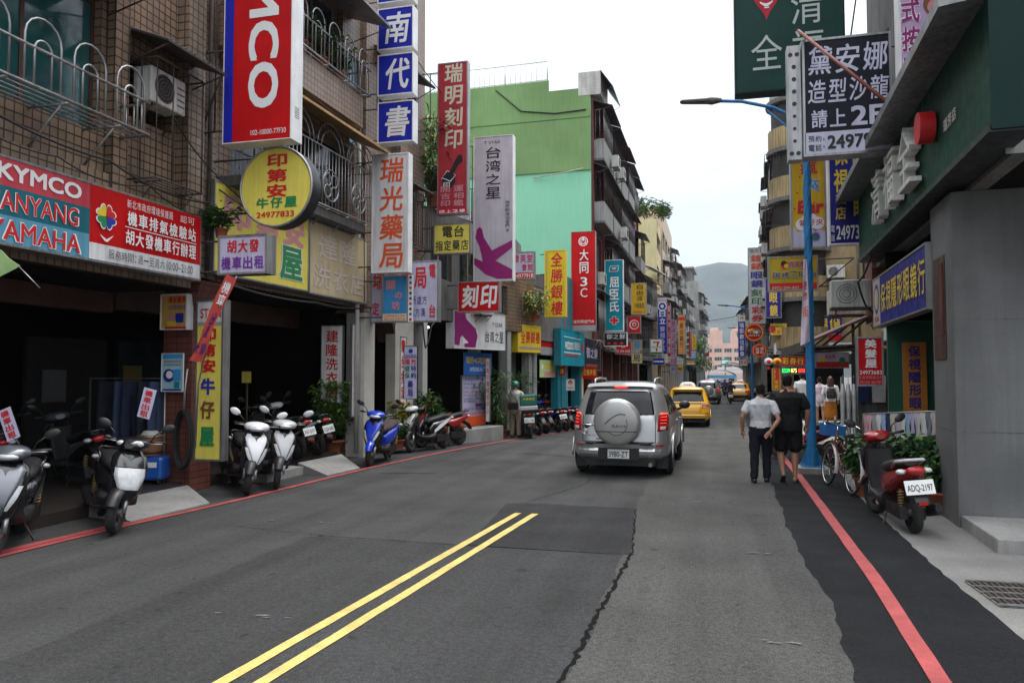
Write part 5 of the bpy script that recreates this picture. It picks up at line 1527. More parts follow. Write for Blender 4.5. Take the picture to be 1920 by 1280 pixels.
def car(name, label, loc, rz, tab, col, plate="", ax=(-1.28, 1.28), wr=.34, lit=True, spare=False, glass=(1.07, 1.54), gw=(.70, .60), lamp=(.66, .88, .80, 1.14), belt=1.07, roofz=1.52, side_y=(-1.65, .75), taxi=False, rails=False, plate_z=.42, group=None, cat="car", bumper=None, lampm=None):
    t = thing(name, label, cat, loc, rz, group)
    S = Shell(tab)
    zs = steps(tab[0][0], tab[-1][0], .045)
    if zs[-1] < tab[-1][0] - 1e-6:
        zs.append(tab[-1][0])
    mb = MB()
    mb.loft([S.ring(z) for z in zs], col)
    body = part("body", t, mb)
    cut = MB()
    for y in ax:
        for sg in (-1, 1):
            cut.cyl((sg * .62, y, wr), (sg * 1.2, y, wr), wr + .055, m=M_black, seg=32)
    co = cut.build("wheel_well")
    md = body.modifiers.new("wells", "BOOLEAN")
    md.object = co
    md.solver = "EXACT"
    dg = bpy.context.evaluated_depsgraph_get()
    me = bpy.data.meshes.new_from_object(body.evaluated_get(dg))
    body.modifiers.clear()
    body.data = me
    bpy.data.objects.remove(co)
    part("underbody", t, MB().box(-.62, .62, tab[2][1] + .12, tab[2][2] - .15, .2, .55, M_black))
    for y in ax:
        for sg in (-1, 1):
            car_wheel(t, sg * (tab[2][3] - .125), y, wr)
            part("arch_trim", t, MB().tube([(sg * (tab[2][3] - .004), y + (wr + .06) * math.cos(a), wr + (wr + .06) * math.sin(a)) for a in [math.pi * k / 14 for k in range(15)]], .02, 6, M_black if bumper is None else bumper))
    # glass
    g0, g1 = glass
    part("rear_window", t, S.patch(MB(), S.rear, [(-gw[0], g0), (gw[0], g0), (gw[1], g1), (-gw[1], g1)], M_carglass, .010, 14, 10))
    part("windscreen", t, S.patch(MB(), S.front, [(-gw[0], g0 + .06), (gw[0], g0 + .06), (gw[1], g1), (-gw[1], g1)], M_carglass, .010))
    ya, yb = side_y
    n = 3
    for sg in (-1, 1):
        for i in range(n):
            y0, y1 = ya + (yb - ya) * i / n + .03, ya + (yb - ya) * (i + 1) / n - .03
            k0, k1 = .32 if i == 0 else 0, .62 if i == n - 1 else 0
            part("side_window", t, S.patch(MB(), lambda u, z, o, sg=sg: S.side(u, z, sg, o), [(y0, belt), (y1, belt), (y1 - k1, roofz - .04), (y0 + k0, roofz - .04)], M_carglass, .008))
        part("door_seam", t, MB().tube([S.side((ya + yb) / 2, z, sg, .002) for z in steps(.4, belt, .1)], .006, 4, M_black).tube([S.side(yb * .98, z, sg, .002) for z in steps(.4, belt, .1)], .006, 4, M_black))
        for y in (ya + .95, yb - .55):
            p = S.side(y, belt - .12, sg, .02)
            part("door_handle", t, MB().tube([p + Vector((0, -.09, 0)), p + Vector((sg * .02, -.04, 0)), p + Vector((sg * .02, .05, 0)), p + Vector((0, .09, 0))], .014, 6, col))
        p = S.side(yb - .12, belt + .02, sg, .0)
        part("wing_mirror", t, MB().ell((p.x + sg * .14, p.y, p.z + .1), .115, .07, .085, M_black, 14, 9).tube([p, (p.x + sg * .1, p.y, p.z + .05)], .03, 6, M_black))
    # lamps
    x0, x1, z0, z1 = lamp
    zm = z0 + (z1 - z0) * .38
    for sg in (-1, 1):
        lm = (M_redlamp if lit else M_redlens) if lampm is None else lampm
        S_r = lambda u, z, o, sg=sg: S.rear(sg * u, z, o)
        f = part("tail_light", t, S.patch(MB(), S_r, [(x0, z0), (x1 - .03, z0 + .02), (x1, z1), (x0 + .02, z1)], M_redlens, .022, 8, 8))
        mb = MB()
        for k in range(4):
            zz = zm + (z1 - zm) * (k + .15) / 4
            S.patch(mb, S_r, [(x0 + .035, zz), (x1 - .04, zz), (x1 - .04, zz + .045), (x0 + .035, zz + .045)], lm, .027, 5, 2)
        part("lamp_strip", f, mb)
        part("reversing_lens", f, S.patch(MB(), S_r, [(x0 + .04, z0 + .03), (x1 - .06, z0 + .03), (x1 - .045, zm - .01), (x0 + .04, zm - .01)], M_lens, .028, 5, 4))
        part("headlight", t, S.patch(MB(), lambda u, z, o, sg=sg: S.front(sg * u, z, o), [(x0 - .1, .68), (x1 - .02, .72), (x1 - .02, .88), (x0 - .05, .84)], M_lens, .012))
        part("reflector", t, S.patch(MB(), S_r, [(.62, .545), (.80, .545), (.80, .60), (.62, .60)], M_redlens, .02, 4, 2))
    part("brake_lamp", t, S.patch(MB(), S.rear, [(-.13, g1 + .04), (.13, g1 + .04), (.13, g1 + .065), (-.13, g1 + .065)], M_redlamp if lit else M_redlens, .03, 6, 2))
    # tailgate seams, bumper
    mb = MB()
    for sg in (-1, 1):
        mb.tube([S.rear(sg * (x0 - .02), z, .003) for z in steps(.63, z0 + .3, .06)], .007, 4, M_black)
    mb.tube([S.rear(x, .63, .003) for x in steps(-x0 + .02, x0 - .02, .1)], .007, 4, M_black)
    part("tailgate_seam", t, mb)
    bm_ = bumper or M_black
    mb = MB()
    S.patch(mb, S.rear, [(-.80, .30), (.80, .30), (.84, .53), (-.84, .53)], bm_, .035, 16, 4)
    part("bumper", t, mb)
    if plate:
        p = S.rear(0, plate_z, .045)
        f = part("number_plate", t, MB().bbox(-.19, .19, p.y - .015, p.y, plate_z - .08, plate_z + .08, M_plate, .006).text(plate, -.17, .17, plate_z - .055, plate_z + .045, M_ink, p.y - .018, .02))
        part("plate_recess", t, MB().box(-.36, .36, p.y + .001, p.y + .06, plate_z - .11, plate_z + .1, M_black))
    if rails:
        for sg in (-1, 1):
            zr = tab[-1][0]
            part("roof_rail", t, MB().tube([(sg * .55, -1.28, zr - .10), (sg * .56, -1.2, zr + .03), (sg * .57, -.6, zr + .055), (sg * .57, .1, zr + .04), (sg * .56, .3, zr - .06)], .022, 8, M_steel))
        part("antenna", t, MB().tube([(0, -1.3, tab[-1][0] - .01), (0, -1.36, tab[-1][0] + .06)], .012, 5, M_black))
    if taxi:
        zr = tab[-1][0]
        f = part("taxi_sign", t, MB().loft([rring(0, -.1 + .0, zr - .01, .34, .13, 20, 3, "z"), rring(0, -.1, zr + .08, .31, .12, 20, 3, "z"), rring(0, -.1, zr + .16, .22, .09, 20, 3, "z"), rring(0, -.1, zr + .18, .12, .05, 20, 3, "z")], M_plate))
        part("taxi_lettering", f, MB().text("TAXI", -.16, .16, zr + .04, zr + .11, RED, -.235, .02))
    return t, S

SUV = [(.28, -1.96, 2.02, .80, 6), (.40, -2.07, 2.12, .885, 7), (.60, -2.10, 2.15, .908, 7), (.86, -2.07, 2.08, .906, 7), (1.00, -2.05, 1.95, .892, 6.5), (1.06, -2.035, 1.25, .875, 6), (1.14, -2.0, .95, .845, 6),
       (1.36, -1.90, .58, .765, 6), (1.52, -1.80, .25, .695, 6), (1.60, -1.77, .02, .64, 5), (1.655, -1.62, -.2, .54, 4), (1.685, -1.25, -.5, .35, 3)]
P_silver = mat("paint_silver", (0.42, 0.42, 0.42), 0.28, 0.65, var=0.0, coat=0.7)
P_silver2 = mat("paint_silver_cover", (0.40, 0.395, 0.38), 0.32, 0.5, var=0.0, coat=0.5)
P_taxi = paint("taxi_yellow", (0.72, 0.36, 0.008), .25)
P_whitecar = paint("white_car", (.7, .7, .7))
P_red2 = paint("car_red", (.3, .015, .015))
rw0, rw1 = gnd(1093, 881), gnd(1251, 888)
cx, cy = (rw0.x + rw1.x) / 2 + .0, (rw0.y + rw1.y) / 2 + 1.28
t, S = car("suv_car", "silver sport utility car with a round spare wheel cover and lit brake lights", (cx + .05, cy, gz(cy)), R(-1.7), SUV, P_silver, plate="3980-ZT", rails=True, bumper=P_silver)
tilt_p = S.rear(0, .98)
mb = MB()
c = Vector((-.01, tilt_p.y - .02, .98))
rg = lambda r, y: [(c.x + r * math.cos(a), y, c.z + r * math.sin(a)) for a in [2 * math.pi * k / 40 for k in range(40)]]
mb.loft([rg(.34, c.y), rg(.41, c.y - .03), rg(.415, c.y - .15), rg(.395, c.y - .195), rg(.34, c.y - .222), rg(.18, c.y - .235), rg(.03, c.y - .24)], P_silver2)
f = part("spare_wheel_cover", t, mb)
mb = MB()
def on_cover(x, z):
    r = math.hypot(x, z)
    d = .222 + (.018) * (1 - min(1, r / .31))
    return (c.x + x, c.y - d - .003, c.z + z)
arc = [(-.20 + .36 * k / 14, -.03 + .19 * math.sin(k / 14 * 1.9) - .02 * k / 14) for k in range(15)]
mb.tube([on_cover(*p) for p in arc], .012, 5, W_dkgrey)
mb.tube([on_cover(.19 * math.cos(a), -.03 - .19 * math.sin(a)) for a in [R(-25 + 8 * k) for k in range(21)]], .009, 5, W_dkgrey)
mb.text("RAV4", c.x - .07, c.x + .17, c.z - .09, c.z - .04, W_dkgrey, c.y - .252, .02)
mb.tube([on_cover(-.36 + .06 * k, -.16) for k in range(13)], .008, 5, M_black)
part("emblem", f, mb)
mb = MB()
mb.torus(S.rear(-.6, .80, .01), (0, 1, 0), .045, .006, M_chrome, 18, 5).torus(S.rear(-.6, .80, .01), (0, 1, 0), .018, .005, M_chrome, 12, 5)
mb.text("RAV4", -.56, -.42, .725, .75, M_chrome, S.rear(-.5, .74).y - .01, .02)
part("badge", t, mb)
part("tailgate_handle", t, MB().tube([S.rear(-.66, .915, .02), S.rear(-.6, .92, .035), S.rear(-.5, .92, .035), S.rear(-.46, .915, .02)], .014, 6, M_chrome).cyl(S.rear(-.56, .9, -.01), S.rear(-.56, .9, .006), .05, m=M_black, seg=14))
part("red_sticker", t, S.patch(MB(), S.rear, [(-.42, .535 + .12), (-.29, .535 + .12), (-.29, .70), (-.42, .70)], M_redlens, .012, 3, 2))
part("bumper_step", t, S.patch(MB(), S.rear, [(-.62, .585), (.62, .585), (.62, .632), (-.62, .632)], M_black, .05, 12, 2))
part("chrome_strip", t, S.patch(MB(), S.rear, [(-.70, .565), (-.42, .565), (-.42, .60), (-.70, .60)], M_chrome, .055, 6, 2).add([], [], M_chrome))
part("chrome_strip", t, S.patch(MB(), S.rear, [(.36, .565), (.64, .565), (.64, .60), (.36, .60)], M_chrome, .055, 6, 2))
for sg in (-1, 1):
    part("mud_flap", t, MB().box(sg * .72 - .1, sg * .72 + .1, -1.72, -1.70, .14, .36, M_black))
part("spoiler", t, MB().loft([[(x, S.rear(0, 1.55).y - o, z) for x, o, z in ((-.62, -.06, 1.585), (-.4, .05, 1.60), (0, .08, 1.605), (.4, .05, 1.60), (.62, -.06, 1.585))], [(x, S.rear(0, 1.62).y + .1, z) for x, z in ((-.6, 1.64), (-.4, 1.662), (0, 1.672), (.4, 1.662), (.6, 1.64))]], P_silver, caps=False, closed=False))
part("tail_pipe", t, MB().cyl((.55, -2.12, .24), (.55, -1.7, .26), .035, m=M_steel, seg=12))

WAGON = [(.22, -2.0, 2.05, .76, 6), (.34, -2.16, 2.2, .85, 7), (.55, -2.22, 2.24, .872, 7), (.78, -2.18, 2.1, .868, 7), (.92, -2.12, 1.75, .85, 6.5), (.98, -2.10, 1.45, .84, 6), (1.1, -2.03, 1.1, .80, 6), (1.3, -1.9, .75, .74, 6), (1.42, -1.84, .45, .69, 6), (1.50, -1.86, .2, .64, 5), (1.55, -1.7, -.1, .56, 4), (1.58, -1.2, -.6, .36, 3)]
p = gnd(1327, 799)
cy = p.y + 1.3
t, S = car("taxi", "yellow wagon taxi with white roof sign driving ahead of the silver car", (p.x - .80, cy, gz(cy)), R(1.5), WAGON, P_taxi, plate="", ax=(-1.3, 1.35), wr=.31, lit=False, glass=(.99, 1.40), gw=(.70, .62), lamp=(.50, .85, .76, .92), belt=.98, roofz=1.44, side_y=(-1.8, .9), taxi=True, lampm=M_lens, bumper=P_taxi)
part("spoiler", t, MB().bbox(-.60, .60, -2.02, -1.75, 1.46, 1.50, P_taxi, .015))
part("chrome_strip", t, S.patch(MB(), S.rear, [(-.8, .93), (.8, .93), (.8, .965), (-.8, .965)], M_black, .03, 10, 2))
part("lower_bumper", t, S.patch(MB(), S.rear, [(-.74, .24), (.74, .24), (.78, .42), (-.78, .42)], M_black, .05, 10, 3))
p = gnd(1349, 757)
cy = p.y + 1.28
t, S = car("suv_car", "small silver sport utility car with a grey spare wheel, ahead of the yellow wagon taxi", (p.x - .78, cy, gz(cy)), R(-2), SUV, P_silver, ax=(-1.28, 1.28), bumper=M_black, plate="")
mb = MB()
c = Vector((.1, S.rear(0, .98).y - .01, .95))
rg = lambda r, y: [(c.x + r * math.cos(a), y, c.z + r * math.sin(a)) for a in [2 * math.pi * k / 30 for k in range(30)]]
mb.loft([rg(.30, c.y), rg(.36, c.y - .03), rg(.36, c.y - .16), rg(.30, c.y - .21), rg(.03, c.y - .22)], P_silver2)
part("spare_wheel_cover", t, mb)
SEDAN = [(.22, -2.1, 2.1, .74, 6), (.34, -2.2, 2.22, .84, 7), (.55, -2.24, 2.25, .86, 7), (.78, -2.2, 2.1, .85, 6.5), (.93, -2.1, 1.6, .82, 6), (.98, -1.6, 1.2, .80, 5.5), (1.2, -1.25, .75, .70, 5), (1.34, -1.0, .45, .64, 5), (1.42, -.75, .1, .52, 4), (1.45, -.4, -.15, .3, 3)]
for px, py, cm_, lab, tx, rz in ((1390, 752, P_taxi, "yellow saloon taxi waiting beside the second blue lamp pole", True, 6), (1395, 731, P_whitecar, "white saloon car behind the yellow saloon taxi", False, 4), (1372, 722, P_silver, "grey saloon car far down the road near the blue market canopy", False, 2)):
    p = gnd(px, py)
    cy = p.y + 1.3
    car("taxi" if tx else "saloon_car", lab, (p.x, cy, gz(cy)), R(-rz), SEDAN, cm_, ax=(-1.3, 1.35), wr=.31, lit=True, glass=(1.0, 1.33), gw=(.66, .56), lamp=(.5, .82, .72, .9), belt=.97, roofz=1.36, side_y=(-1.2, .9), taxi=tx, plate="")

# ------------------------------------------------------------------ scooters
P_black = paint("gloss_black", (.010, .010, .011), .18)
P_wht = paint("gloss_white", (.72, .72, .73), .2)
P_pearl = paint("pearl_silver", (.48, .48, .49), .25)
P_gun = mat("paint_gunmetal", (.15, .16, .18), .3, .55, var=0, coat=.6)
P_blue = paint("gloss_blue", (.012, .045, .50), .2)
P_red = paint("gloss_red", (.30, .010, .010), .2)
P_pgreen = paint("post_green", (.0, .13, .08), .3)
M_seat = mat("vinyl_seat", (.016, .016, .017), .5, bump=.1)
M_seatc = mat("seat_cover_mauve", (.085, .055, .062), .8)

def scooter(name, label, x, y, rz, col, col2=None, lean=-7, steer=0.0, seat=None, plate=None, lamps="side", group="parked scooters", z=None, mirrors=True, exhaust=True, mirm=None, tail=None, box=False, s=1.0, grab=None, low=None):
    col2 = col2 or P_black
    low = low or M_black
    seat = seat or M_seat
    z = gz(y) + .006 if z is None else z
    t = thing(name, label, "scooter", (x, y, z), 0, group)
    t.rotation_euler = Matrix.Rotation(rz, 3, "Z").to_4x4().to_3x3().to_euler() if not lean else (Matrix.Rotation(rz, 3, "Z") @ Matrix.Rotation(R(lean), 3, "Y")).to_euler()
    t.scale = (s, s, s)
    M = Matrix.Translation((0, .50, 0)) @ Matrix.Rotation(steer, 4, "Z") @ Matrix.Translation((0, -.50, 0))
    fy, ry, wr = .66, -.62, .235
    def wheel(nm, yy, MM):
        f = part(nm, t, MB(MM).torus((0, yy, wr), (1, 0, 0), wr - .052, .052, M_rubber, 28, 10, sq=1.05))
        mb = MB(MM).torus((0, yy, wr), (1, 0, 0), wr - .1, .014, M_iron if col2 is P_black else M_steel, 24, 6, sq=2.2)
        for k in range(5):
            a = 2 * math.pi * k / 5 + .3
            mb.tube([(0, yy, wr), (0, yy + (wr - .1) * math.cos(a), wr + (wr - .1) * math.sin(a))], .018, 5, M_iron)
        mb.cyl((-.06, yy, wr), (.06, yy, wr), .045, m=M_steel, seg=12)
        mb.cyl((.05, yy, wr), (.056, yy, wr), .095, m=M_steel, seg=20)
        part("rim", f, mb)
    wheel("front_wheel", fy, M)
    wheel("rear_wheel", ry, None)
    mb = MB(M)
    for sx in (-.075, .075):
        mb.tube([(sx, fy, wr), (sx, fy - .05, wr + .2), (sx * .8, fy - .13, .62)], .021, 8, M_iron)
        mb.tube([(sx, fy, wr - .0), (sx, fy - .03, wr + .15)], .028, 8, M_steel)
    part("fork", t, mb)
    mb = MB(M)
    rings = []
    for k in range(9):
        a = R(20 + 145 * k / 8)
        rr = wr + .035
        w = .085 - .02 * abs(k - 4) / 4
        c = (fy + rr * math.cos(a), wr + rr * math.sin(a))
        rings.append([(-w, c[0] - .03 * math.cos(a), c[1] - .03 * math.sin(a)), (-w * .8, c[0] + .012 * math.cos(a), c[1] + .012 * math.sin(a)), (0, c[0] + .024 * math.cos(a), c[1] + .024 * math.sin(a)), (w * .8, c[0] + .012 * math.cos(a), c[1] + .012 * math.sin(a)), (w, c[0] - .03 * math.cos(a), c[1] - .03 * math.sin(a))])
    mb.loft(rings, low if lamps != "blue" else col, caps=False, closed=False)
    part("front_fender", t, mb)
    # leg shield: dark core and a coloured nose panel over it
    AP = [(.34, .60, .055, .05), (.42, .635, .105, .075), (.52, .63, .145, .095), (.64, .595, .180, .105), (.76, .545, .20, .10), (.86, .49, .185, .085), (.93, .45, .12, .06)]
    part("leg_shield", t, MB().loft([rring(0, cy_, z_, hw, d, 20, 2.6, "z") for z_, cy_, hw, d in AP], col2))
    def nose(a0, a1, zs_, off, wd):
        rings = []
        for z_ in zs_:
            _, cy_, hw, d = lerp_levels(AP, z_)
            w = wd(z_)
            r_ = []
            for k in range(13):
                u = -1 + 2 * k / 12
                xx = u * w * hw
                rim = off if 0 < k < 12 else -.01
                yy = cy_ + d * max(0, 1 - abs(xx / hw) ** 2.6) ** (1 / 2.6)
                r_.append((xx * (1 + off), yy + rim, z_))
            rings.append(r_)
        return rings
    zz = steps(.40, .90, .05)
    part("nose_panel", t, MB().loft(nose(0, 0, zz, .014, lambda z_: max(.1, min(.93, .12 + 1.75 * (z_ - .40)))) if lamps != "wide" else nose(0, 0, steps(.75, .9, .03), .014, lambda z_: .9), col, caps=False, closed=False))
    if lamps in ("side", "blue"):
        for sg in (-1, 1):
            rings = []
            for z_ in steps(.46, .70, .04):
                _, cy_, hw, d = lerp_levels(AP, z_)
                e0 = max(.1, min(.93, .12 + 1.75 * (z_ - .40))) + .03
                e1 = min(.99, e0 + .34 - 1.0 * abs(z_ - .56))
                r_ = []
                for k in range(5):
                    xx = sg * hw * (e0 + (e1 - e0) * k / 4)
                    yy = cy_ + d * max(0, 1 - abs(xx / hw) ** 2.6) ** (1 / 2.6)
                    r_.append((xx, yy + .012, z_))
                rings.append(r_)
            part("front_indicator", t, MB().loft(rings, M_lens, caps=False, closed=False))
    elif lamps == "wide":
        rings = []
        for z_ in steps(.50, .74, .03):
            _, cy_, hw, d = lerp_levels(AP, z_)
            r_ = []
            for k in range(13):
                xx = hw * .96 * (-1 + k / 6) * (1 - 1.1 * abs(z_ - .64))
                r_.append((xx, cy_ + d * max(0, 1 - abs(xx / hw) ** 2.6) ** (1 / 2.6) + (.022 if 0 < k < 12 else -.01), z_))
            rings.append(r_)
        part("headlight", t, MB().loft(rings, M_lens, caps=False, closed=False))
    mb = MB()
    mb.loft([[(-.02, .64, .76), (0, .665, .74), (.02, .64, .76)], [(-.07, .575, .87), (0, .60, .86), (.07, .575, .87)], [(-.09, .535, .92), (0, .55, .92), (.09, .535, .92)]], col2, caps=False, closed=False)
    part("badge_trim", t, mb)
    # handlebar cover with lamp, grips, levers, mirrors
    f = part("handlebar_cover", t, MB(M).loft([rring(0, .62, .985, .05, .03, 16, 2.2), rring(0, .58, .995, .135, .058, 16, 2.4), rring(0, .50, 1.01, .19, .075, 16, 2.4), rring(0, .42, 1.02, .16, .07, 16, 2.2), rring(0, .36, 1.02, .07, .04, 16, 2)], col))
    if lamps != "wide":
        part("headlight", t, MB(M).ell((0, .592, .975), .115, .052, .036, M_lens, 16, 9).ell((0, .578, .955), .125, .045, .03, M_black, 16, 7))
    else:
        for sg in (-1, 1):
            part("front_indicator", t, MB(M).ell((sg * .10, .58, 1.01), .05, .025, .03, M_lens, 12, 7))
    for sg in (-1, 1):
        part("grip", t, MB(M).tube([(sg * .16, .44, 1.03), (sg * .34, .40, 1.045)], .018, 8, M_black))
        part("brake_lever", t, MB(M).tube([(sg * .16, .47, 1.02), (sg * .32, .455, 1.03)], .008, 5, M_steel))
    if mirrors:
        for sg in (-1, 1):
            part("mirror", t, MB(M).tube([(sg * .18, .44, 1.04), (sg * .22, .47, 1.12), (sg * .30, .46, 1.19)], .008, 6, M_black).ell((sg * .345, .455, 1.215), .085, .022, .05, mirm or M_black, 14, 9, M=Matrix.Translation((sg * .345, .455, 1.215)) @ Matrix.Rotation(sg * R(-24), 4, "Y") @ Matrix.Translation((-sg * .345, -.455, -1.215))))
    part("floorboard", t, MB().loft([rring(0, .52, .42, .15, .06, 16, 4), rring(0, .38, .33, .18, .045, 16, 4), rring(0, .05, .30, .185, .05, 16, 4), rring(0, -.15, .33, .18, .09, 16, 4)], low))
    part("inner_shield", t, MB().loft([rring(0, .40, .36, .15, .03, 16, 4, "z"), rring(0, .45, .6, .17, .05, 16, 4, "z"), rring(0, .42, .86, .16, .04, 16, 4, "z")], M_black))
    # tail
    part("side_cover", t, MB().loft([rring(0, -.04, .44, .10, .10, 18, 3), rring(0, -.14, .50, .165, .16, 18, 3), rring(0, -.40, .57, .185, .135, 18, 2.8), rring(0, -.68, .66, .165, .09, 18, 2.6), rring(0, -.88, .715, .105, .055, 18, 2.4), rring(0, -.96, .735, .05, .03, 18, 2.2)], col2 if lamps == "wide" or tail is None else tail))
    for sg in (-1, 1):
        pts0 = [(-.12, .40), (-.35, .50), (-.62, .62), (-.86, .715)]
        pts1 = [(-.12, .46), (-.33, .60), (-.60, .695), (-.84, .745)]
        def sx(y_, z_):
            tb = [(-.96, .735, .05), (-.88, .715, .105), (-.68, .66, .165), (-.40, .57, .185), (-.14, .50, .165), (-.04, .44, .10)]
            for a, b in zip(tb, tb[1:]):
                if y_ <= b[0]:
                    u = (y_ - a[0]) / (b[0] - a[0])
                    return (a[2] + (b[2] - a[2]) * u) * .985 + .012
            return .12
        part("side_panel", t, MB().loft([[(sg * sx(*p), p[0], p[1]) for p in (a, ((a[0] + b[0]) / 2, (a[1] + b[1]) / 2 ), b)] for a, b in zip(pts0, pts1)], col, caps=False, closed=False))
    part("seat", t, MB().loft([rring(0, -.02, .66, .06, .04, 16, 2.5), rring(0, -.08, .70, .125, .065, 16, 2.6), rring(0, -.28, .725, .15, .075, 16, 2.6), rring(0, -.48, .765, .145, .07, 16, 2.6), rring(0, -.70, .80, .12, .055, 16, 2.5), rring(0, -.80, .815, .06, .03, 16, 2.2)], seat))
    part("grab_rail", t, MB().tube([(-.13, -.55, .75), (-.15, -.78, .84), (-.09, -.93, .865), (.09, -.93, .865), (.15, -.78, .84), (.13, -.55, .75)], .017, 8, grab or col2))
    part("tail_light", t, MB().ell((0, -.935, .745), .105, .055, .05, M_redlens, 16, 9))
    for sg in (-1, 1):
        part("rear_indicator", t, MB().ell((sg * .135, -.87, .735), .055, .06, .032, M_lens, 12, 7))
    part("rear_fender", t, MB().loft([rring(0, -.78, .60, .09, .04, 14, 3), rring(0, -.95, .52, .085, .03, 14, 3), rring(0, -1.03, .40, .075, .02, 14, 3)], M_black))
    part("rear_reflector", t, MB().box(-.045, .045, -1.055, -1.035, .385, .42, M_redlens))
    if plate:
        MM = Matrix.Translation((0, -1.005, .575)) @ Matrix.Rotation(R(-18), 4, "X")
        part("number_plate", t, MB(MM).bbox(-.15, .15, 0, .012, -.08, .08, M_plate, .005).text(plate, -.13, .13, -.055, .03, M_ink, -.003, .015))
    part("engine", t, MB().loft([rring(.02, -.12, .26, .09, .08, 14, 4), rring(.04, -.4, .25, .13, .11, 14, 4), rring(.06, -.66, .24, .07, .10, 14, 4)], M_iron).box(-.16, -.08, -.72, -.2, .18, .33, M_black))
    if exhaust:
        part("exhaust", t, MB().tube([(.1, -.15, .2), (.15, -.35, .17), (.17, -.5, .2)], .02, 6, M_iron).loft([rring(.18, -.45, .22, .045, .05, 14, 2), rring(.185, -.55, .235, .062, .075, 14, 2), rring(.19, -.85, .30, .06, .07, 14, 2), rring(.19, -.9, .31, .03, .035, 14, 2)], M_black))
    mb = MB()
    for sg in (-1, 1):
        mb.tube([(sg * .12, -.72, .52), (sg * .12, -.62, wr)], .018, 6, M_iron)
        for k in range(7):
            mb.torus((sg * .12, -.715 + .012 * k, .49 - .034 * k), (0, .35, 1), .03, .006, M_ytin2, 12, 5)
    part("shock_absorber", t, mb)
    part("kick_stand", t, MB().tube([(-.1, -.05, .22), (-.2, -.12, .012), (-.27, -.14, .012)], .013, 6, M_iron))
    return t
M_ytin2 = mat("spring_yellow", (.4, .27, .08), .4, .4)

def head(ax_, ay_):                              # heading angle from a direction on the ground
    return math.atan2(ay_, ax_) - math.pi / 2
def at_wheel(px, py, ang, y=.66):
    """scooter origin so that its front wheel (y = .66) or rear wheel (y = -.62) touches the ground seen at px, py"""
    p = gnd(px, py)
    return p.x + y * math.sin(ang), p.y - y * math.cos(ang)
def park(label, px, py, d, col, wheel=.66, **k):
    a = head(*d)
    x, y = at_wheel(px, py, a, wheel)
    return scooter("parked_scooter", label, x, y, a, col, **k)

s1 = park("gunmetal grey scooter cut by the picture edge with a white rental card", -8, 1046, (.62, -.78), P_gun, lean=-4, steer=-.2)
s2 = park("black scooter with wide clear headlamp and a lilac rental card on its mirror", 224, 1002, (.78, -.62), P_black, lamps="wide", lean=-8, steer=-.45)
s3 = park("gloss white scooter with white mirrors, beside the yellow upright sign", 468, 928, (.70, -.71), P_wht, mirm=P_wht, tail=P_black, lean=-7, steer=-.25)
s4 = park("pearl silver scooter close behind the gloss white one", 522, 917, (.70, -.71), P_pearl, mirm=P_pearl, tail=P_black, lean=-7, steer=-.25)
s5 = park("bright blue scooter with a mauve seat cover", 690, 874, (.12, -1), P_blue, tail=P_blue, lamps="blue", seat=M_seatc, lean=-6, steer=.1)
s6 = park("black scooter with white flashes parked between the blue and the red ones", 768, 848, (-.32, -.95), P_wht, tail=P_black, lean=6, steer=.25)
s7 = park("dark red scooter parked at the concrete plinth", 862, 834, (-.50, -.86), P_red, wheel=-.62, tail=P_red, lean=6)
def place(label, x, y, d, col, **k):
    a = head(*d)
    return scooter("parked_scooter", label, x - .62 * math.sin(a), y + .62 * math.cos(a), a, col, **k)
place("black scooter with white number plate, first of the two under the dark arcade", -7.72, 13.2, (-.96, .28), P_black, plate="357-JXY", z=.15, tail=P_black)
place("black and white scooter with a red tail, second under the dark arcade", -7.72, 13.95, (-.96, .28), P_wht, plate="LQ3-082", z=.15, tail=P_black)
place("old black scooter deep inside the motorcycle shop", -9.3, 8.3, (-.7, .7), P_black, z=.15, tail=P_black, plate="CYS-604")
place("dark scooter without plate parked along the motorcycle shop wall", -8.7, 9.2, (-.9, .4), P_gun, z=.15, tail=P_black)
s8 = place("green and silver delivery scooter with a big green top box", at(994, 800, 22.1).x, 22.1, (-.25, 1), P_pgreen, plate="AEU-1720", lean=-3, tail=P_pgreen)
bx = part("top_box", s8, MB().bbox(-.26, .26, -1.05, -.5, 1.0, 1.34, P_pgreen, .04).bbox(-.27, .27, -1.06, -.49, .87, .999, P_pearl, .03).chars("中華郵政", -.16, .2, 1.16, 1.25, YEL, y=-1.054))
part("rack", s8, MB().box(-.2, .2, -1.0, -.5, .80, .869, M_black))
for i, (px, Y, c_, lab) in enumerate(((1024, 24.6, P_black, "black scooter next to the green delivery scooter"), (1047, 25.6, P_blue, "blue and black scooter with a white plate by the turquoise shop"), (1062, 26.5, P_red, "dark red scooter squeezed beside the blue and black one"), (1076, 27.4, P_blue, "second blue scooter, half hidden behind the silver car"), (1010, 23.6, P_gun, "grey scooter tucked close to the delivery scooter's box"))):
    place(lab, at(px, 790, Y).x, Y, (-.72, .69), c_, plate="NDB-53%d" % i if i == 1 else None, lean=-6, tail=P_black)
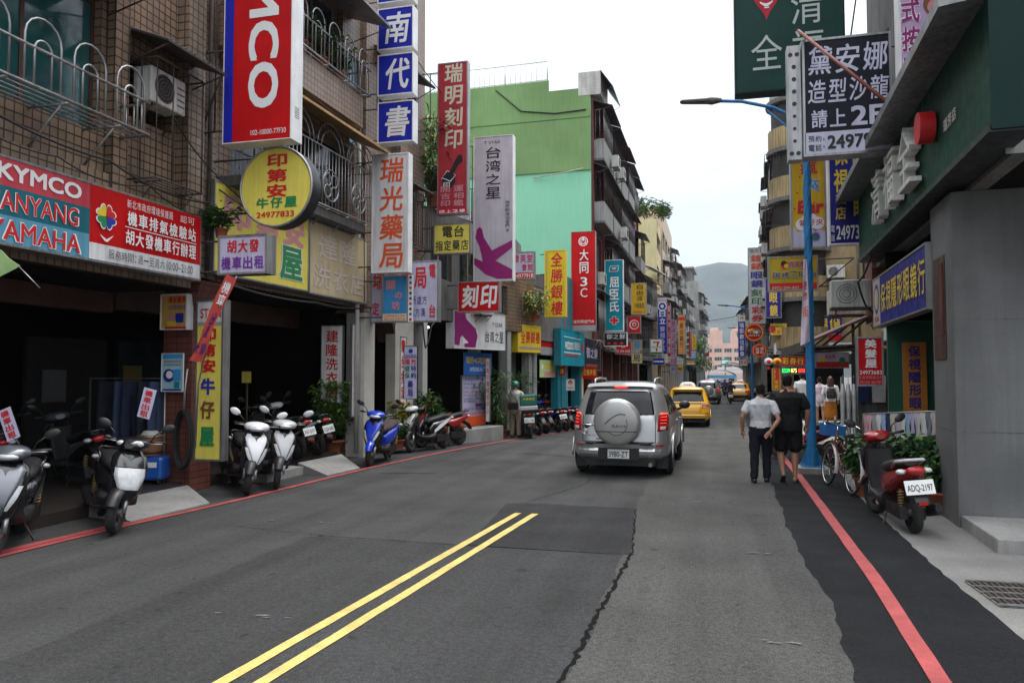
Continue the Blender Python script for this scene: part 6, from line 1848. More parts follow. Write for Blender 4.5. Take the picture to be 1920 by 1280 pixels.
# other kerb
r1 = park("red and black scooter with a large white number plate by the cement pillar", 1716, 1000, (-.06, 1), P_red, wheel=-.62, plate="ADQ-2197", lean=-6, tail=P_red, col2=P_black, grab=P_pearl, steer=.3)
r2 = park("dark red and black moped behind the bicycle and the blue pole", 1562, 868, (-.75, .65), P_black, wheel=-.62, lean=-5, tail=P_red)
q = random.Random(12)
for i, (px, py, c_, lab) in enumerate(((1448, 757, P_wht, "white scooter close to the second lamp pole in the row behind the walkers"), (1463, 757, P_pearl, "silver scooter in the row behind the walkers' shoulders"), (1488, 760, P_wht, "white scooter half hidden by the man in black"), (1512, 766, P_black, "black scooter half hidden by the blue pole"))):
    park(lab, px, py, (-.95, .3 + .1 * i), c_, wheel=-.62, lean=-6, tail=P_black)
# ------------------------------------------------------------------ people
def fabric(name, c, rough=.85, b=.35):
    return mat("cloth_" + name, c, rough, var=.12, scale=6, bump=b, bscale=14, spec=.2)
SKIN = mat("skin", (.36, .19, .125), .5, var=.08, scale=8)
SKIN2 = mat("skin_tan", (.30, .15, .095), .5, var=.08, scale=8)
HAIR = mat("black_hair", (.008, .007, .006), .65, var=.3, scale=60, bump=.6, bscale=90, spec=.2)
HAIRB = mat("brown_hair", (.055, .026, .016), .45, var=.3, scale=60, bump=.5, bscale=120)
EYE = mat("eye_dark", (.01, .01, .01), .2, var=0)

def chain_tube(mb, nodes, seg=16):
    P = [Vector(n[:3]) for n in nodes]
    rings = []
    for i, n in enumerate(nodes):
        d = (P[min(i + 1, len(P) - 1)] - P[max(i - 1, 0)])
        d = d.normalized() if d.length > 1e-6 else Vector((0, 0, 1))
        ref = Vector((1, 0, 0)) if abs(d.x) < .85 else Vector((0, 1, 0))
        a = (ref - d * ref.dot(d)).normalized()
        b = d.cross(a)
        ra = n[3]
        rb = n[4] if len(n) > 4 else ra
        rings.append([P[i] + a * (ra * math.cos(t)) + b * (rb * math.sin(t)) for t in [2 * math.pi * k / seg for k in range(seg)]])
        if i in (0, len(nodes) - 1):                 # rounded end
            sg = -1 if i == 0 else 1
            k = min(ra, rb) * .55
            extra = [P[i] + d * (sg * k) + a * (ra * .6 * math.cos(t)) + b * (rb * .6 * math.sin(t)) for t in [2 * math.pi * q2 / seg for q2 in range(seg)]]
            if i == 0:
                rings.insert(0, extra)
            else:
                rings.append(extra)
    mb.loft(rings, None)

def blob(name, parent, chains, m, voxel=.011, it=3, balls=()):
    mb = MB()
    for c in chains:
        chain_tube(mb, c)
    for b in balls:
        mb.ell(b[:3], b[3], b[4], b[5], None, 18, 12, M=b[6] if len(b) > 6 else None)
    me = bpy.data.meshes.new(name)
    me.from_pydata([tuple(v) for v in mb.v], [], mb.f)
    o = bpy.data.objects.new(name, me)
    COL.objects.link(o)
    r = o.modifiers.new("r", "REMESH")
    r.mode = "VOXEL"
    r.voxel_size = voxel
    s_ = o.modifiers.new("s", "SMOOTH")
    s_.iterations = it
    s_.factor = .5
    dg = bpy.context.evaluated_depsgraph_get()
    me2 = bpy.data.meshes.new_from_object(o.evaluated_get(dg))
    o.modifiers.clear()
    o.data = me2
    me2.name = name
    bpy.data.meshes.remove(me)
    me2.materials.clear()
    me2.materials.append(m)
    me2.polygons.foreach_set("use_smooth", [True] * len(me2.polygons))
    me2.polygons.foreach_set("material_index", [0] * len(me2.polygons))
    if name in ("shirt", "trousers", "shorts", "skirt"):      # soft folds
        from mathutils import noise
        cs = []
        for c, n in [(v.co.copy(), v.normal.copy()) for v in me2.vertices]:
            cs.extend(c + n * (.012 * noise.noise(Vector((c.x * 11, c.y * 11, c.z * 7 + c.x * 9))) + .006 * noise.noise(Vector((c.x * 25, c.y * 25, c.z * 16)))))
        me2.vertices.foreach_set("co", cs)
        me2.update()
    o.parent = parent
    return o

def hand(w, d, n, side, curl=.5, k=1.0):
    """palm, four unequal bent fingers and a thumb; w wrist, d pointing direction, n back-of-hand normal, side +1 thumb along d x n"""
    w, d, n = Vector(w), Vector(d).normalized(), Vector(n)
    n = (n - d * n.dot(d)).normalized()
    a = d.cross(n) * side
    out = [[(*(w), .026 * k, .02 * k), (*(w + d * .04 * k), .036 * k, .019 * k), (*(w + d * .085 * k), .038 * k, .016 * k)]]
    for i, (off, ln) in enumerate(((.028, .068), (.010, .078), (-.010, .072), (-.027, .056))):
        p0 = w + d * .085 * k + a * off * k
        p1 = p0 + (d - n * curl * .35).normalized() * ln * .45 * k
        p2 = p1 + (d - n * curl * 1.1).normalized() * ln * .32 * k
        p3 = p2 + (d - n * curl * 1.9).normalized() * ln * .28 * k
        out.append([(*p0, .0095 * k), (*p1, .0088 * k), (*p2, .008 * k), (*p3, .007 * k)])
    t0 = w + d * .03 * k + a * .03 * k
    t1 = t0 + (d * .6 + a * .8 - n * .2).normalized() * .04 * k
    t2 = t1 + (d * .9 + a * .3 - n * .4).normalized() * .032 * k
    out.append([(*t0, .014 * k), (*t1, .011 * k), (*t2, .009 * k)])
    return out

def person(label, loc, rz, h=1.72, skin=None, arms=None, legs=None, top=None, bottom=None, hair=None, hair_kind="short", shoes=None, vox=.011, torso=None, headc=(0, .02, 1.60), sleeve=.5, shorts=None, tuck=False, helmet=None, group=None, lean=0.0, wide=1.0, skirt=None, loose=.018, shoe_kind="shoe"):
    t = thing("person", label, "person", loc, rz, group)
    k = h / 1.72
    t.scale = (k, k, k)
    skin = skin or SKIN
    W = wide
    arms = arms or [((-.19, 0, 1.40), (-.25, -.03, 1.13), (-.25, .05, .90), (0, .1, -1), (-1, 0, 0)), ((.19, 0, 1.40), (.25, -.03, 1.13), (.25, .05, .90), (0, .1, -1), (1, 0, 0))]
    legs = legs or [((-.09, 0, .88), (-.10, .06, .48), (-.10, -.02, .09), (0, 1, 0)), ((.09, 0, .88), (.10, .0, .48), (.10, -.12, .10), (0, 1, -.2))]
    torso = torso or [(0, 0, .84, .145, .105), (0, -.005, .95, .165, .115), (0, 0, 1.08, .145, .10), (0, .0, 1.24, .165, .115), (0, -.005, 1.36, .175, .11), (0, 0, 1.43, .13, .085)]
    torso = [(x * 1, y, z, a * W, b * W) for x, y, z, a, b in torso]
    tp = torso[-1]
    H = Vector(headc)
    ch = [torso, [(tp[0], tp[1], tp[2] + .0, .062, .06), ((tp[0] + H.x) / 2, (tp[1] + H.y) / 2 - .012, (tp[2] + H.z) / 2 - .01, .055, .055), (H.x, H.y - .02, H.z - .03, .055, .06)]]
    ch.append([(H.x, H.y + .045, H.z - .10, .038, .04), (H.x, H.y + .02, H.z - .04, .066, .078), (H.x, H.y, H.z + .02, .076, .094), (H.x, H.y - .008, H.z + .075, .068, .085), (H.x, H.y - .01, H.z + .1, .04, .05)])
    ch.append([(H.x, H.y + .09, H.z + .012, .010), (H.x, H.y + .112, H.z - .022, .014)])
    for sg in (-1, 1):
        ch.append([(H.x + sg * .078, H.y - .006, H.z - .022, .009), (H.x + sg * .084, H.y - .018, H.z + .012, .013, .008), (H.x + sg * .08, H.y - .014, H.z + .03, .008)])
    for i, (s_, e, w, d, n) in enumerate(arms):
        s_, e, w = Vector(s_), Vector(e), Vector(w)
        ch.append([(*(s_ - Vector((s_.x * .04, 0, .015))), .050 * W), (*(s_.lerp(e, .5)), .046 * W), (*e, .040), (*(e.lerp(w, .3)), .042), (*w, .026)])
        ch += hand(w, d, n, -1 if i == 0 else 1)
    for (hp, kn, an, fd) in legs:
        hp, kn, an = Vector(hp), Vector(kn), Vector(an)
        ch.append([(*hp, .092 * W), (*hp.lerp(kn, .45), .078 * W), (*kn, .056), (*kn.lerp(an, .32), .058), (*kn.lerp(an, .75), .038), (*an, .034)])
        f = Vector(fd).normalized()
        ch.append([(*(an - f * .045 - Vector((0, 0, .045))), .032), (*(an + f * .05 - Vector((0, 0, .045))), .036, .03), (*(an + f * .14 - Vector((0, 0, .058))), .04, .022), (*(an + f * .185 - Vector((0, 0, .062))), .032, .016)])
    blob("body", t, ch, skin, vox, 3)
    if not helmet:
        for sg in (-1, 1):
            part("eye", t, MB().ell((H.x + sg * .032, H.y + .082, H.z + .012), .013, .009, .009, EYE, 8, 6))
    part("mouth", t, MB().ell((H.x, H.y + .093, H.z - .055), .022, .008, .006, mat("lips", (.30, .09, .07), .5), 8, 6))
    if helmet:
        hm = MB().ell((H.x, H.y - .005, H.z + .035), .125, .142, .125, helmet, 22, 12, z0=-.45)
        hm.torus((H.x, H.y - .005, H.z - .02), (0, 0, 1), .117, .012, M_black, 24, 6)
        part("helmet", t, hm)
    elif hair_kind == "short":
        blob("hair", t, [[(H.x, H.y - .055, H.z - .05, .060, .035), (H.x, H.y - .045, H.z + .01, .079, .065), (H.x, H.y - .016, H.z + .07, .079, .092), (H.x, H.y - .005, H.z + .108, .055, .07)]], hair or HAIR, .010, 2)
    else:
        blob("hair", t, [[(H.x, H.y - .10, H.z - .36, .07, .03), (H.x, H.y - .10, H.z - .22, .11, .05), (H.x, H.y - .06, H.z - .05, .115, .085), (H.x, H.y - .03, H.z + .05, .095, .105), (H.x, H.y - .01, H.z + .11, .06, .07)]], hair or HAIR, .012, 2)
    if top:
        c2 = [[(x, y, z, a + loose, b + loose + .004) for x, y, z, a, b in torso[1:-1]] + [(tp[0], tp[1], tp[2] + .005, tp[3] + .006, tp[4] + .006), (tp[0], tp[1], tp[2] + .045, .072, .07)]]
        x, y, z, a, b = torso[0]
        if not tuck:
            c2[0].insert(0, (x, y, z - .0, a + loose + .02, b + loose + .02))
        for (s_, e, w, d, n) in arms:
            s_, e, w = Vector(s_), Vector(e), Vector(w)
            en = s_.lerp(e, sleeve * 1.3) if sleeve <= .75 else e.lerp(w, .85)
            nodes = [(*(s_.lerp(Vector((0, s_.y, s_.z)), .5) + Vector((0, 0, .012))), .056), (*(s_ + Vector((0, 0, -.014))), .062 * W), (*s_.lerp(e, sleeve * .7 if sleeve <= .75 else .7), .058 * W + loose * .2)]
            if sleeve > .75:
                nodes += [(*e, .054 + loose * .3)]
            nodes.append((*en, (.060 * W + loose * .25) if sleeve <= .75 else .042))
            c2.append(nodes)
        blob("shirt", t, c2, top, vox, 3)
    if bottom:
        c3 = [[(torso[0][0], torso[0][1], torso[0][2] + .13, torso[1][3] + .012 + .012 * tuck, torso[1][4] + .012 + .014 * tuck), (torso[0][0], torso[0][1], torso[0][2] + .0, torso[0][3] + .022, torso[0][4] + .022)]]
        for (hp, kn, an, fd) in legs:
            hp, kn, an = Vector(hp), Vector(kn), Vector(an)
            if shorts is not None:
                en = hp.lerp(kn, shorts)
                c3.append([(*hp, .108 * W), (*hp.lerp(en, .5), .100 * W), (*en, .098 * W)])
            else:
                c3.append([(*hp, .105 * W), (*hp.lerp(kn, .5), .092 * W), (*kn, .078), (*kn.lerp(an, .5), .070), (*(an + Vector((0, 0, .0))), .066)])
        if skirt:
            c3 = [[(0, 0, .98, .15, .11), (0, 0, .86, .18, .14), (0, .0, .6, .20, .17), (0, 0, skirt, .22, .19)]]
        blob("trousers" if shorts is None and not skirt else ("skirt" if skirt else "shorts"), t, c3, bottom, vox, 3)
    if shoes:
        for (hp, kn, an, fd) in legs:
            an, f = Vector(an), Vector(fd).normalized()
            if shoe_kind == "shoe":
                blob("shoe", t, [[(*(an - f * .055 - Vector((0, 0, .05))), .042, .04), (*(an + f * .05 - Vector((0, 0, .05))), .046, .038), (*(an + f * .15 - Vector((0, 0, .062))), .046, .026), (*(an + f * .2 - Vector((0, 0, .066))), .034, .02)]], shoes, .011, 2)
            else:
                blob("slipper", t, [[(*(an - f * .06 - Vector((0, 0, .078))), .040, .010), (*(an + f * .07 - Vector((0, 0, .085))), .044, .010), (*(an + f * .20 - Vector((0, 0, .086))), .038, .010)], [(*(an + f * .08 + Vector((-.045, 0, -.07))), .008), (*(an + f * .09 + Vector((0, 0, -.03))), .009), (*(an + f * .08 + Vector((.045, 0, -.07))), .008)]], shoes, .009, 1)
    return t

C_polo = fabric("pale_grey_polo", (.47, .475, .49)); C_navy = fabric("navy_trousers", (.012, .013, .020)); C_blk = fabric("black_tee", (.010, .010, .011)); C_wht = fabric("white_tee", (.62, .62, .62))
C_pink = fabric("pink_top", (.58, .47, .53)); C_beige = fabric("beige_trousers", (.36, .28, .21)); C_post = fabric("post_shirt", (.50, .47, .42)); C_brown = fabric("rust_trousers", (.33, .12, .018)); C_dk = fabric("dark_jacket", (.016, .017, .024)); C_bl = fabric("blue_jacket", (.03, .05, .16))
S_blk = mat("black_shoe", (.012, .012, .012), .4); S_blue = mat("blue_slipper", (.02, .03, .06), .6)

p = gnd(1428, 905)
person("man in a pale grey polo and navy trousers walking with one hand behind his back", (p.x, p.y, gz(p.y)), R(-2), 1.66, SKIN2, vox=.0085, tuck=True, top=C_polo, bottom=C_navy, shoes=S_blk, wide=1.06,
       arms=[((-.20, 0, 1.39), (-.31, -.06, 1.13), (-.30, .02, .90), (-.05, .25, -1), (-1, -.3, 0)), ((.20, 0, 1.39), (.29, -.13, 1.10), (.15, -.21, .91), (-.55, -.12, -.62), (0, 1, .1))],
       legs=[((-.095, 0, .88), (-.11, .0, .48), (-.12, -.03, .09), (-.15, 1, 0)), ((.095, 0, .88), (.10, .10, .49), (.09, .12, .09), (.1, 1, 0))], headc=(0, .02, 1.595))
p = gnd(1484, 903)
person("barefoot looking man in black tee and black shorts wearing slippers", (p.x - .04, p.y, gz(p.y)), R(1), 1.80, SKIN2, vox=.0085, top=C_blk, bottom=C_blk, shorts=.86, shoes=S_blue, wide=1.17, loose=.03, shoe_kind="slipper", sleeve=.55,
       legs=[((-.10, 0, .88), (-.12, .06, .50), (-.10, -.13, .16), (0, .75, -.55)), ((.10, 0, .88), (.10, .03, .49), (.09, -.05, .095), (.25, 1, 0))],
       arms=[((-.21, 0, 1.40), (-.27, -.06, 1.13), (-.25, .06, .90), (.1, .3, -1), (-1, 0, 0)), ((.21, 0, 1.40), (.30, -.05, 1.12), (.29, .04, .88), (-.05, .25, -1), (1, -.2, 0))], headc=(-.005, .03, 1.60))
p = at(966, 806, 22.4)
t = person("delivery worker in green helmet with a black shoulder bag beside a green scooter", (p.x, p.y, gz(p.y)), R(-4), 1.70, top=C_post, bottom=C_beige, shoes=S_blk, helmet=P_pgreen,
       arms=[((-.19, 0, 1.40), (-.26, -.03, 1.13), (-.25, .05, .90), (0, .1, -1), (-1, 0, 0)), ((.19, 0, 1.40), (.27, .06, 1.15), (.40, .24, 1.10), (1, .6, -.1), (0, 0, 1))],
       legs=[((-.09, 0, .88), (-.10, .01, .48), (-.10, -.01, .09), (0, 1, 0)), ((.09, 0, .88), (.10, .02, .48), (.11, .02, .09), (.1, 1, 0))])
b = thing("shoulder_bag", "black shoulder bag hanging at the delivery worker's hip", "bag", t.location[:], R(-4))
part("pouch", b, MB().bbox(-.14, .17, -.27, -.15, .86, 1.08, M_black, .03))
part("strap", b, MB().tube([(.14, -.19, 1.06), (.05, -.15, 1.2), (-.10, -.135, 1.36), (-.16, -.02, 1.455)], .014, 6, M_black))
p = at(1506, 788, 27)
person("man in a white tee mostly hidden by the blue pole", (p.x, 27, .10), R(2), 1.78, top=C_wht, bottom=C_dk, shoes=S_blk, wide=1.1)
p = at(1538, 786, 28)
person("woman in a pink top and white shorts on the forecourt", (p.x, 28, .10), R(-3), 1.62, top=C_pink, bottom=C_wht, shorts=.5, shoes=S_blk, wide=.92, hair=HAIR)
p = at(1558, 786, 26.5)
t = person("woman with long brown hair, white cardigan and rust trousers carrying a backpack", (p.x, 26.5, .10), R(-2), 1.64, top=C_wht, bottom=C_brown, shoes=S_blk, wide=.95, hair=HAIRB, hair_kind="long", sleeve=1.0, skirt=.34,
       legs=[((-.09, 0, .88), (-.10, .06, .48), (-.11, .04, .09), (0, 1, 0)), ((.09, 0, .88), (.10, .0, .48), (.11, -.25, .24), (0, .5, -1))])
b = thing("backpack", "black backpack worn over the white cardigan", "bag", t.location[:], R(-2))
part("sack", b, MB().loft([rring(0, -.20, .93, .13, .07, 16, 3, "z"), rring(0, -.20, 1.0, .145, .085, 16, 3, "z"), rring(0, -.19, 1.18, .14, .08, 16, 3, "z"), rring(0, -.18, 1.28, .09, .05, 16, 3, "z")], M_black))
part("pocket", b, MB().bbox(-.09, .09, -.31, -.27, .96, 1.09, M_black, .015))

def rider(label, slabel, px, py, jm, hm, col):
    p = gnd(px, py)
    g = gz(p.y)
    scooter("motor_scooter", slabel, p.x, p.y + .62, 0, col, lean=0, group="ridden scooters", tail=P_black, plate="NMX-882" if jm is C_dk else None)
    person(label, (p.x, p.y + .62, g), 0, 1.70, top=jm, bottom=C_dk, shoes=S_blk, helmet=hm, sleeve=1.0, wide=1.1,
           torso=[(0, -.36, .80, .165, .125), (0, -.37, .90, .165, .12), (0, -.35, 1.02, .15, .105), (0, -.31, 1.18, .17, .115), (0, -.28, 1.30, .175, .11), (0, -.26, 1.37, .13, .085)], headc=(0, -.2, 1.54),
           arms=[((-.2, -.27, 1.34), (-.33, -.08, 1.12), (-.32, .28, 1.06), (.1, 1, 0), (0, 0, 1)), ((.2, -.27, 1.34), (.33, -.08, 1.12), (.32, .28, 1.06), (-.1, 1, 0), (0, 0, 1))],
           legs=[((-.11, -.34, .82), (-.17, .10, .78), (-.15, .12, .42), (0, 1, 0)), ((.11, -.34, .82), (.17, .10, .78), (.15, .12, .42), (0, 1, 0))])
H_blk = paint("helmet_black", (.012, .012, .014)); H_red = paint("helmet_red", (.35, .015, .015)); H_wht = paint("helmet_white", (.65, .65, .65))
rider("rider in dark jacket and black helmet waiting in traffic", "black ridden scooter with a white plate in traffic", 1370, 757, C_dk, H_blk, P_black)
rider("rider in blue jacket and red helmet further down the road", "dark ridden scooter under the red helmeted rider", 1359, 742, C_bl, H_red, P_red)
rider("rider with white helmet close to the blue market canopy", "white ridden scooter far down the road", 1346, 735, C_bl, H_wht, P_wht)

# ------------------------------------------------------------------ plants
def leaves(mb, pts, n, size, m, q, spread, droop=.4, aspect=.42):
    """n leaf blades round each of the given points"""
    for (cx, cy, cz) in pts:
        for _ in range(n):
            a, e = q.uniform(0, 2 * math.pi), q.uniform(-.6, 1.0)
            r = spread * q.random() ** .6
            o = Vector((cx + r * math.cos(a) * math.cos(e), cy + r * math.sin(a) * math.cos(e), cz + r * math.sin(e) * .9))
            d = Vector((math.cos(a + q.uniform(-.7, .7)), math.sin(a + q.uniform(-.7, .7)), q.uniform(-droop, .6))).normalized()
            u = d.cross(Vector((q.uniform(-.4, .4), q.uniform(-.4, .4), 1))).normalized()
            L = size * q.uniform(.6, 1.3)
            w = L * aspect * .5
            nn = u.cross(d)
            mid = o + d * L * .5 + nn * (.08 * L)
            tip = o + d * L - Vector((0, 0, L * .22))
            mm = m[q.randrange(len(m))]
            mb.add([o, mid - u * w, tip, mid + u * w], [(0, 1, 2, 3)], mm)

def potted(name, label, x, y, z, h, sp, ms, seed, pot=None, pr=.16, ph=.26, n=16, size=.11, stems=6, group=None, aspect=.42, cat="potted plant", trail=0):
    q = random.Random(seed)
    t = thing(name, label, cat, (x, y, z), 0, group)
    z0 = 0
    if pot:
        rg = lambda r, zz: [(r * math.cos(a), r * math.sin(a), zz) for a in [2 * math.pi * k / 22 for k in range(22)]]
        part("pot", t, MB().loft([rg(pr * .72, 0), rg(pr * .95, ph * .86), rg(pr * 1.08, ph * .87), rg(pr * 1.1, ph), rg(pr * .98, ph), rg(pr * .93, ph * .85)], pot))
        part("soil", t, MB().cyl((0, 0, ph * .8), (0, 0, ph * .84), pr * .93, m=M_soil, seg=18))
        z0 = ph * .84
    mb, lf = MB(), MB()
    for s_ in range(stems):
        a = q.uniform(0, 6.28)
        r0, r1 = pr * .4 * q.random(), sp * q.uniform(.25, 1)
        hh = h * q.uniform(.65, 1.05)
        pts = [(r0 * math.cos(a) + (r1 - r0) * math.cos(a) * u ** 1.4, r0 * math.sin(a) + (r1 - r0) * math.sin(a) * u ** 1.4, z0 + (hh - z0) * (u if not trail else u * (1.6 - u * trail))) for u in (0, .25, .5, .75, 1)]
        mb.tube(pts, .012, 5, M_stem, taper=.004)
        tips = []
        for u in (.35, .5, .62, .74, .86, .96, 1.0):
            i = min(3, int(u * 4))
            f = u * 4 - i
            tips.append(tuple(pts[i][k] + (pts[i + 1][k] - pts[i][k]) * f for k in range(3)))
        leaves(lf, tips, n, size, ms, q, sp * .34 + .03, aspect=aspect)
    part("stem", t, mb)
    part("foliage", t, lf)
    return t
P_tealpot = mat("teal_pot", (.01, .09, .08), .5)
p = gnd(622, 858)
potted("potted_shrub", "tall leafy shrub in a terracotta pot beside the laundry panel", p.x + .02, p.y, .08, 1.5, .44, [M_leaf2, M_leaf2, M_leaf], 3, M_pot, .22, .30, n=18, size=.13, stems=13)
p = gnd(640, 855)
potted("potted_shrub", "shorter bush in an orange pot in front of the taller shrub", p.x + .05, p.y + .1, .08, .85, .34, [M_leaf, M_leaf2, M_leaf3], 4, M_pot, .19, .27, n=12, size=.1, stems=8)
p = gnd(655, 850)
potted("potted_shrub", "low bush in a dark teal pot", p.x + .02, p.y + .2, .06, .75, .34, [M_leaf3, M_leaf], 5, P_tealpot, .2, .27, n=12, size=.1, stems=8)
potted("potted_shrub", "yellow leaved croton by the white pharmacy pillar", -7.0, 16.7, .1, .95, .3, [M_yleaf, M_yleaf, M_leaf2], 6, M_pot, .16, .25, n=18, size=.14, stems=9)
potted("potted_shrub", "deep green bush beneath the croton", -6.85, 16.1, .1, .62, .28, [M_leaf, M_leaf3], 7, M_pot, .15, .22, n=10, size=.1, stems=6)
potted("potted_shrub", "round green bush between the black and red scooters", -6.95, 18.1, .1, 1.15, .42, [M_leaf, M_leaf2, M_leaf], 8, M_pot, .2, .27, n=20, size=.12, stems=11)
potted("potted_plant", "tall dark arching plant by the price board", -6.25, 21.7, -.05, 2.1, .55, [M_leaf3, M_leaf], 9, M_pot, .2, .3, n=9, size=.24, stems=11, aspect=.16)
potted("potted_plant", "tall bushy plant behind the delivery scooter", -5.95, 23.5, -.1, 1.9, .55, [M_leaf3, M_leaf], 10, M_pot, .2, .3, n=10, size=.2, stems=11, aspect=.2)
potted("potted_plant", "small leafy plant at the foot of the delivery worker", -6.0, 22.3, -.1, .8, .3, [M_leaf, M_leaf2], 11, M_pot, .15, .22, n=9, size=.14, stems=7, aspect=.3)
potted("terrace_palm", "spiky palm on the terrace above the telecom shop", -7.0, 18.75, 6.32, 2.6, .75, [M_leaf2, M_yleaf, M_leaf], 12, M_pot, .22, .35, n=14, size=.55, stems=5, aspect=.09, cat="palm")
potted("terrace_plant", "leafy plant under the terrace palm", -6.95, 18.9, 6.32, 1.1, .4, [M_leaf2, M_leaf], 13, M_pot, .2, .3, n=12, size=.14, stems=7)
p = at(1005, 575, 24.3)
potted("hanging_plant", "yellow green plant spilling from the ledge before the goldsmith blade", p.x, 24.2, p.z - .5, .95, .62, [M_leaf2, M_yleaf, M_leaf2], 14, M_pot, .15, .22, n=10, size=.2, stems=9, aspect=.26)
for i in range(5):
    potted("balcony_plant", ["bushy plant at the near end of the upper balcony", "plant with red flowers on the upper balcony", "dense shrub in the middle of the upper balcony", "thin plant on the upper balcony by the awning post", "plant at the far end of the upper balcony"][i], -7.2, 10.7 + .75 * i, 7.76, .75 + .25 * ((i * 3) % 3), .36, [M_leaf, M_leaf3] if i != 1 else [M_leaf, RED, M_leaf], 20 + i, M_pot, .15, .22, n=10, size=.11, stems=7, group="plants on the upper balcony")
potted("balcony_plant", "small fern hung on the corner bracket above the small lilac lightbox", -7.15, 9.9, 3.9, .42, .3, [M_leaf3, M_leaf], 31, M_pot, .1, .14, n=9, size=.12, stems=6, cat="plant")
p = at(1219, 424, 58.5)
for i in range(3):
    potted("roof_weed", ["low weeds on the near roof edge of the cream block", "tallest weeds on the roof of the cream block", "thin weeds at the far roof edge of the cream block"][i], p.x - 1.6 + 1.3 * i, 58.2, 13.6, (.9, 1.7, 1.3)[i], .9, [M_leaf2, M_leaf], 33 + i, None, .3, .3, n=9, size=.3, stems=8, cat="weeds")
# bushes behind the red scooter
for i, (px, py, Y, h, sp, lab) in enumerate(((1625, 955, 12.2, .95, .36, "dark leafy plant beside the bicycle"), (1680, 975, 11.6, 1.0, .42, "broad leaved plant behind the red scooter's seat"), (1728, 975, 11.3, 1.05, .40, "striped leaved plant under the towel rail"), (1756, 985, 10.9, .9, .26, "tall narrow plant hard against the cement pillar"), (1648, 955, 12.6, .8, .34, "low plant in a maroon pot behind the red scooter"))):
    potted("potted_plant", lab, at(px, 900, Y).x, Y, .01, h * .86, sp * .8, [M_leaf3, M_leaf3, M_leaf] if i != 2 else [M_leaf2, M_leaf3, M_leaf3], 40 + i, M_pot if i != 4 else paint("maroon_pot", (.12, .012, .02), .5), .19, .28, n=6, size=.2, stems=7, aspect=.36)

def tree(label, x, y, z, h, r, ms, seed, n=900, size=.5, droop=1.2):
    q = random.Random(seed)
    t = thing("tree", label, "tree", (x, y, z))
    mb = MB().tube([(0, 0, 0), (.1, 0, h * .3), (0, .1, h * .55)], .16, 8, M_stem, taper=.08)
    tips = []
    for k in range(16):
        a = q.uniform(0, 6.28)
        e = (r * q.uniform(.3, 1) * math.cos(a), r * q.uniform(.3, 1) * math.sin(a), h * q.uniform(.45, 1))
        mb.tube([(0, 0, h * .4), (e[0] * .5, e[1] * .5, (h * .4 + e[2]) * .5 + .3), e], .05, 5, M_stem, taper=.015)
        tips.append(e)
    part("trunk", t, mb)
    lf = MB()
    leaves(lf, tips, n // 16, size, ms, q, r * .55, droop=droop, aspect=.3)
    part("crown", t, lf)
p = at(1304, 735, 95)
tree("bright green willow like street tree under the mustard blade", p.x - .6, 95, -.3, 6.2, 2.0, [M_leaf, M_leaf2], 2, 2600, .42)
p = at(1392, 560, 85)
tree("slender tree peeping out behind the second lamp pole", p.x + 1.6, 88, -.3, 10.5, 1.6, [M_leaf, M_leaf2], 5, 900, .5)
# ------------------------------------------------------------------ street furniture
P_pole = mat("pole_blue_paint", (.014, .17, .40), .45, var=.15, scale=8, streak=.2, bump=.25, bscale=30)
def lamp_pole(label, x, y, H, tip, base=True, rope=True, s=1.0):
    t = thing("street_lamp", label, "street lamp", (x, y, gz(y)))
    mb = MB().cyl((0, 0, .12), (0, 0, H), .088 * s, .06 * s, 18, P_pole)
    mb.cyl((0, 0, .1), (0, 0, .45), .13 * s, .105 * s, 12, P_pole)
    if rope:
        for k in range(3):
            mb.tube([((.086 - .028 * z / H) * math.cos(2 * math.pi * k / 3 + z * 3.4), (.086 - .028 * z / H) * math.sin(2 * math.pi * k / 3 + z * 3.4), z) for z in steps(2.9, H - .1, .08)], .014, 5, P_pole)
    for z in (H - .3, H - .12):
        mb.torus((0, 0, z), (0, 0, 1), .075 * s, .018, P_pole, 18, 6)
    part("pole", t, mb)
    if base:
        part("base", t, MB().bbox(-.27, .27, -.27, .27, -.05, .12, M_concrete, .02))
        mb = MB().box(-.2, .2, -.2, .2, .121, .135, P_pole)
        for a in range(4):
            mb.prism([(0, .1, .14), (0, .2, .14), (0, .1, .42)], (.012, 0, 0), P_pole, M=Matrix.Rotation(a * math.pi / 2, 4, "Z"))
            mb.cyl((.16 * (1 if a % 2 else -1), .16 * (1 if a > 1 else -1), .135), (.16 * (1 if a % 2 else -1), .16 * (1 if a > 1 else -1), .18), .018, m=M_steel, seg=8)
        part("base_plate", t, mb)
    tx, tz = tip
    pts = [(0, 0, H - .15), (-.05, 0, H + (tz - H) * .35), (tx * .25, 0, H + (tz - H) * .72), (tx * .5, 0, H + (tz - H) * .93), (tx * .72, 0, tz)]
    mb = MB().tube(pts, .034 * s, 8, P_pole)
    mb.tube([(0, 0, H - .5), (tx * .12, 0, H + .15), (tx * .3, 0, H + (tz - H) * .68)], .018 * s, 6, P_pole)
    part("arm", t, mb)
    mb = MB()
    L = -tx * .36
    mb.loft([rring(tx * .66, 0, tz - .0, .05, .04, 14, 2.5, "x"), rring(tx * .74, 0, tz + .0, .09, .065, 14, 2.8, "x"), rring(tx * .78, 0, tz + .005, .10, .045, 14, 3, "x"), rring(tx * .98, 0, tz + .03, .09, .028, 14, 3, "x"), rring(tx, 0, tz + .03, .05, .015, 14, 2.5, "x")], W_dkgrey)
    part("lamp_head", t, mb)
    return t
p = gnd(1523, 886)
b = at(1514, 290, p.y)
tp_ = at(1275, 195, p.y)
P1 = lamp_pole("rope textured blue street lamp pole standing beside the walkers", p.x, p.y, b.z + .35, (tp_.x - p.x, tp_.z))
p = at(1411, 745, 45)
tp_ = at(1345, 573, 45)
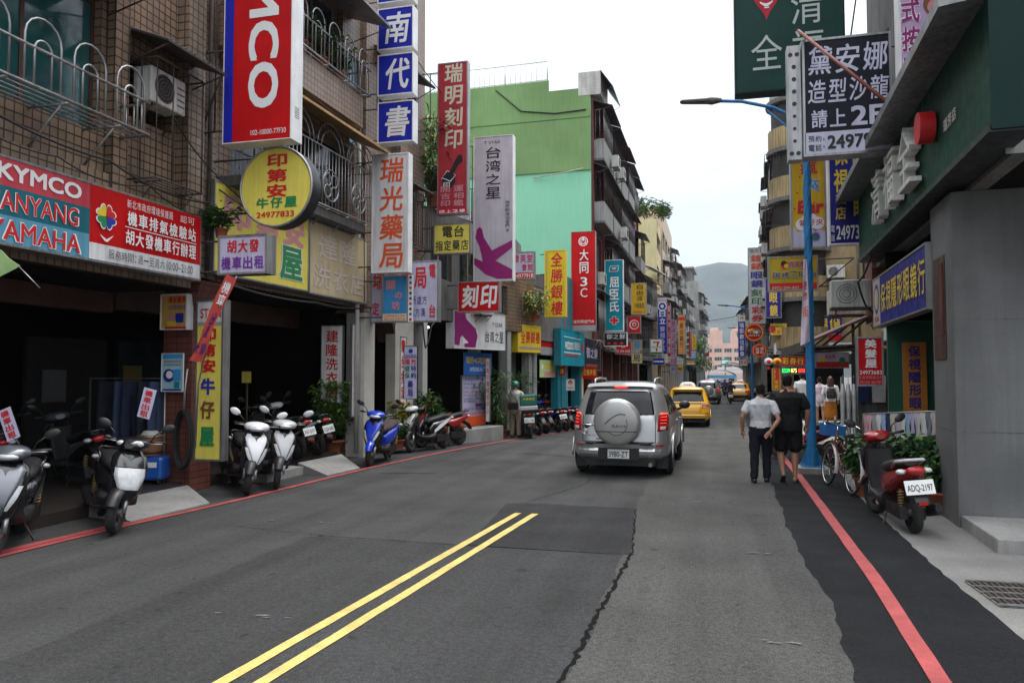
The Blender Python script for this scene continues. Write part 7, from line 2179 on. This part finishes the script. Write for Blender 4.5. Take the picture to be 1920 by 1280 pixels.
lamp_pole("second blue street lamp pole, beside the tall white clock blade", p.x, 45, at(1411, 590, 45).z + .3, (tp_.x - p.x, tp_.z + .25), rope=False)
p = at(1403, 730, 72)
tp_ = at(1364, 615, 72)
lamp_pole("third blue street lamp, its arm above the narrow blue blade", p.x + .4, 72, at(1411, 625, 72).z + .3, (tp_.x - p.x - .4, tp_.z + .25), rope=False, base=False)

# ------------------------------------------------------------------ flags and cards
def cloth(name, label, cat, quad, m, lets=None, wav=.04, nu=8, nv=16, th=.006, fw_=1, fh_=1, group=None):
    """thin waved cloth between four corners (top a, top b, bottom b, bottom a), lettering follows the cloth"""
    A, B, C_, D = [Vector(q2) for q2 in quad]
    n = (B - A).cross(D - A).normalized()
    if n.dot(Vector((0, 0, 1.8)) - A) < 0:
        n = -n
    def S(u, v, off=0.0):
        p = (A * (1 - u) + B * u) * (1 - v) + (D * (1 - u) + C_ * u) * v
        return p + n * (wav * math.sin(u * 5 + v * 6) * (v * .7 + .3) + off)
    mb = MB()
    k = nu + 1
    for off, fl in ((0.0, False), (-th, True)):
        vs = [S(i / nu, j / nv, off) for j in range(nv + 1) for i in range(k)]
        fs = [(j * k + i, j * k + i + 1, (j + 1) * k + i + 1, (j + 1) * k + i) for j in range(nv) for i in range(nu)]
        mb.add(vs, [f[::-1] for f in fs] if fl else fs, m, True)
    bd = [(i / nu, 0) for i in range(nu)] + [(1, j / nv) for j in range(nv)] + [(1 - i / nu, 1) for i in range(nu)] + [(0, 1 - j / nv) for j in range(nv)]
    for (u0, v0), (u1, v1) in zip(bd, bd[1:] + bd[:1]):
        mb.poly([S(u0, v0), S(u1, v1), S(u1, v1, -th), S(u0, v0, -th)], m)
    if lets:
        for s_, u0, u1, v0, v1, mm, way in lets:
            for i, ch in enumerate(s_):
                nn = len(s_)
                a, b_, c_, d_ = (u0, u1, v0 + (v1 - v0) * i / nn, v0 + (v1 - v0) * (i + 1) / nn) if way == "v" else (u0 + (u1 - u0) * i / nn, u0 + (u1 - u0) * (i + 1) / nn, v0, v1)
                v, f, (p0, p1, q0, q1) = glyph(ch, .02)
                for sd in (.004,):
                    mb.add([S(a + (b_ - a) * (.08 + .84 * (x - p0) / max(1e-6, p1 - p0)), c_ + (d_ - c_) * (.94 - .88 * (y - q0) / max(1e-6, q1 - q0)), sd + .0004 * c2) for x, y, c2 in v], f, mm)
    mb.v = [tuple(Vector(v) - A) for v in mb.v]
    if group:
        return single(name, label, cat, tuple(A), mb, group), A
    g = thing(name, label, cat, tuple(A), 0, group)
    part("cloth", g, mb)
    return g, A
F_flag = fabric("flag_red", (.50, .07, .055), .7, .1)
q4 = [at(425, 514, 9.2), at(443, 522, 9.2), at(374, 678, 9.05), at(353, 676, 9.05)]
g, A = cloth("rental_flag", "red feather flag with blue characters on a leaning stick", "flag", [q4[0], q4[1], q4[2], q4[3]], F_flag, [("出租", .15, .9, .42, .74, NAVY, "v"), ("胡大發", .0, 1, .78, .92, NAVY, "h"), ("機車", .15, .85, .06, .36, WHT, "v")], wav=.05)
st = [at(444, 518, 9.25), at(400, 600, 9.3), at(372, 720, 9.35), at(366, 840, 9.4)]
part("stick", g, MB().tube([Vector(s_) - A for s_ in st], .012, 6, M_steel))
q4 = [at(-40, 440, 6.2), at(2, 470, 6.2), at(34, 498, 6.2), at(-40, 545, 6.2)]
g, A = cloth("green_flag", "pale green flag corner poking in beneath the motorcycle board", "flag", q4, fabric("flag_green", (.42, .62, .26), .7, .1), [("車", .3, .6, .45, .8, ORG, "h")], wav=.02)
part("stick", g, MB().tube([at(34, 498, 6.22) - A, at(75, 540, 6.3) - A], .006, 5, M_steel))
q4 = [at(1507, 486, 14.6), at(1513, 486, 14.6), at(1519, 640, 14.6), at(1501, 648, 14.6)]
g, A = cloth("pole_banner", "white and pink vertical banner tied to the rope textured pole", "banner", q4, fabric("banner_white", (.58, .50, .58), .7, .1), [("夜市", .1, .9, .25, .5, RED, "v"), ("街", .1, .9, .55, .7, ORG, "v")], wav=.03)
part("cord", g, MB().tube([at(1510, 484, 14.6) - A, at(1513, 478, 14.85) - A], .01, 5, M_black))
for lab, px0, py0, px1, py1, Y, tl in (("rental card tilted behind the gunmetal scooter's mirror", 8, 768, 44, 828, 6.15, 22), ("rental card standing on the black scooter's mirror", 254, 724, 282, 780, 7.05, -14)):
    a, b_ = at(px0, py1, Y), at(px1, py0, Y)
    w, h = .15, b_.z - a.z
    g = sign("rental_card", "lilac white " + lab, "sign", ((a.x + b_.x) / 2 - w / 2, Y, a.z), 0, w, h, .006, F_lil, [("v", "機車出租", .14, .86, .04, .96, RED, .04)], rim=0, group="rental cards on scooters", cm=M_white)
    g.rotation_euler = (0, R(-tl), R(8))
    part("clip", g, MB().tube([(w * .5, .004, .03), (w * .5 + (.04 if tl > 0 else -.04), .02, -.12)], .008, 6, M_black))
# light box and poster on the brick pillar
g = sign("small_sign", "small orange and yellow workshop lightbox high on the brick pillar", "sign", (at(301, 590, 9.85).x, 9.85, at(330, 618, 9.85).z), 0, at(351, 590, 9.85).x - at(301, 590, 9.85).x, at(330, 551, 9.85).z - at(330, 618, 9.85).z, .14,
         F("lamp_orange", (.62, .36, .10), .1), [("h", "噴射機車", .3, .95, .72, .95, RED, .04), ("h", "全程電腦檢修", .3, .95, .55, .7, BLU, .01), ("disc", .45, .3, .06, PINK), ("rect", .58, .88, .2, .46, BLU), ("rect", .26, .6, .1, .24, YEL), ("rect", .2, .98, .02, .08, RED)], rim=.02, cm=M_white)
sign("wall_poster", "pale blue notice poster lower on the brick pillar", "poster", (at(303, 700, 9.88).x, 9.88, at(320, 734, 9.88).z), 0, at(344, 700, 9.88).x - at(303, 700, 9.88).x, at(320, 662, 9.88).z - at(320, 734, 9.88).z, .012,
     F("poster_blue", (.36, .56, .66), .05), [("rect", .05, .95, .86, .97, SKY), ("rect", .1, .9, .76, .82, GRY), ("rect", .1, .9, .68, .72, GRY), ("disc", .35, .42, .10, NAVY), ("disc", .38, .44, .06, WHT), ("rect", .55, .9, .3, .58, SKY), ("rect", .6, .85, .1, .26, TEAL), ("rect", .08, .92, .03, .07, NAVY)], rim=.008, cm=M_white)

# ------------------------------------------------------------------ workshop clutter
t = thing("pressure_washer", "blue pressure washer with a brown barrel on top", "pressure washer", (-8.2, 9.75, .15), R(15))
M_wblue = paint("washer_blue", (.012, .085, .36), .35)
part("tank", t, MB().bbox(-.24, .24, -.17, .17, .06, .42, M_wblue, .05))
part("label_plate", t, MB().box(-.02, .16, -.178, -.172, .26, .34, M_plate))
part("barrel", t, MB().cyl((-.02, 0, .43), (-.02, 0, .74), .17, .18, 18, BRN).torus((-.02, 0, .72), (0, 0, 1), .18, .015, M_steel, 20, 6).torus((-.02, 0, .48), (0, 0, 1), .175, .02, M_black, 20, 6))
part("motor", t, MB().cyl((-.02, 0, .74), (-.02, 0, .80), .14, .1, 16, M_cream))
for sx in (-.18, .18):
    part("wheel", t, MB().torus((sx, -.12, .06), (1, 0, 0), .045, .02, M_rubber, 16, 6))
t = thing("water_hose", "black hose coiled on the brick pillar hook", "hose", (-7.72, 9.92, .2))
mb = MB()
for k in range(4):
    mb.torus((.0, -.02 - .03 * k, .62), (.15, 1, .0), .36 + .02 * (k % 2), .02, M_rubber, 30, 6, M=Matrix.Translation((0, 0, .62)) @ Matrix.Diagonal((.5, 1, 1.15, 1)) @ Matrix.Translation((0, 0, -.62)))
part("coil", t, mb)
part("nozzle", t, MB().tube([(.02, -.1, 1.0), (.05, -.12, 1.35), (.09, -.12, 1.7)], .018, 6, M_steel))
p = gnd(352, 905)
t = thing("wash_basin", "cream enamel basin with a pale blue rim on the ground", "basin", (p.x, p.y + .1, .02))
rg = lambda r, zz: [(r * math.cos(a), r * math.sin(a), zz) for a in [2 * math.pi * k / 28 for k in range(28)]]
part("bowl", t, MB().loft([rg(.13, 0), rg(.2, .06), rg(.235, .13), rg(.225, .13), rg(.19, .07), rg(.12, .02)], mat("basin_cream", (.5, .42, .18), .4)))
part("rim", t, MB().torus((0, 0, .132), (0, 0, 1), .235, .009, mat("basin_rim", (.4, .6, .62), .4), 28, 6))
def slab(name, label, pts, zs, m=M_concrete):
    o = Vector((pts[0][0], pts[0][1], 0))
    top_ = [Vector((x, y, z)) - o for (x, y), z in zip(pts, zs)]
    mb = MB()
    k = len(top_)
    bot = [Vector((v.x, v.y, -.1)) for v in top_]
    mb.add(top_ + bot, [tuple(range(k)), tuple(range(k, 2 * k))[::-1]] + [(i, k + i, k + (i + 1) % k, (i + 1) % k) for i in range(k)], m)
    return single(name, label, "ramp", tuple(o), mb)
slab("concrete_ramp", "wide pale concrete ramp up to the motorcycle shop", [(-6.80, 7.75), (-6.72, 9.15), (-7.55, 9.75), (-7.62, 7.95)], [.02, .02, .15, .15])
slab("concrete_ramp", "narrow wedge shaped ramp beside the potted shrubs", [(-6.52, 12.15), (-6.45, 13.3), (-7.15, 13.9), (-7.22, 12.35)], [.02, .02, .2, .2])
slab("kerb_step", "worn concrete step in front of the laundry", [(-7.12, 11.2), (-7.08, 12.3), (-7.4, 12.4), (-7.42, 11.2)], [.14, .14, .14, .14])
# jeans on rails in the dark arcade
M_rail = M_steel
single("clothes_rail", "steel clothes rail across the dark jeans shop", "clothes rail", (-8.9, 9.9, .15), MB().tube([(-.6, 0, 0), (-.6, 0, 1.6), (.8, 0, 1.6), (.8, 0, 0)], .016, 6, M_rail))
for i in range(4, 9):
    mb = MB()
    c = mat("denim_%d" % (i % 3), ((.012, .018, .045), (.008, .01, .02), (.03, .05, .10))[i % 3], .9, bump=.3, bscale=60)
    g = thing("hanging_jeans", ["darkest", "inky", "faded", "dull", "narrow", "pale", "plain", "creased", "light edged"][i] + " denim jeans on the arcade rail", "jeans", (-10.1 + .23 * i + .05 * (i % 2), 9.9, .15), R(70 + 9 * (i % 3)), "jeans on the arcade rail")
    for sg in (-1, 1):
        mb.loft([rring(sg * .09, 0, .62, .075, .03, 10, 2.5, "z"), rring(sg * .085, 0, 1.0, .085, .035, 10, 2.5, "z"), rring(sg * .07, 0, 1.35, .09, .035, 10, 2.5, "z")], c)
    part("leg_pair", g, mb)
    part("waist", g, MB().loft([rring(0, 0, 1.33, .16, .045, 12, 3, "z"), rring(0, 0, 1.55, .15, .04, 12, 3, "z")], c))
t = thing("yellow_tag_stand", "yellow price tag on a thin wooden stand inside the jeans shop", "sign", (at(462, 800, 13.0).x, 13.0, .15))
part("stand", t, MB().tube([(0, 0, 0), (0, 0, 1.6)], .02, 6, W_wood).cyl((0, 0, 0), (0, 0, .02), .12, m=W_wood))
part("tag", t, MB().box(-.1, .1, -.03, -.02, 1.5, 1.72, F_yel))

# ------------------------------------------------------------------ bicycle, towel rail, garment rail
t = thing("bicycle", "old bicycle with white mudguards leaning by the potted plants", "bicycle", (at(1585, 905, 12.6).x, 12.15, .01))
t.rotation_euler = (Matrix.Rotation(R(10), 3, "Z") @ Matrix.Rotation(R(7), 3, "Y")).to_euler()
def bike_wheel(y):
    f = part("wheel", t, MB().torus((0, y, .33), (1, 0, 0), .31, .018, M_rubber, 36, 8))
    mb = MB().torus((0, y, .33), (1, 0, 0), .292, .01, M_chrome, 36, 6)
    for k in range(14):
        a = 2 * math.pi * k / 14
        mb.tube([(.02 * (-1) ** k, y, .33), (0, y + .29 * math.cos(a), .33 + .29 * math.sin(a))], .0022, 3, M_chrome)
    mb.cyl((-.04, y, .33), (.04, y, .33), .02, m=M_steel)
    part("spokes", f, mb)
bike_wheel(0.0)
bike_wheel(1.05)
P_bike = paint("bicycle_maroon", (.16, .02, .03))
part("frame", t, MB().tube([(0, 0, .33), (0, .42, .28), (0, .30, .78)], .016, 6, P_bike).tube([(0, 0, .33), (0, .33, .62), (0, .88, .78)], .014, 6, P_bike).tube([(0, .42, .28), (0, .86, .70)], .018, 6, P_bike).tube([(0, .84, .88), (0, 1.05, .33)], .016, 6, P_bike))
part("saddle", t, MB().loft([rring(0, .14, .86, .10, .03, 14, 2.5), rring(0, .22, .87, .11, .035, 14, 2.5), rring(0, .38, .87, .05, .025, 14, 2.5), rring(0, .44, .865, .02, .015, 14, 2.5)], M_black).tube([(0, .26, .85), (0, .30, .7)], .014, 6, M_steel))
part("handlebar", t, MB().tube([(-.27, .62, .98), (-.24, .78, 1.02), (0, .84, .98), (.24, .78, 1.02), (.27, .62, .98)], .012, 6, M_chrome).tube([(0, .84, .85), (0, .84, .98)], .014, 6, M_chrome))
for y0 in (0.0, 1.05):
    part("mudguard", t, MB().loft([[(-.03, y0 - .35 * math.cos(a), .33 + .35 * math.sin(a)), (0, y0 - .365 * math.cos(a), .33 + .365 * math.sin(a)), (.03, y0 - .35 * math.cos(a), .33 + .35 * math.sin(a))] for a in [R(-15 + 13 * k) for k in range(13)]], M_ac, caps=False, closed=False))
part("rear_rack", t, MB().tube([(-.06, -.2, .72), (-.06, .2, .74), (.06, .2, .74), (.06, -.2, .72), (-.06, -.2, .72)], .007, 5, M_steel).tube([(-.05, -.1, .72), (-.05, 0, .33)], .006, 5, M_steel))
part("front_basket", t, MB().bbox(-.17, .17, .92, 1.2, .8, 1.0, mat("basket_blue", (.02, .12, .35), .5), .01))
q = random.Random(2)
tr0, tr1 = at(1618, 776, 12.6), at(1766, 770, 11.4)
t = thing("towel_rail", "thin metal drying rail hung with towels behind the red scooter", "drying rail", (tr0.x, tr0.y, tr0.z))
d = tr1 - tr0
part("rail", t, MB().tube([(0, 0, 0), d], .01, 6, M_steel).tube([(0, 0, 0), (0, 0, -tr0.z)], .014, 6, M_iron).tube([d, (d.x, d.y, -tr0.z)], .014, 6, M_iron))
tn = ["pink", "rose", "grey", "white", "blue edged", "navy", "cream", "striped", "ivory", "sky", "lilac", "dove", "plain", "slate", "faded", "ash"]
tc_ = [(.5, .28, .33), (.55, .33, .36), (.3, .3, .32), (.6, .6, .6), (.3, .4, .55), (.03, .04, .1), (.5, .46, .38), (.45, .42, .48), (.6, .58, .52), (.25, .38, .5), (.4, .35, .5), (.45, .45, .46), (.58, .58, .57), (.16, .18, .22), (.5, .42, .42), (.38, .38, .4)]
for i in range(16):
    u = (i + .5) / 16
    c = tr0 + d * u
    e = d.normalized() * .045
    hh = q.uniform(.30, .42)
    cloth("hanging_towel", tn[i] + " towel hanging on the drying rail", "towel", [c - e, c + e, c + e * .8 + Vector((.02 * q.uniform(-1, 1), -.02, -hh)), c - e * .9 + Vector((0, .02, -hh))], fabric("towel_" + str(i), tc_[i], .95, .4), None, wav=.018, nu=4, nv=8, group="towels on the drying rail")
p = at(1592, 800, 15.6)
t = thing("garment_rail", "garment rail with clothes under clear plastic covers by the tin awning", "garment rail", (p.x, 15.6, .01))
part("rail", t, MB().tube([(-.12, 0, 0), (-.12, 0, 1.75), (.16, 0, 1.75), (.16, 0, 0)], .018, 6, M_steel))
M_poly = mat("plastic_cover", (.42, .42, .41), .25, var=.25, scale=5, bump=.5, bscale=12)
for i in range(3):
    g = thing("covered_garment", ["short garment in a cloudy plastic cover", "long garment in a cloudy plastic cover", "pale garment in a cloudy plastic cover next to the panel"][i] + " on the garment rail", "garment", (p.x - .1 + .1 * i, 15.6, .01), R(80), "covered garments on the rail")
    part("cover", g, MB().loft([rring(0, 0, .55 - .15 * (i == 1), .2, .04, 14, 2.5, "z"), rring(0, 0, 1.0, .19, .045, 14, 2.5, "z"), rring(0, 0, 1.45, .18, .05, 14, 2.5, "z"), rring(0, 0, 1.62, .08, .03, 14, 2.5, "z")], M_poly))
    part("hanger", g, MB().tube([(0, 0, 1.6), (0, 0, 1.76), (.03, 0, 1.78)], .005, 5, M_steel))
p = at(1462, 678, 36)
for i, px in enumerate((1441, 1457)):
    o = at(px, 678, 36)
    g = thing("paper_lantern", ["white and gold round lantern nearer the lottery disc", "golden round lantern with a long tassel"][i], "lantern", tuple(o))
    part("globe", g, MB().ell((0, 0, 0), .2, .2, .18, (F_white, F_gold)[i], 18, 10))
    part("mark", g, MB().ell((0, -.16, 0), .1, .05, .1, RED, 12, 8))
    part("tassel", g, MB().cyl((0, 0, -.22), (0, 0, -.34 - .5 * i), .05, .08, 8, RED).tube([(0, 0, .2), (0, 0, .7)], .01, 4, M_black))
# grate in the gutter
mb = MB().box(-.42, .75, 0, .72, 0, .006, W_dkgrey)
for k in range(24):
    mb.box(-.4 + .048 * k, -.372 + .048 * k, .02, .70, .007, .02, M_iron)
for k in range(5):
    mb.box(-.42, .75, .0 + .174 * k, .02 + .174 * k, .012, .024, M_steel)
single("drain_grate", "flat iron drain grate set in the pale gutter", "drain grate", (2.62, 6.65, .006), mb, None, (0, 0, R(2)))
# overhead cables
def cable(label, pts, r=.012, sag=.3):
    P = [Vector(p_) for p_ in pts]
    out = []
    for a, b_ in zip(P, P[1:]):
        for k in range(10):
            u = k / 10
            v = a.lerp(b_, u)
            v.z -= sag * 4 * u * (1 - u)
            out.append(v)
    out.append(P[-1])
    o = MB().tube([v - P[0] for v in out], r, 5, M_ink).build("cable")
    o.location = P[0]
    tag(o, label, "cable")
cable("black cable sagging across the pink tiles under the hooped window railing", [(-7.15, 5.2, 4.75), (-7.1, 7.6, 4.45), (-7.2, 9.7, 4.4)], .014, .12)
cable("thin black cable looping below the window railing brackets", [(-7.2, 5.3, 4.55), (-7.15, 6.9, 4.3), (-7.2, 8.4, 4.35), (-7.2, 9.7, 4.2)], .01, .12)
cable("black cable running up behind the big red blade", [(-7.1, 8.7, 5.4), (-7.2, 9.6, 4.95), (-7.3, 11.0, 4.6)], .012, .05)
cable("cable strung from the tan tower to the faded red blade", [(-7.0, 15.5, 10.2), (-6.6, 18.2, 9.2)], .012, .1)
cable("looping cables hanging at the telecom shop corner", [(-7.0, 18.0, 3.2), (-7.0, 18.2, 2.5), (-6.95, 18.5, 3.1), (-6.9, 18.9, 3.6)], .02, .1)
cable("black cable looping down over the tin awning", [(3.1, 15.0, 4.3), (2.9, 15.6, 3.6), (3.3, 16.4, 3.1), (3.6, 17, 3.25)], .02, .15)
cable("black wires bundled along the fronts under the pharmacy blade", [(-7.3, 10.2, 3.25), (-7.25, 13, 3.2), (-7.2, 15.2, 3.3), (-7.0, 18.2, 3.35)], .02, .06)
cable("loose wire hanging down beside the tall white pharmacy blade", [(-7.2, 14.9, 7.2), (-7.15, 14.85, 5.0), (-7.2, 15.0, 3.4)], .01, .0)
cable("twin cable drooping from the upper balcony to the ochre awning", [(-7.1, 10.4, 7.6), (-7.0, 12.2, 7.0), (-7.1, 14.8, 7.2)], .012, .12)
cable("cable slung between the lightbox brackets of the tan tower", [(-7.0, 14.6, 6.7), (-6.95, 16.5, 6.3), (-6.9, 18.3, 6.2)], .012, .12)
cable("black cable along the low roofs beyond the telecom shop", [(-6.3, 20.8, 5.1), (-5.7, 24.4, 4.9), (-5.0, 30, 5.2)], .02, .15)
cable("thin overhead cable crossing the street before the hills", [(-3.5, 80, 7.3), (4.6, 82, 8.3)], .03, .3)

# ------------------------------------------------------------------ far end of the street
M_can = mat("canopy_blue", (.10, .42, .66), .6, var=.08); M_canw = mat("canopy_white", (.62, .64, .64), .6, var=.1); M_tealsign = mat("road_sign_green", (.01, .22, .16), .4)
def canopy(label, l, r_, t_, b_, Y, m, dp):
    a, c = at(l, b_, Y), at(r_, t_, Y)
    g = thing("market_canopy", label, "canopy", (a.x, Y, -.25), 0, None)
    w, z0, z1 = c.x - a.x, a.z + .25, c.z + .25
    part("roof", g, MB().loft([[(w * u, y, z0 + (z1 - z0) * math.sin(math.pi * u) ** .7) for u in [k / 12 for k in range(13)]] for y in (0, dp * .5, dp)], m, caps=False, closed=False))
    mb = MB().box(0, w, -.02, .0, z0 - .5, z0, m)
    part("valance", g, mb)
    for u in (.02, .5, .98):
        part("post", g, MB().tube([(w * u, .05, 0), (w * u, .05, z0)], .05, 6, M_steel))
canopy("sky blue arched market canopy spanning the far end of the road", 1326, 1381, 694, 703, 118, M_can, 10)
canopy("long white arched market roof behind the blue canopy", 1326, 1400, 682, 694, 150, M_canw, 14)
canopy("smaller pale canopy rising behind the white market roof", 1345, 1396, 679, 688, 185, M_canw, 12)
g = blade("road_sign", "green overhead road sign before the pink building", 1352, 1366, 673, 683, 160, M_tealsign, [("rect", .1, .9, .55, .7, WHT), ("rect", .1, .6, .25, .4, WHT)], th=.1, reach=0)
part("post", g, MB().tube([(.8, .1, 0), (.8, .1, -5)], .1, 6, M_steel))
for i, px in enumerate((1322, 1329)):
    o = at(px, 689, 112)
    g = thing("round_road_sign", ["small round red rimmed road sign by the flag", "second small round red rimmed road sign"][i], "road sign", (o.x, 112, -.25))
    part("post", g, MB().tube([(0, .05, 0), (0, .05, o.z + .25)], .04, 6, M_steel))
    part("disc", g, MB().cyl((0, .0, o.z + .25), (0, -.03, o.z + .25), .34, m=RED, seg=20).cyl((0, -.031, o.z + .25), (0, -.035, o.z + .25), .25, m=WHT, seg=20))
# a van and a minibus under the canopies
for i, (px, py, cm_, lab) in enumerate(((1332, 716, P_whitecar, "white van parked at the edge of the blue canopy"), (1368, 713, P_whitecar, "white saloon under the blue canopy"))):
    p = gnd(px, py)
    VAN = [(.22, -2.0, 2.0, .74, 6), (.4, -2.1, 2.1, .85, 8), (.9, -2.08, 2.05, .85, 8), (1.0, -2.06, 1.8, .84, 8), (1.7, -1.95, 1.0, .74, 7), (1.85, -1.7, .7, .5, 4)]
    car("van" if i == 0 else "saloon_car", lab, (p.x, p.y + 1.5, gz(p.y)), R(0), VAN if i == 0 else SEDAN, cm_, ax=(-1.25, 1.3), wr=.31, lit=True, glass=(1.05, 1.6) if i == 0 else (1.0, 1.33), gw=(.66, .58), lamp=(.5, .82, .72, .9), belt=1.05 if i == 0 else .97, roofz=1.65 if i == 0 else 1.36, side_y=(-1.5, 1.0) if i == 0 else (-1.2, .9))

# ------------------------------------------------------------------ the air
hz = bpy.data.materials.new("haze_air")
hz.use_nodes = True
n_ = hz.node_tree.nodes
n_.clear()
ho = n_.new("ShaderNodeOutputMaterial")
hv = n_.new("ShaderNodeVolumePrincipled")
hv.inputs["Color"].default_value = (.82, .91, 1.0, 1)
hv.inputs["Density"].default_value = 0.00017
hv.inputs["Anisotropy"].default_value = 0.2
hz.node_tree.links.new(hv.outputs[0], ho.inputs["Volume"])
mb = MB().box(-3100, 3100, -80, 4100, -8, 420, hz)
o = mb.build("haze", kind="stuff")
tag(o, "thin pale air over the whole street", "haze")

t = thing("clothes_stall", "dim stall of folded dark clothes beneath the tin awning", "stall", (3.2, 16.9, 0))
part("back_board", t, MB().box(0, 2.2, 1.2, 1.25, 0, 2.3, W_dkgrey))
part("counter", t, MB().box(0, 2.1, .2, 1.19, 0, .8, W_wood))
for k in range(5):
    part("folded_cloth", t, MB().bbox(.1 + .4 * k, .42 + .4 * k, .3, .8, .801, .93 + .05 * (k % 3), (C_navy, C_beige, C_dk, C_bl, C_pink)[k], .02))
for k in range(6):
    part("hung_shirt", t, MB().loft([rring(.2 + .33 * k, 1.1, 1.2, .14, .05, 12, 2.5, "z"), rring(.2 + .33 * k, 1.1, 1.75, .15, .05, 12, 2.5, "z"), rring(.2 + .33 * k, 1.1, 1.9, .05, .03, 12, 2.5, "z")], (C_bl, C_wht, C_dk, C_pink, C_navy, C_post)[k]))
